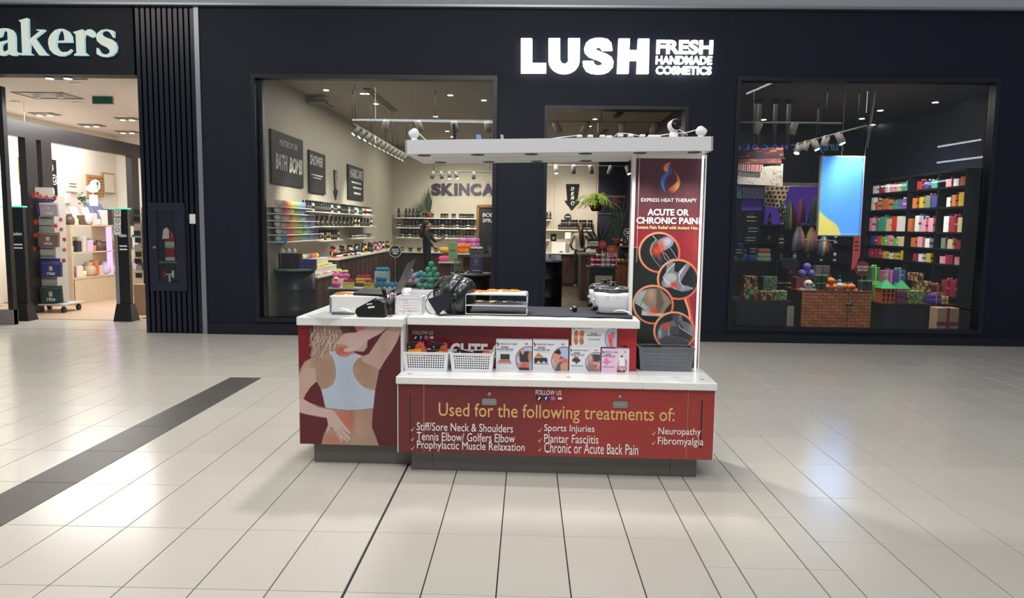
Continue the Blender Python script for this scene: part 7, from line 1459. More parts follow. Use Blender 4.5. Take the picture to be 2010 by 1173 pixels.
hang('knot_wrap', ((1528, 396), (1543, 398), (1529, 430), (1541, 436)), 10.85, pattern(30, (24, 22, 26), [(210, 210, 210)], 13, (.03, .06), 20, 40), 'narrow black and white cloth under the honeycomb cloth', group='printed cloths hung in the right window')
for i, (px, ya, yb, w_, cs) in enumerate(((1550, 392, 452, 7, [(60, 80, 60), (150, 120, 60), (30, 30, 34)]), (1572, 390, 440, 6, [(140, 50, 110), (60, 30, 60)]), (1597, 385, 440, 6, [(80, 80, 90), (40, 90, 80)]), (1567, 440, 492, 9, [(130, 120, 130), (90, 90, 100), (160, 110, 120)]), (1592, 445, 494, 9, [(150, 130, 60), (110, 110, 130), (170, 60, 60)]), (1617, 462, 500, 9, [(70, 120, 150), (210, 200, 180), (190, 110, 60), (60, 60, 70)]))):
    a, b = at(px-w_, yb, 11.6), at(px+w_, ya, 11.6); t = thing('hanging_scarf', ['green and ochre', 'magenta', 'grey teal', 'grey mauve', 'ochre and red', 'bright many coloured'][i]+' scarf hanging on the dark rail left of the screen', 'scarf', ((a.x+b.x)/2, 11.6, a.z), 'scarves left of the screen'); n = len(cs)
    for k in range(n): x = a.x+(b.x-a.x)*(k+.5)/n; MB().tube([((a.x+b.x)/2, 11.6, b.z), (x, 11.58, b.z-(b.z-a.z)*.4), (x+(k-1)*.03, 11.58, a.z+.02*k)], [.02, .045, .05], 7).build('fold', cm(*cs[k], .8), t)
for i, (x0, y0, x1, y1, Y) in enumerate(((1442, 316, 1540, 311, 10.66), (1500, 365, 1600, 366, 11.0), (1560, 470, 1640, 472, 11.55))):
    o = MB().tube([at(x0, y0, Y), at(x1, y1, Y)], .008, 6).build('hanging_rail', TRK); tag(o, 'thin rail carrying %s in the right window' % ['the flowered cloths', 'the honeycomb cloth', 'the scarves under the screen'][i], 'rail')
# screen
a, b = at(1604, 463, 10.6), at(1699, 306, 10.6); sn = thing('digital_screen', 'tall bright blue screen with a yellow patch hanging in the right window', 'screen', ((a.x+b.x)/2, 10.65, a.z))
cv = Cv((1606, 308), (1697, 308), (1606, 460), (1697, 460), 70, 110, (80, 142, 232)); cv.glow(1640, 350, 26, 40, (96, 170, 240), .7); cv.mix(np.clip((cv.X-1690)/6, 0, 1), (70, 120, 230)); cv.poly(smooth([(1600, 405), (1608, 415), (1625, 428), (1640, 436), (1650, 448), (1652, 465), (1600, 468)]), (196, 186, 96), 2)
cv.line([(1606, 457.5), (1697, 457.5)], 1, (180, 190, 200), .5); sp_ = [at(x, y, 10.6) for x, y in ((1606.5, 309), (1697, 308.5), (1604.5, 460), (1693, 461))]
cv.build('display', print_mat('screen_glow', .3, .95), sn, (a.x+.015, 10.598, b.z-.015), (b.x-.015, 10.598, b.z-.015), (a.x+.015, 10.598, a.z+.015), (b.x-.015, 10.598, a.z+.015))
B(a.x, b.x, 10.6, 10.66, a.z, b.z, b=.003).build('frame', TRK, sn)
for px in (1655, 1700): q = at(px-3, 306, 10.63); MB().tube([(q.x, 10.63, b.z), (q.x+.1*(px == 1700), 10.63, CEILZ)], .004, 5).build('cable', TRK, sn)
light('AREA', 'screen_spill', ((a.x+b.x)/2, 10.55, (a.z+b.z)/2), 5, (.4, .6, 1), .6, 1.0, target=((a.x+b.x)/2, 5, 0))
# coral sign under the screen
P = [at(*p, 10.9) for p in ((1676, 464), (1690, 464), (1688, 502), (1676, 528), (1671, 530))]; t = thing('hanging_sign', 'coral red paper sign with black lines below the screen', 'sign', (P[0].x, 10.9, P[3].z)); MB().slab(P, (0, .005, 0)).build('sheet', cm(222, 90, 96), t)
for k in range(3): B(P[0].x+.02, P[1].x-.03, 10.895, 10.9, P[0].z-.08-.06*k, P[0].z-.068-.06*k).build('print_line', BLACK, t)
P = [at(*p, 10.85) for p in ((1669, 478), (1669, 545))]
def gift(x, y, z, w, d, h, col, rib, label, group=None, name='gift_box', bow=True, rz=0.0, pat=None):
    t = thing(name, label, 'gift box', (x, y, z), group, rz); o0 = Vector((0, 0, 0))
    link('wrapped_box', B(-w/2, w/2, -d/2, d/2, 0, h, b=.004).mesh('wrapped_box'), pat or cm(*col, .6), t)
    if rib: link('ribbon', MB().box(-w*.07, w*.07, -d/2-.002, d/2+.002, -.0, h+.002).box(-w/2-.002, w/2+.002, -d/2-.003, -d/2-.001, h*.45, h*.58).mesh('ribbon'), cm(*rib, .5), t)
    if rib and bow: link('bow', MB().sphere((-w*.16, -d*.1, h+.02), w*.15, 8, 5, (1.2, .7, .6)).sphere((w*.16, -d*.1, h+.02), w*.15, 8, 5, (1.2, .7, .6)).mesh('bow'), cm(*rib, .5), t)
    return t
# gift shelves along the right wall
X6 = 6.30; gs_ = thing('shelf_unit', 'tall black shelf unit full of wrapped gifts along the right shop wall', 'shelf unit', (6.5, 12.3, 0)); BL = mat('shelf_black', (16, 16, 20), .5)
ZB = [.55, 1.03, 1.26, 1.51, 1.89, 2.19]; ZTOP = 2.43; ya_, yb__ = 10.75, 13.85
for z in ZB+[ZTOP]: B(X6, RX-.02, ya_, yb__, z-.025, z).build('shelf_board', BL, gs_)
for y in (ya_, 11.45, 12.35, yb__): B(X6, RX-.02, y-.015, y+.015, 0, ZTOP).build('upright', BL, gs_)
B(RX-.02, RX-.005, ya_, yb__, 0, ZTOP).build('back_panel', BL, gs_)
GC = [((112, 130, 110), (200, 90, 160), 'sage green'), ((206, 60, 40), (240, 110, 60), 'orange red'), ((120, 96, 170), (230, 220, 240), 'violet'), ((70, 150, 130), (60, 120, 110), 'teal'), ((220, 150, 170), (120, 60, 110), 'rose pink'), ((196, 170, 60), (60, 50, 40), 'mustard'), ((230, 226, 224), (50, 70, 160), 'white'), ((150, 40, 60), (230, 120, 140), 'crimson'), ((120, 190, 90), (240, 240, 230), 'leaf green'), ((190, 110, 60), (60, 30, 40), 'amber'), ((60, 60, 130), (200, 190, 220), 'deep blue'), ((206, 190, 150), (180, 60, 40), 'straw')]
rg_ = random.Random(12); BN = ['lowest', 'second lowest', 'third', 'fourth', 'fifth', 'top']
for bi, z in enumerate(ZB):
    if bi == 0: ys = [10.95, 11.15]
    else:
        ys = []; y = ya_+.11
        while y < yb__-.1:
            if min(abs(y-q) for q in (11.45, 12.35)) > .08: ys.append(y)
            y += rg_.uniform(.17, .24)
    for gi, y in enumerate(ys):
        k = rg_.randrange(12) if bi != 1 else rg_.choice([4, 7, 6, 5, 4]); c_, r_, n_ = GC[k]; hh = (ZB+[ZTOP])[bi+1]-z-.03 if bi else .4; h = min(hh*rg_.uniform(.5, .86), .26); w = rg_.uniform(.11, .16)
        gift(X6+.10, y, z+.001, rg_.uniform(.12, .17), w, h, c_, r_ if rg_.random() < .75 else None, '%s wrapped gift, %s from the window on the %s gift shelf board' % (n_, ORD[gi], BN[bi]), 'gifts on the %s board' % BN[bi], rz=rg_.uniform(-.1, .1))
# low black table with gifts in the window
t1a, t1b = at(1716, 592, 10.7), at(1868, 592, 10.7); tz2 = t1a.z
t = thing('gift_table', 'low black covered table with gift boxes at the right of the window', 'table', ((t1a.x+t1b.x)/2, 10.9, 0)); B(t1a.x, t1b.x-.05, 10.45, 11.2, tz2-.03, tz2).build('table_top', BL, t); B(t1a.x+.05, t1b.x-.1, 10.5, 11.15, 0, tz2-.03).build('cloth_skirt', mat('table_skirt', (22, 32, 40), .6), t)
def spots(name, bg, fg, n=5): 
    m = mat(name, bg, .6); nt = m.node_tree; b = nt.nodes['Principled BSDF']; v = nt.nodes.new('ShaderNodeTexVoronoi'); v.feature = 'DISTANCE_TO_EDGE'; v.inputs['Scale'].default_value = n; tc = nt.nodes.new('ShaderNodeTexCoord'); r = nt.nodes.new('ShaderNodeValToRGB')
    nt.links.new(tc.outputs['Object'], v.inputs['Vector']); nt.links.new(v.outputs['Distance'], r.inputs[0]); r.color_ramp.elements[0].color = rgb(*bg); r.color_ramp.elements[1].color = rgb(*fg); r.color_ramp.elements[0].position = .08; r.color_ramp.elements[1].position = .12; nt.links.new(r.outputs[0], b.inputs['Base Color']); return m
GIR = spots('giraffe_paper', (52, 40, 32), (196, 148, 96), 14); LEO = spots('leaf_paper', (40, 52, 36), (150, 176, 110), 26); SPI = spots('dark_green_paper', (26, 40, 66), (90, 130, 80), 22)
def gpx(x0, x1, yt, Y, col, rib, label, z=None, pat=None, d=.18, bow=True):
    a, b = at(x0, 590, Y), at(x1, 590, Y); zt = at((x0+x1)/2, yt, Y).z; z = tz2 if z is None else z
    return gift((a.x+b.x)/2, Y+d/2, z+.001, b.x-a.x, d, max(.04, zt-z), col, rib, label, None, pat=pat, bow=bow)
def house(x0, x1, yt, Y, label):
    a, b = at(x0, 590, Y), at(x1, 590, Y); zt = at(x0, yt, Y).z; w = b.x-a.x; cx_ = (a.x+b.x)/2; h = (zt-tz2)*.62; t = thing('house_gift_box', label, 'gift box', (cx_, Y+w/2, tz2))
    B(a.x, b.x, Y, Y+w, tz2+.001, tz2+h).build('house_box', cm(206, 90, 40, .6), t)
    MB().add([(a.x-.01, Y-.01, tz2+h), (b.x+.01, Y-.01, tz2+h), (b.x+.01, Y+w, tz2+h), (a.x-.01, Y+w, tz2+h), (cx_, Y+w/2, zt)], [(0, 1, 4), (1, 2, 4), (2, 3, 4), (3, 0, 4), (3, 2, 1, 0)]).build('roof', cm(40, 150, 90, .6), t)
    q = MB()
    for i in range(3):
        for j in range(3): x, z = a.x+w*(.2+.3*i), tz2+h*(.14+.3*j); q = MB().box(x-w*.08, x+w*.08, Y-.003, Y+.001, z, z+h*.2); q.build('window_print', BLACK, t)
    MB().tube([(cx_, Y+w/2, zt-.01), (cx_-w*.2, Y+w/2, zt+.05), (cx_+w*.1, Y+w/2, zt+.07), (cx_+w*.25, Y+w/2, zt+.03)], .006, 6).build('handle', cm(70, 170, 100), t)
house(1729, 1757, 548, 10.5, 'orange house shaped gift box with green roof, left of two'); house(1761, 1784, 549, 10.52, 'orange house shaped gift box with green roof, right of two')
gpx(1781, 1814, 571, 10.47, None, None, 'green leaf patterned gift box in front on the black table', pat=LEO); gpx(1800, 1826, 552, 10.8, None, None, 'large brown giraffe patterned gift box on the black table', pat=GIR)
zt5 = at(1813, 552, 10.8).z; gpx(1790, 1810, 536, 10.85, None, None, 'small brown giraffe patterned gift box topmost on the pile', z=zt5, pat=GIR)
for x0, x1, yt, Y, c_, r_, l_ in ((1762, 1779, 571, 10.46, (110, 50, 90), None, 'plum gift box right of the house boxes'), (1828, 1848, 580, 10.5, (76, 50, 130), (150, 120, 200), 'purple gift box at the right of the black table'), (1848, 1862, 582, 10.5, (206, 190, 120), (160, 60, 60), 'cream gift box at the right end of the black table'), (1708, 1724, 524, 11.0, (60, 110, 60), (140, 200, 90), 'tall dark green gift box left of the house boxes'), (1735, 1750, 531, 11.05, (180, 110, 140), (120, 60, 140), 'dusty rose gift box behind the house boxes'), (1752, 1775, 530, 11.06, (80, 60, 140), (60, 170, 110), 'violet gift box behind the house boxes'), (1828, 1850, 560, 10.95, (70, 50, 60), (200, 110, 60), 'dark gift box with orange bow behind the purple one')): gpx(x0, x1, yt, Y, c_, r_, l_)
a = at(1848, 634, 10.4); gift(a.x, 10.35, .0, .30, .2, at(1848, 602, 10.4).z-.0, (196, 160, 130), (150, 50, 80), 'floral cream gift box on the floor at the right end of the window', bow=False)
c = at(1693, 526, 10.35)
# brick patterned cabinet: bricks laid one by one
k0, k1 = at(1575, 569, 10.4), at(1712, 569, 10.4); kz = k0.z; bcab = thing('brick_cabinet', 'orange brick fronted counter with two doors inside the right window', 'cabinet', ((k0.x+k1.x)/2, 10.7, 0))
B(k0.x, k1.x, 10.415, 11.0, 0, kz-.02).build('carcass', cm(58, 36, 28), bcab); B(k0.x-.03, k1.x, 10.40, 11.02, kz-.02, kz).build('counter_top', cm(170, 96, 66), bcab)
kj = at(1664, 610, 10.4).x; BRK = [mat('brick_a', (196, 118, 72), .6, var=.15), mat('brick_b', (184, 108, 66), .6, var=.15), mat('brick_c', (204, 128, 80), .6, var=.15)]; nrow = 14; bh_ = (kz-.03)/nrow; bwid = .118
for r in range(nrow):
    x = k0.x-(r % 2)*bwid/2
    while x < k1.x:
        xa_, xb_ = max(x, k0.x)+.003, min(x+bwid, k1.x)-.003
        if xb_-xa_ > .012:
            for s0, s1 in (((xa_, xb_),) if not xa_ < kj < xb_ else ((xa_, kj-.004), (kj+.004, xb_))):
                if s1-s0 > .008: B(s0, s1, 10.400, 10.416, r*bh_+.004, (r+1)*bh_-.002).build('brick', BRK[(r*5+int(x*40)) % 3], bcab)
        x += bwid
q = at(1666, 598, 10.4); B(q.x-.05, q.x+.05, 10.385, 10.4, q.z-.018, q.z+.018, b=.004).build('lock_plate', BLACK, bcab); B(q.x-.006, q.x+.006, 10.38, 10.386, q.z-.006, q.z+.006).build('lock', STEEL, bcab)
def on(px, Y=10.5): return at(px, 560, Y).x
bxp = B(on(1568), on(1597), 10.6, 10.8, kz, kz+.165).build('brick_riser', mat('brick_red_print', (110, 48, 36), .6, var=.2)); tag(bxp, 'dark red brick patterned block under the three purple balls', 'riser')
for i, (px, dz) in enumerate(((1574, 0), (1590, 0), (1582, .1))): spawn('bath_bomb', [(None, ballm, cm(96, 84, 170, .8))], (on(px, 10.65), 10.65, kz+.166+dz*.95), 'purple bath ball on the red brick block, %s of three' % ['left', 'right', 'top'][i], 'bath bomb', 'purple balls on the red block', sc=1.15)
skl = thing('skull_figure', 'white skull shaped soap on a white tray on the brick counter', 'soap', (on(1590), 10.45, kz)); B(on(1570), on(1604), 10.42, 10.52, kz, kz+.02).build('tray', WHITE, skl)
MB().sphere((on(1584), 10.46, kz+.085), .06, 14, 9, (1.1, .9, .95)).box(on(1584)-.035, on(1584)+.04, 10.42, 10.48, kz+.02, kz+.055, b=.01).sphere((on(1597), 10.46, kz+.06), .035, 10, 7, (1.6, .8, .8)).build('skull', cm(206, 204, 198, .7), skl)
for s in (-1, 1): MB().sphere((on(1584)+s*.025, 10.408, kz+.085), .014, 8, 6).build('eye_hollow', BLACK, skl)
for i, px in enumerate((1604, 1616)):
    for j in (0, 1): o = MB().lathe([(.058, 0), (.062, .085), (.064, .086), (.064, .105)], (on(px, 10.47), 10.47+.0, kz+j*.108), 16, sx=.9).build('lidded_tub', cm(60, 96, 66, .5)); tag(o, 'dark green lidded tub on the brick counter, %s %s one' % (['left', 'right'][i], ['lower', 'upper'][j]), 'tub', 'dark green tubs on the brick counter')
tub = bpy.data.objects['lidded_tub']
pmm = MB(); n = 20; P = []
for j in range(9):
    ph = PI*j/8
    for i in range(n): th = 2*PI*i/n; r = .052*math.sin(ph)*(1+.10*abs(math.sin(5*th))); P.append((r*math.cos(th), r*math.sin(th), .045-.043*math.cos(ph)))
pmm.add(P, [(j*n+i, j*n+n+i, j*n+n+(i+1) % n, j*n+(i+1) % n) for j in range(8) for i in range(n)], True); pmm = pmm.mesh('pumpkin_body'); stm = MB().tube([(0, 0, .08), (.005, 0, .108)], [.010, .006], 7).mesh('stem')
for i, (px, dz, f) in enumerate(((1624, 0, 0), (1635, 0, 0), (1629.5, .085, 0), (1657, 0, 1), (1671, 0, 1))):
    t = spawn('pumpkin_soap', [('body', pmm, cm(232, 124, 44, .6)), ('stem', stm, cm(90, 110, 50))], (on(px, 10.45), 10.45, kz+.001+dz), 'orange pumpkin shaped soap on the brick counter, %s' % ['left of the pyramid', 'right of the pyramid', 'top of the pyramid', 'left one with a face', 'right one with a face'][i], 'soap', 'pumpkin soaps', sc=1.1)
    if f:
        for s in (-1, 1): link('eye', MB().slab([(s*.02-.008, -.056, .055), (s*.02+.008, -.056, .055), (s*.02, -.054, .068)], (0, .006, 0)).mesh('eye'), BLACK, t)
        link('mouth', MB().slab([(-.022, -.056, .040), (.022, -.056, .040), (.012, -.055, .028), (-.012, -.055, .028)], (0, .006, 0)).mesh('mouth'), BLACK, t)
bt_ = bottle((on(1644), 10.44, kz), 5, 'dark green bottle with black cap between the pumpkin soaps on the brick counter', None, 1.25)
for i in range(4): o = B(on(1598+(i % 2)*15, 10.9), on(1611.5+(i % 2)*15, 10.9), 10.88, 11.0, kz+.12+(i//2)*.105, kz+.222+(i//2)*.105, b=.004).build('soap_carton', cm(118, 112, 118)); tag(o, 'grey carton on the brick counter stack, %s %s' % (['lower', 'upper'][i//2], ['left', 'right'][i % 2]), 'carton', 'grey cartons on the brick counter')
o = B(on(1597, 10.88), on(1630, 10.88), 10.86, 11.0, kz, kz+.119).build('carton_plinth', cm(46, 44, 92)); tag(o, 'dark blue block under the grey cartons on the brick counter', 'block')
for i, (px, c_, h_) in enumerate(((1636, (120, 62, 40), .13), (1653, (44, 82, 62), .09), (1668, (44, 96, 66), .09))): o = B(on(px-6, 10.7), on(px+6.5, 10.7), 10.7, 10.8, kz, kz+h_, b=.004).build('product_carton', cm(*c_)); tag(o, ['brown', 'dark green', 'mid green'][i]+' carton at the back of the brick counter', 'carton')
for i, px in enumerate((1688, 1702)): o = MB().lathe([(.045, 0), (.048, .11), (.05, .112), (.05, .15)], (on(px), 10.46, kz), 14).build('lidded_tub', cm(36, 84, 64, .4)); tag(o, 'tall green tub below the round orange sign, %s' % ['left one', 'right one'][i], 'tub')
c = at(1693, 527, 10.38); stick_sign(c.x, 10.38, kz, c.z, .105, 'round pumpkin orange sign lettered BATHERS BEWARE', mat('pumpkin_card', (150, 62, 40), .6), [('BATHERS', -.72, .72, .06, .36, .25), ('BEWARE', -.68, .68, -.34, -.04, .25)])
# black block with patterned gift boxes at the left of the window
q0, q1 = at(1441, 588, 10.5), at(1552, 588, 10.5); bz = q0.z; t = thing('display_plinth', 'low black block with patterned gift boxes at the left of the right window', 'plinth', ((q0.x+q1.x)/2, 10.8, 0)); B(q0.x, q1.x, 10.45, 11.1, bz-.02, bz).build('top', BL, t); B(q0.x+.04, q1.x-.03, 10.48, 11.05, 0, bz-.02).build('body', cm(24, 28, 42), t)
q2, q3 = at(1545, 600, 10.47), at(1556, 648, 10.47); B(q2.x, q3.x, 10.455, 10.475, 0, q2.z).build('corner_post', TRK, t)
tz_save = tz2; tz2 = bz
gpx(1459, 1487, 557, 10.55, None, None, 'brown giraffe patterned gift box with green tag on the black block', pat=GIR); zt6 = at(1473, 557, 10.55).z; gpx(1460, 1485, 542, 10.56, None, None, 'small giraffe patterned gift box on top of the larger one', z=zt6, pat=GIR)
gpx(1497, 1524, 543, 10.75, None, None, 'dark blue green patterned gift box standing on the black block', pat=SPI); gpx(1493, 1519, 572, 10.48, None, None, 'flat giraffe patterned gift box in front on the black block', pat=GIR); gpx(1520, 1545, 571, 10.48, None, None, 'flat leaf patterned gift box at the right of the black block', pat=LEO)
for (x, y, s) in ((1475, 573, 1), (1468, 583, .7)): c = at(x, y, 10.54 if s == 1 else 10.5); o = MB().slab([(c.x-.05*s, 10.53, c.z), (c.x, 10.53, c.z-.04*s), (c.x+.05*s, 10.53, c.z), (c.x, 10.53, c.z+.045*s)], (0, .003, 0)).build('gift_tag', cm(70, 190, 120)); tag(o, ['bright green diamond gift tag on the giraffe patterned box', 'small bright green gift tag at the foot of the giraffe box'][s != 1], 'gift tag')
tz2 = tz_save
# shelf with blue boxes and rolls, stool with black chair
q0, q1 = at(1434, 512, 11.3), at(1515, 510, 11.3); t = thing('wall_counter', 'black side counter with blue boxes left of the black chair', 'counter', ((q0.x+q1.x)/2, 11.6, 0)); B(q0.x-.3, q1.x, 11.3, 12.0, q0.z-.03, q0.z).build('counter_top', BL, t); B(q0.x-.3, q1.x-.03, 11.34, 12.0, 0, q0.z-.03).build('carcass', cm(14, 14, 18), t); gz = q0.z
for x0, x1, yt, c_, l_ in ((1452, 1466, 500, (40, 120, 180), 'low blue box on the black side counter'), (1462, 1474, 490, (50, 140, 200), 'upright sky blue box on the black side counter'), (1468, 1484, 502, (60, 130, 180), 'blue box at the front of the side counter'), (1454, 1468, 478, (30, 90, 140), 'dark blue box at the back of the side counter'), (1434, 1450, 502, (190, 150, 130), 'pale brown box at the left end of the side counter')):
    a, b = at(x0, 511, 11.4), at(x1, yt, 11.4); o = B(a.x, b.x, 11.38 if yt > 490 else 11.6, 11.5 if yt > 490 else 11.7, gz, b.z, b=.005).build('product_box', cm(*c_)); tag(o, l_, 'box')
for i in range(3): a, b = at(1486+i*1.5, 511, 11.36), at(1514-i*1, 511, 11.36); o = B(a.x, b.x, 11.36, 11.48, gz+i*.065, gz+.062+i*.065, b=.015).build('folded_towel', cm(*[(180, 196, 180), (200, 214, 200), (200, 120, 110)][i], .9)); tag(o, ['lowest pale green', 'middle pale green', 'topmost reddish'][i]+' rolled cloth in the stack on the side counter', 'cloth')
for i, (x, y, w_, h_) in enumerate(((1476, 431, 15, 12), (1478, 452, 14, 10), (1473, 470, 14, 9), (1533, 474, 6, 12), (1451, 494, 9, 9), (1478, 492, 8, 9))):
    c = at(x, y, 11.2-.01*i); s = 11.2/1430; o = thing('hanging_sign', ['wide black card with white lines, topmost of the hung cards', 'black card below the topmost hung card', 'third black card hung above the blue boxes', 'narrow black card hung above the black chair', 'round black sign left of the blue boxes', 'small black card right of the blue boxes'][i], 'sign', (c.x, 11.2-.01*i, c.z))
    if i == 4: flat('card', [arc(c.x, c.z, .085, .085, 0, 345, 23)], CHALK, o, (0, 11.16, 0), depth=.005)
    else: B(c.x-w_*s, c.x+w_*s, 11.2-.01*i, 11.205-.01*i, c.z-h_*s, c.z+h_*s).build('card', CHALK, o)
    for k in range(2): B(c.x-w_*s*.7, c.x+w_*s*.6, 11.185-.01*i, 11.19-.01*i, c.z+h_*s*(.35-.6*k), c.z+h_*s*(.5-.6*k)).build('print_line', INK, o)
    MB().tube([(c.x, 11.2-.01*i, c.z), (c.x, 11.2-.01*i, c.z+.4)], .0015, 4).build('cord', STEEL, o)
c = at(1547, 553, 11.2); chr_ = thing('shop_chair', 'glossy black high backed chair between the gift boxes and the brick counter', 'chair', (c.x, 11.3, 0)); gb_ = mat('gloss_black', (14, 14, 16), .1, coat=1)
P = [(c.x+.17*math.copysign(abs(math.cos(t))**.5, math.cos(t)), 11.25, c.z+.17+.18*math.copysign(abs(math.sin(t))**.5, math.sin(t))) for t in np.linspace(0, 2*PI, 24, endpoint=False)]; MB().slab(P, (0, .03, 0)).build('backrest', gb_, chr_); MB().tube(P+[P[0]], .008, 6).build('back_rim', mat('rim_grey', (60, 62, 66), .3), chr_)
B(c.x-.17, c.x+.17, 11.28, 11.6, c.z-.05, c.z-.02, b=.01).build('seat', gb_, chr_); MB().tube([(c.x, 11.44, 0), (c.x, 11.44, c.z-.05)], .025, 10).build('stem', STEEL, chr_); MB().lathe([(.2, 0), (.2, .015), (.03, .03)], (c.x, 11.44, 0), 20).build('base', STEEL, chr_)
# lights on rails, ceiling cords
zt7 = at(1550, 241, 10.9).z; track((at(1447, 241, 10.9).x, 10.9, zt7), (at(1652, 242, 10.9).x, 10.9, zt7), 'pale light rail near the glass at the upper left of the right window', (.15, .85))
for i, px in enumerate((1488, 1558)): track_head((at(px, 241, 10.9).x, 10.9, zt7), (-.35 if i == 0 else -.15, .1, -1), 'unlit grey spotlight on the pale rail, %s one' % ['left', 'right'][i], lit=False, r=.05, L_=.17)
p0 = at(1702, 242, 10.7); Y1 = 13.4; p1 = at(1550, 290, Y1); p0.z = p1.z = (p0.z+p1.z)/2; track(p0, p1, 'grey light rail rising to the right in front of the dark wall', (.1, .6))
for i, (u, lit) in enumerate(((.30, 1), (.48, 0), (.62, 1), (.75, 0), (.86, 1))): track_head(p0.lerp(p1, u), (.35 if i in (0, 2) else -.4, -.35, -1), 'spotlight on the rising rail of the right window, %s from the front' % ORD[i], lit=bool(lit), r=.055, L_=.18)
light('SPOT', 'track_light', (4.9, 11.3, 2.7), 240, (1, .93, .84), .04, target=(6.5, 12.2, 1.6), spot=95, blend=.8)
light('SPOT', 'track_light', (4.6, 10.3, 3.1), 280, (1, .93, .84), .04, target=(4.7, 10.7, .5), spot=70, blend=.8)
light('SPOT', 'track_light', (3.6, 10.1, 3.2), 90, (1, .93, .84), .04, target=(3.6, 10.8, 1.6), spot=75, blend=.8)
light('SPOT', 'track_light', (5.9, 10.2, 3.1), 170, (1, .93, .84), .04, target=(5.6, 10.8, .5), spot=80, blend=.8)
for i, (px, ya, yb) in enumerate(((1479, 184, 290), (1488, 186, 290), (1519, 185, 290), (1545, 182, 290))): a, b = at(px, yb, 11.9), at(px, ya, 11.9); o = MB().box(a.x-.025, a.x+.025, 11.88, 11.93, a.z, CEILZ).box(a.x-.06, a.x+.06, 11.86, 11.95, CEILZ-.02, CEILZ).build('ceiling_post', BLACK); tag(o, 'black post hanging from the ceiling, %s from the left in the right window' % ORD[i], 'post')
for i, P in enumerate((((1655, 160), (1653, 190), (1634, 202), (1608, 216)), ((1608, 216), (1610, 300)), ((1720, 175), (1712, 230), (1703, 290)))): o = MB().tube([at(*p, 10.7) for p in P], .006, 6).build('hanging_cable', BLACK if i < 2 else TRK); tag(o, 'thin cable hanging in the upper part of the right window, %s one' % ORD[i], 'cable')
# purple backlit wall patch behind the cloths
a, b = at(1500, 440, 14.55), at(1640, 365, 14.55); t = thing('purple_display', 'purple lit display niche behind the hung cloths and scarves', 'display', ((a.x+b.x)/2, 14.5, a.z)); B(a.x, b.x, 14.5, 14.58, a.z, b.z).build('panel', mat('purple_light', (84, 52, 160), .6, emit=.35), t); B(a.x, b.x, 14.45, 14.58, b.z, b.z+.05).build('edge', TRK, t)
for k in range(5): z = a.z-.35*k; o = B(a.x-.3, b.x+.3, 14.3, 14.6, z-.03, z).build('wall_shelf', BL); tag(o, 'black shelf on the dark back wall, %s below the purple niche' % ORD[k], 'shelf')
for k in range(26):
    r = k//7; x = a.x-.2+(k % 7)*.26; ci = rg_.choice([0, 1, 5, 8, 7, 0, 0]); bottle((x, 14.42, a.z-.35*r), ci, '%s bottle, %s from the left on the %s black back shelf' % (BOTC[ci][2], ORD[k % 7], ORD[r]), 'bottles on the black back shelves', 1.3)

# ================================================================ LEFT SHOP
SPZ = SZ+.02; CRM = mat('birch_ply', (206, 186, 158), .5, var=.12, scale=4)
def pedestal(px0, px1, pyb, pyt, label, rz=0.0, notices=False):
    a, b = fl(px0, pyb), fl(px1, pyb); Y = (a.y+b.y)/2; a, b = at(px0, pyb, Y), at(px1, pyb, Y); top = at((px0+px1)/2, pyt, Y).z; w = b.x-a.x; t = thing('security_gate', label, 'security gate', ((a.x+b.x)/2, Y, 0))
    m = 1 if not notices else -1; x0, x1 = a.x, b.x; col = (x0, x0+w*.16) if not notices else (x0+w*.12, x0+w*.30)
    B(x0+w*.16 if not notices else x0+w*.30, x1-w*.18, Y-.02, Y+.05, .10, top-.02).build('panel', mat('gate_black', (16, 17, 20), .35), t); B(col[0], col[1], Y-.03, Y+.06, 0, top-.02, b=.004).build('side_column', ALU, t)
    B(x0-w*.05, x1-w*.14, Y-.035, Y+.065, top-.02, top).build('light_strip', mat('mint_light', (70, 214, 160), .4, emit=1.2), t)
    MB().hexa([(x0+w*.1, Y-.12, 0), (x1, Y-.12, 0), (x1, Y+.12, 0), (x0+w*.1, Y+.12, 0), (x0+w*.16, Y-.05, .26), (x1-w*.16, Y-.05, .26), (x1-w*.16, Y+.08, .26), (x0+w*.16, Y+.08, .26)]).build('foot', BLACK, t)
    xm = (x0+x1)/2+w*.04; text('makers', (xm-w*.16, Y-.023, top*.745), (xm+w*.2, Y-.023, top*.775), INK, t, bold=.02); 
    for k in range(2): B(xm-w*.16, xm+w*.2, Y-.0225, Y-.0205, top*(.66-.03*k), top*(.672-.03*k)).build('print_line', INK, t)
    if notices:
        for k, (yt_, yb_) in enumerate(((409, 425), (427, 442), (443, 461))): p, q = at(px0-3, yb_, Y-.04), at(px0+10, yt_, Y-.04); n = B(p.x, q.x, Y-.04, Y-.037, p.z, q.z).build('notice', PAPER, t); flat('symbol', [arc((p.x+q.x)/2, (p.z+q.z)/2+.01, .032, .032, 0, 345, 23), arc((p.x+q.x)/2, (p.z+q.z)/2+.01, .025, .025, 0, 345, 23)], BLACK, n, (0, Y-.041, 0)) if True else None
pedestal(20, 66, 628, 404, 'black security gate with mint light strip, left of the shop entrance')
pedestal(227, 267, 629, 408, 'black security gate with paper notices, right of the shop entrance', notices=True)
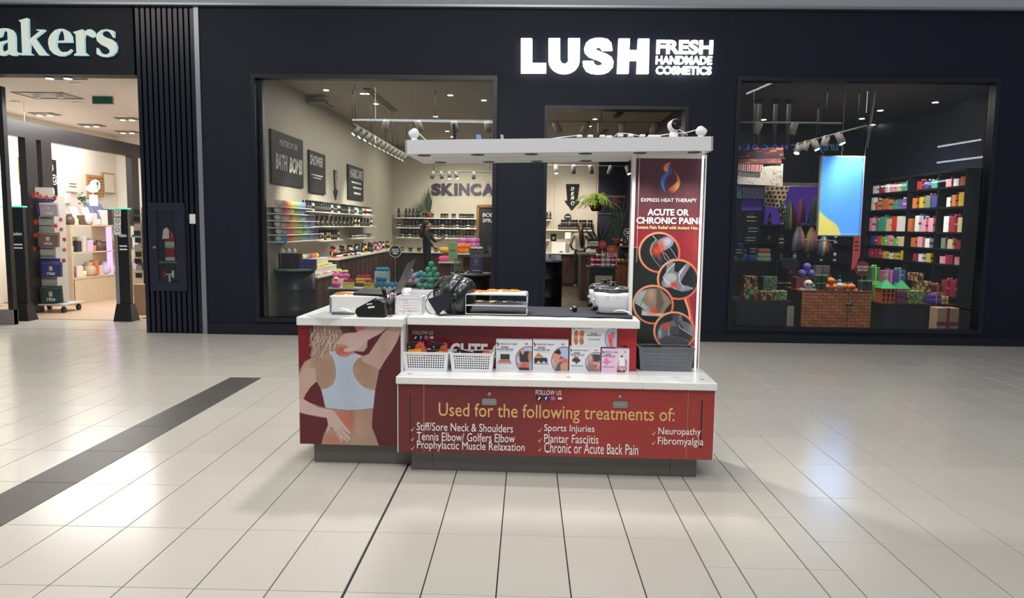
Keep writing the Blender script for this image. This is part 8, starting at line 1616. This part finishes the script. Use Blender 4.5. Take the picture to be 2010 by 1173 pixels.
# rolling display rack with tote bags
c = fl(92, 612); Yr = c.y; rk2 = thing('rolling_rack', 'grey slatwall display rack on wheels with zip bags in the shop entrance', 'display rack', (c.x, Yr, 0))
rx_, s = c.x, Yr/1430; zt8 = at(80, 372, Yr).z; gy = mat('rack_grey', (176, 176, 172), .5)
x0, x1 = at(66, 500, Yr).x, at(110, 500, Yr).x
MB().box(x0, x1, Yr, Yr+.3, .16, zt8-.1).build('tower', gy, rk2); B(x0-.10, x1+.16, Yr-.12, Yr+.45, .115, .145, b=.01).build('base_board', gy, rk2)
for i in range(14): z = .30+i*.125; B(x0+.03, x1-.03, Yr-.003, Yr+.002, z, z+.012).build('slot', DKGREY, rk2)
for dx, dy in ((x0-.06, -.05), (x1+.12, -.05), (x0-.03, .38), (x1+.10, .38)): w_ = MB().lathe([(.02, -.02), (.05, -.018), (.05, .018), (.02, .02)], (dx, Yr+dy, .05), 16, ax='x').build('wheel', BLACK, rk2); B(dx-.01, dx+.01, Yr+dy-.012, Yr+dy+.012, .05, .115).build('caster_fork', STEEL, rk2)
hb = [at(*p, Yr-.05) for p in ((47, 367), (104, 368), (107, 386), (52, 386))]; t = thing('header_card', 'pale grey header card with small flowers on top of the rolling rack', 'card', (hb[2].x, Yr-.05, hb[2].z)); MB().slab([hb[3], hb[2], hb[1], hb[0]], (0, .01, 0)).build('card', PAPER, t); hp_ = hb[0]
for i in range(4): q = hb[0].lerp(hb[2], .08+.05*i); MB().sphere((q.x, Yr-.055, q.z-.02*i), .010, 8, 5, (1, .2, 1)).build('flower_print', cm(180, 110, 110), t)
def zipbag(P, Y, col, yr, label, d=.05):
    Q = [at(*p, Y) for p in P]; t = thing('zip_bag', label, 'bag', ((Q[2].x+Q[3].x)/2, Y+d/2, min(Q[2].z, Q[3].z)), 'zip bags on the rolling rack'); m = mat('bag_%d_%d_%d' % col, col, .7, var=.18, scale=9, bump=.4, bscale=14)
    a, b, c_, d_ = Q; V = Vector((0, d*.3, 0)); mid = [(q-(a+b+c_+d_)/4)*.92+(a+b+c_+d_)/4 for q in Q]
    MB().hexa([c_+V, d_+V, d_+V*3, c_+V*3, a+V, b+V, b+V*2, a+V*2]).hexa([mid[2], mid[3], d_+V, c_+V, mid[0], mid[1], b+V, a+V]).build('body', m, t)
    z0, z1 = a.lerp(c_, .14), b.lerp(d_, .14); MB().tube([z0+Vector((.01, -.002, 0)), z1+Vector((-.01, -.002, 0))], .004, 5).build('zip', cm(*[min(255, v+50) for v in col]), t)
    if yr:
        u = lambda x, y: (a*(1-x)+b*x)*(1-y)+(c_*(1-x)+d_*x)*y; c0, c1 = u(.42, .58), u(.58, .30); e = MB().box(c0.x, c1.x, Y-.003, Y, c0.z, c1.z).build('emblem', cm(190, 180, 160), t); MB().box(c0.x+.012, c1.x-.012, Y-.004, Y-.002, c0.z+.04, c1.z-.012).build('emblem_field', cm(40, 44, 50), t); MB().sphere(((c0.x+c1.x)/2, Y-.004, (c0.z+c1.z)/2+.012), .012, 8, 5, (1, .2, 1)).build('emblem_mark', PAPER, t)
        c0, c1 = u(.33, .86), u(.70, .68); text(yr, (c0.x, Y-.006, c0.z), (c1.x, Y-.006, c1.z), PAPER, t, bold=.01)
    return t
Yb = Yr-.10
zipbag(((75, 398), (112, 397), (78, 425), (115, 424)), Yb, (168, 156, 166), '1920', 'lilac grey zip bag with year 1920, highest on the rolling rack')
zipbag(((68, 388), (109, 390), (70, 424), (74, 424)), Yb+.06, (70, 60, 110), None, 'dark violet zip bag behind the lilac grey one')
zipbag(((72, 455), (115, 456), (74, 484), (114, 485)), Yb, (112, 92, 86), '1933', 'brown zip bag with year 1933 on the rolling rack')
zipbag(((57, 452), (70, 452), (58, 490), (71, 490)), Yb+.03, (116, 56, 60), None, 'dark red zip bag on the left side of the rolling rack')
zipbag(((79, 513), (120, 514), (80, 544), (120, 543)), Yb, (52, 58, 112), '1960', 'navy blue zip bag with year 1960 on the rolling rack')
zipbag(((74, 507), (116, 507), (76, 543), (118, 543)), Yb+.06, (42, 44, 88), None, 'darker blue zip bag behind the one with year 1960')
zipbag(((77, 565), (120, 560), (79, 596), (122, 594)), Yb, (36, 66, 62), '1954', 'dark green zip bag with year 1954, lowest on the rolling rack')
zipbag(((59, 497), (68, 499), (59, 534), (68, 533)), Yb+.03, (52, 76, 66), None, 'narrow green zip bag on the left side of the rolling rack')
zipbag(((60, 557), (74, 558), (61, 586), (74, 586)), Yb+.03, (64, 74, 64), None, 'olive green zip bag low on the left side of the rack')
zipbag(((54, 400), (66, 402), (56, 436), (67, 436)), Yb+.02, (130, 60, 40), None, 'rust brown bag hanging at the upper left of the rack')
LF = MB().slab([(.05*(1 if i % 2 else .45)*math.cos(2*PI*i/10), 0, .05*(1 if i % 2 else .45)*math.sin(2*PI*i/10)) for i in range(10)], (0, .006, 0)).mesh('maple_leaf')
for i, (x, y) in enumerate(((73, 380), (79, 385), (64, 384), (91, 387), (107, 388), (58, 403), (70, 436), (119, 431), (109, 443), (120, 450), (69, 462), (66, 488), (126, 470), (126, 490), (125, 511))): p = at(x, y, Yr-.16 if x < 115 else Yr+.1); spawn('maple_leaf', [(None, LF, cm(*[(190, 60, 36), (210, 90, 40)][i % 2], .7))], p, 'small %s felt leaf of the garland on the rack, %s from the top' % (['red', 'orange'][i % 2], ORD[i]), 'leaf', 'felt leaves of the garland', rot=(0, i*.7, 0))
# long fixture of birch shelves along the left, cream goods on it
XF = -8.15; fY0, fY1 = 12.9, 15.9; fx = thing('birch_fixture', 'long birch plywood shelf fixture crowded with gifts inside the left shop', 'shelf unit', (XF-.3, 14.4, 0))
zz_ = [atx(128, 548, XF).z, atx(130, 496, XF).z, atx(117, 441, XF).z]
B(XF-.5, XF, fY0, fY1, 0, zz_[0]-.02).build('base_cabinet', CRM, fx)
for z in zz_: B(XF-.5, XF+.01, fY0, fY1, z-.025, z).build('shelf_board', CRM, fx)
for y in (fY0, 14.35, fY1): B(XF-.5, XF, y-.02, y+.02, 0, zz_[2]).build('upright', CRM, fx)
B(XF-.02, XF+.004, 14.0, 14.16, zz_[0], zz_[2]-.03).build('lit_column', mat('lilac_light', (196, 170, 246), .5, emit=.8), fx)
GD = [((216, 206, 198), 'cream'), ((190, 170, 150), 'beige'), ((96, 76, 66), 'brown'), ((200, 180, 214), 'lilac'), ((214, 120, 70), 'orange'), ((90, 150, 160), 'teal'), ((60, 52, 56), 'charcoal'), ((214, 70, 110), 'pink'), ((230, 214, 160), 'pale yellow')]
pou = MB().lathe([(.05, 0), (.065, .03), (.06, .09), (.03, .12), (.045, .14)], n=10).mesh('pouch'); crt = MB().box(-.06, .06, -.07, .07, 0, .11, b=.006).mesh('gift_carton'); mug = MB().lathe([(.035, 0), (.04, .01), (.042, .09), (.036, .09)], n=12).mesh('cup_body'); mugh = MB().tube([(0, .04, .07), (0, .07, .06), (0, .065, .03), (0, .04, .02)], .006, 5).mesh('cup_handle')
for k, z in enumerate(zz_):
    for r_ in (0, 1):
        for i in range(17):
            y = fY0+.1+i*.172; c_, n_ = GD[rg_.choice([0, 0, 1, 2, 3, 6, 1, 0, 2, 3, 8, 8, 0, 1, 4, 5])]; q = rg_.random(); x = XF-.09-.17*r_
            lab = '%s from the entrance in the %s row on the %s birch shelf' % (ORD[i], ['front', 'back'][r_], ['lowest', 'middle', 'top'][k])
            if q < .4: spawn('fabric_pouch', [('pouch_body', pou, cm(*c_, .8)), ('tag', cubm, PAPER)][:1]+[], (x, y, z), n_+' pouch, '+lab, 'pouch', 'goods on the birch shelves', sc=rg_.uniform(1.2, 1.9))
            elif q < .8: spawn('gift_carton', [(None, crt, cm(*c_, .6))], (x, y, z), n_+' carton, '+lab, 'box', 'goods on the birch shelves', rz=rg_.uniform(-.3, .3), sc=(1, 1, rg_.uniform(1.0, 2.8)))
            else: spawn('cup', [('cup_body', mug, cm(*c_, .3)), ('cup_handle', mugh, cm(*c_, .3))], (x, y, z), n_+' cup, '+lab, 'cup', 'goods on the birch shelves', sc=1.2)
c = atx(182, 427, XF+.05); t = thing('round_cushion', 'round white cushion at the front edge of the top birch shelf', 'cushion', (XF-.05, c.y, zz_[2])); MB().lathe([(.05, -.03), (.10, -.025), (.115, 0), (.10, .025), (.05, .03)], (XF-.03, c.y, zz_[2]+.12), 20, ax='x').build('cushion', cm(226, 206, 216, .8), t)
for i in range(3): p = atx(190+i*9, 440, XF-.1); o = MB().slab([(XF-.1, p.y-.1, zz_[2]+.12), (XF-.1, p.y+.08, zz_[2]+.12), (XF-.25, p.y+.05, zz_[2]+.42), (XF-.25, p.y-.12, zz_[2]+.42)], (.03, 0, 0)).build('folded_scarf', mat('denim_scarf', (108, 112, 142), .9, var=.4, scale=12)); tag(o, 'blue grey folded scarf leaning on the top birch shelf, %s of three' % ['left', 'middle', 'right'][i], 'scarf')
for i, (x, y, c_) in enumerate(((172, 410, (206, 190, 210)), (150, 425, (226, 222, 216)))): p = atx(x, y+14, XF-.15); t = thing('standing_card', ['white leaning card with round drawing at the left of the top birch shelf', 'pale card on the top birch shelf'][i == 0], 'card', (XF-.15, p.y, zz_[2])); MB().slab([(XF-.1, p.y-.1, zz_[2]), (XF-.1, p.y+.12, zz_[2]), (XF-.18, p.y+.05, zz_[2]+.33), (XF-.18, p.y-.17, zz_[2]+.33)], (.01, 0, 0)).build('card', PAPER, t)
# cloud sign, frames, plant, lamp on the far wall (plane behind the fixture)
XWL = -9.58
def wallbox(px, name, label, col, cat='sign', d=.03, m=None):
    P = [atx(*p, XWL) for p in px]; y0, y1 = min(p.y for p in P), max(p.y for p in P); z0, z1 = min(p.z for p in P), max(p.z for p in P); t = thing(name, label, cat, (XWL, (y0+y1)/2, z0)); B(-9.6, XWL+d, y0, y1, z0, z1).build('board', m or cm(*col), t); return t, y0, y1, z0, z1
t, y0, y1, z0, z1 = wallbox(((170, 342), (202, 386)), 'slatted_board', 'light wood slatted board on the left shop wall', (178, 130, 84), d=.02)
for k in range(7): B(XWL+.02, XWL+.035, y0+.01, y1-.01, z0+(z1-z0)*(k+.1)/7, z0+(z1-z0)*(k+.8)/7).build('slat', mat('slat_wood', (186, 138, 90), .5, var=.2), t)
t, y0, y1, z0, z1 = wallbox(((200, 338), (224, 381)), 'framed_picture', 'thin framed pale picture beside the slatted board', (170, 140, 110), 'picture'); B(XWL+.03, XWL+.035, y0+.03, y1-.03, z0+.03, z1-.03).build('picture', cm(232, 222, 206), t)
t, y0, y1, z0, z1 = wallbox(((128, 352), (152, 377)), 'wall_sign', 'white lettered sign left of the cloud sign', (236, 232, 226))
for k in range(2): B(XWL+.03, XWL+.034, y0+(y1-y0)*.2, y0+(y1-y0)*.8, z0+(z1-z0)*(.4+.25*k), z0+(z1-z0)*(.46+.25*k)).build('print_line', DKGREY, t)
t, y0, y1, z0, z1 = wallbox(((128, 378), (137, 399)), 'wall_notice', 'small white upright notice under the lettered sign', (226, 224, 222))
Pc = [atx(*p, XF-.2) for p in ((168, 372), (170, 366), (176, 363), (180, 355), (188, 352), (195, 357), (196, 368), (190, 377), (178, 378))]; t = thing('cloud_sign', 'white cloud shaped sign with a little tree above the birch shelves', 'sign', (XF-.2, Pc[0].y, zz_[2])); flat('cloud', [[(p.y, p.z) for p in Pc]], WHITE, t, (XF-.2, 0, 0), rot=(PI/2, 0, PI/2), depth=.02)
q = atx(191, 362, XF-.19); MB().sphere((XF-.185, q.y, q.z+.02), .035, 8, 6, (.2, 1, 1)).tube([(XF-.185, q.y, q.z-.08), (XF-.185, q.y, q.z)], .005, 5).build('tree_print', cm(50, 110, 90), t); a = atx(183, 378, XF-.2); B(XF-.205, XF-.19, a.y-.13, a.y+.13, zz_[2]+.35, a.z-.04).build('panel', cm(220, 224, 232), t); B(XF-.21, XF-.2, a.y-.01, a.y+.01, zz_[2], a.z).build('stick', WHITE, t)
q = atx(163, 385, XF-.3); t = thing('small_tree', 'small potted olive tree beside the cloud sign', 'plant', (XF-.3, q.y, zz_[2])); MB().tube([(XF-.3, q.y, zz_[2]), (XF-.28, q.y+.02, q.z-.08)], .008, 6).build('trunk', BRN2, t); mb = MB()
for i in range(30): th, r = rg_.uniform(0, 6.28), rg_.uniform(0, .16); mb.sphere((XF-.3+.05*math.cos(i), q.y+r*math.cos(th), q.z-.03+r*.8*math.sin(th)), .022, 6, 4, (1, 1.4, .6))
mb.build('foliage', cm(60, 80, 50, .6), t)
# dark partition frame and beam with bright lit walls behind
XP = -8.05; beamm = mat('beam_dark', (44, 42, 44), .3); a, b = atx(20, 226, XP), atx(272, 292, XP); bz0, bz1 = 2.85, atx(150, 259, XP).z
structure(B(XP-.12, XP, 10.3, 16.9, bz1-.26, bz1).build('trim_6', beamm))
for n_, (px_) in enumerate((64, 94, 266)):
    y = atx(px_, 350, XP).y; structure(B(XP-.12, XP, y-.13, y+.13, zz_[2]+.0 if px_ > 90 else 0, bz1-.26).build('trim_%d' % (7+n_), beamm))
pb_ = thing('patterned_panel', 'black panel with white curly linework beside the dark column', 'panel', (XP, atx(103, 400, XP-.05).y, .4)); a, b = atx(96, 430, XP-.05), atx(110, 314, XP-.05); B(XP-.06, XP-.05, a.y, b.y, .4, b.z).build('panel', BLACK, pb_)
for i in range(7): zc_ = b.z-.14-.2*i; yc_ = (a.y+b.y)/2+(.05 if i % 2 else -.05); [MB().tube([(XP-.045, yc_+rr_*math.cos(q), zc_+rr_*math.sin(q)) for q in np.linspace(0, 6.28, 17)], .010, 4).build('curl', PAPER, pb_) for rr_ in (.04, .08)]
o = B(-9.3, -9.28, 12.2, 12.6, 1.75, 2.2).build('yellow_sign', cm(240, 190, 60)); o.location = atx(55, 363, -8.4); o.location.x = -8.4; tag(o, 'yellow and white poster hung at the left of the dark column', 'poster'); MB().tube([o.location+Vector((0, 0, .45)), (o.location.x, o.location.y, SPZ)], .003, 4).build('cord', STEEL, o)

# ceiling of the left shop
ex0, ex1 = at(181, 204, 11.6), at(221, 181, 11.6); t = thing('exit_sign', 'dark green rectangular sign hanging from the left shop ceiling', 'sign', ((ex0.x+ex1.x)/2, 11.6, ex0.z)); B(ex0.x, ex1.x, 11.6, 11.63, ex0.z, ex1.z).build('frame', ALU, t); B(ex0.x+.012, ex1.x-.012, 11.595, 11.6, ex0.z+.012, ex1.z-.0).build('panel', mat('exit_green', (0, 76, 60), .4, emit=.15), t); B(ex0.x-.06, ex1.x+.06, 11.59, 11.64, ex1.z, ex1.z+.02).build('mounting_bar', WHITE, t); B((ex0.x+ex1.x)/2-.02, (ex0.x+ex1.x)/2+.02, 11.6, 11.62, ex1.z+.02, SPZ).build('stem', WHITE, t)
def recess(px, py, w, d, label, lit): 
    p = fl(px, py, SPZ); t = thing('recessed_spotlight', label, 'ceiling light', (p.x, p.y, SPZ)); MB().box(p.x-w, p.x+w, p.y-d, p.y-d+.02, SPZ-.012, SPZ).box(p.x-w, p.x+w, p.y+d-.02, p.y+d, SPZ-.012, SPZ).box(p.x-w, p.x-w+.02, p.y-d, p.y+d, SPZ-.012, SPZ).box(p.x+w-.02, p.x+w, p.y-d, p.y+d, SPZ-.012, SPZ).build('bezel', cm(120, 112, 106), t)
    B(p.x-w+.02, p.x+w-.02, p.y-d+.02, p.y+d-.02, SPZ-.003, SPZ-.001).build('recess', cm(150, 140, 130), t)
    for s in (-1, 1): q = MB().lathe([(.02, -.02), (.06, -.03), (.065, -.034)], (p.x+s*w*.45, p.y, SPZ), 14).build('lamp', WHITE, t); MB().lathe([(.05, -.040), (.05, -.036)], (p.x+s*w*.45, p.y, SPZ), 14).build('lens', lens if lit else WHITE, t)
for i, (px, py, w, d, l) in enumerate(((115, 149, .28, .2, 1), (95, 187, .40, .28, 0), (88, 223, .22, .15, 1), (180, 245, .22, .15, 1), (250, 258, .22, .15, 1), (250, 232, .2, .13, 1))): recess(px, py, w, d, 'twin recessed spotlight in the left shop ceiling, %s from the front' % ORD[i], l)
for i, (px, py) in enumerate(((148, 163), (151, 201), (195, 215), (30, 199), (240, 226))): p = fl(px, py, SPZ); spawn('ceiling_disc', [('bezel', dl, WHITE), ('lens', dl2, WHITE)], (p.x, p.y, SPZ-.001), 'round white ceiling disc in the left shop, %s from the front' % ORD[i], 'ceiling disc', sc=1.4)
# left edge: glass screen in a dark post with goods behind
a = fl(8, 632); structure(B(at(0, 400, 10.4).x-.6, at(19, 400, 10.4).x, 10.35, 10.45, 0, .22).build('trim_10', cm(120, 116, 110))); structure(B(at(9, 400, 10.4).x, at(19, 400, 10.4).x, 10.36, 10.44, .0, at(10, 170, 10.4).z).build('trim_11', BLACK))
# wire stand with hanging goods at the right edge of the entrance
c = fl(277, 618); t = thing('wire_display_stand', 'tall wire stand with dark cards at the right edge of the entrance', 'display stand', (c.x, c.y+.15, 0)); MB().tube([(c.x, c.y+.15, 0), (c.x, c.y+.15, 1.75)], .015, 8).build('pole', BLACK, t); B(c.x-.14, c.x+.1, c.y+.05, c.y+.3, 0, .5, b=.01).build('base_box', cm(150, 124, 98), t)
for i in range(10): z = .6+i*.115; B(c.x-.12+.01*(i % 2), c.x-.02, c.y+.10, c.y+.12, z, z+.08).build('hanging_card', cm(*[(40, 40, 44), (150, 148, 144), (30, 30, 32)][i % 3]), t)
# display table and wall shelves deeper in the shop
for k in range(4):
    z = .55+k*.33; o = B(-7.6, -5.5, 16.6, 16.98, z-.03, z).build('wall_shelf', CRM); tag(o, 'pale shelf on the far wall of the left shop, %s from the floor' % ORD[k], 'shelf')
    for i in range(12): c_, n_ = GD[rg_.choice([0, 1, 3, 6, 8, 7])]; spawn('gift_carton', [(None, crt, cm(*c_, .6))], (-7.5+i*.17, 16.75, z), '%s carton, %s from the left on the %s far shelf of the left shop' % (n_, ORD[i], ORD[k]), 'box', 'cartons on the far shelves', sc=(1, 1, rg_.uniform(.8, 1.6)))
light('AREA', 'shop_ceiling_lamp', (-8.9, 14.0, 3.3), 75, (1, .98, .95), 1.0, 3.5)
light('SPOT', 'recessed_lamp', (-6.6, 11.3, 3.45), 60, (1, .96, .9), .05, target=(-7.6, 11.6, .8), spot=80, blend=.8)

# ================================================================ ACROSS THE MALL (mirrored in the shop glass)
MY = 2*(FY+.06)
def mir(px, py, V): p = at(px, py, V); return Vector((p.x, MY-p.y, p.z))
sgn = thing('shop_sign', 'blue lit CHOCOLATES lettering of the shop across the mall', 'sign', mir(1500, 290, 24)); bl_ = mat('blue_sign_light', (110, 130, 255), .5, emit=5.0)
for ch, xm in zip('CHOCOLATES', (1562, 1540, 1521, 1502, 1482, 1465, 1449, 1430, 1412, 1394)):
    a, b = mir(xm+5, 294, 24), mir(xm-5, 284, 24); text(ch, (a.x, a.y, min(a.z, b.z)), (b.x, b.y, max(a.z, b.z)), bl_, sgn, depth=.04, bold=.01, name='letter')
s2 = thing('shop_sign', 'pale script sign of the shop across the mall', 'sign', mir(1628, 290, 24)); a, b = mir(1656, 302, 24), mir(1598, 276, 24); text("Purdys", (a.x, a.y, a.z), (b.x, b.y, b.z), mat('pale_sign_light', (150, 190, 230), .5, emit=2.2), s2, depth=.04, shear=.35)
for i, (x0, y0, x1, y1) in enumerate(((1841, 288, 1925, 274), (1839, 319, 1928, 308), (1730, 366, 1778, 363), (1815, 360, 1858, 354), (1465, 184, 1516, 162), (692, 235, 975, 240))):
    a, b = mir(x0, y0, 26), mir(x1, y1, 26); o = MB().tube([a, b], .035, 6).build('strip_lamp', mat('strip_lamp_glow', (235, 245, 255), .5, emit=9.0)); tag(o, 'long thin ceiling lamp across the mall, %s one' % ORD[i], 'lamp')
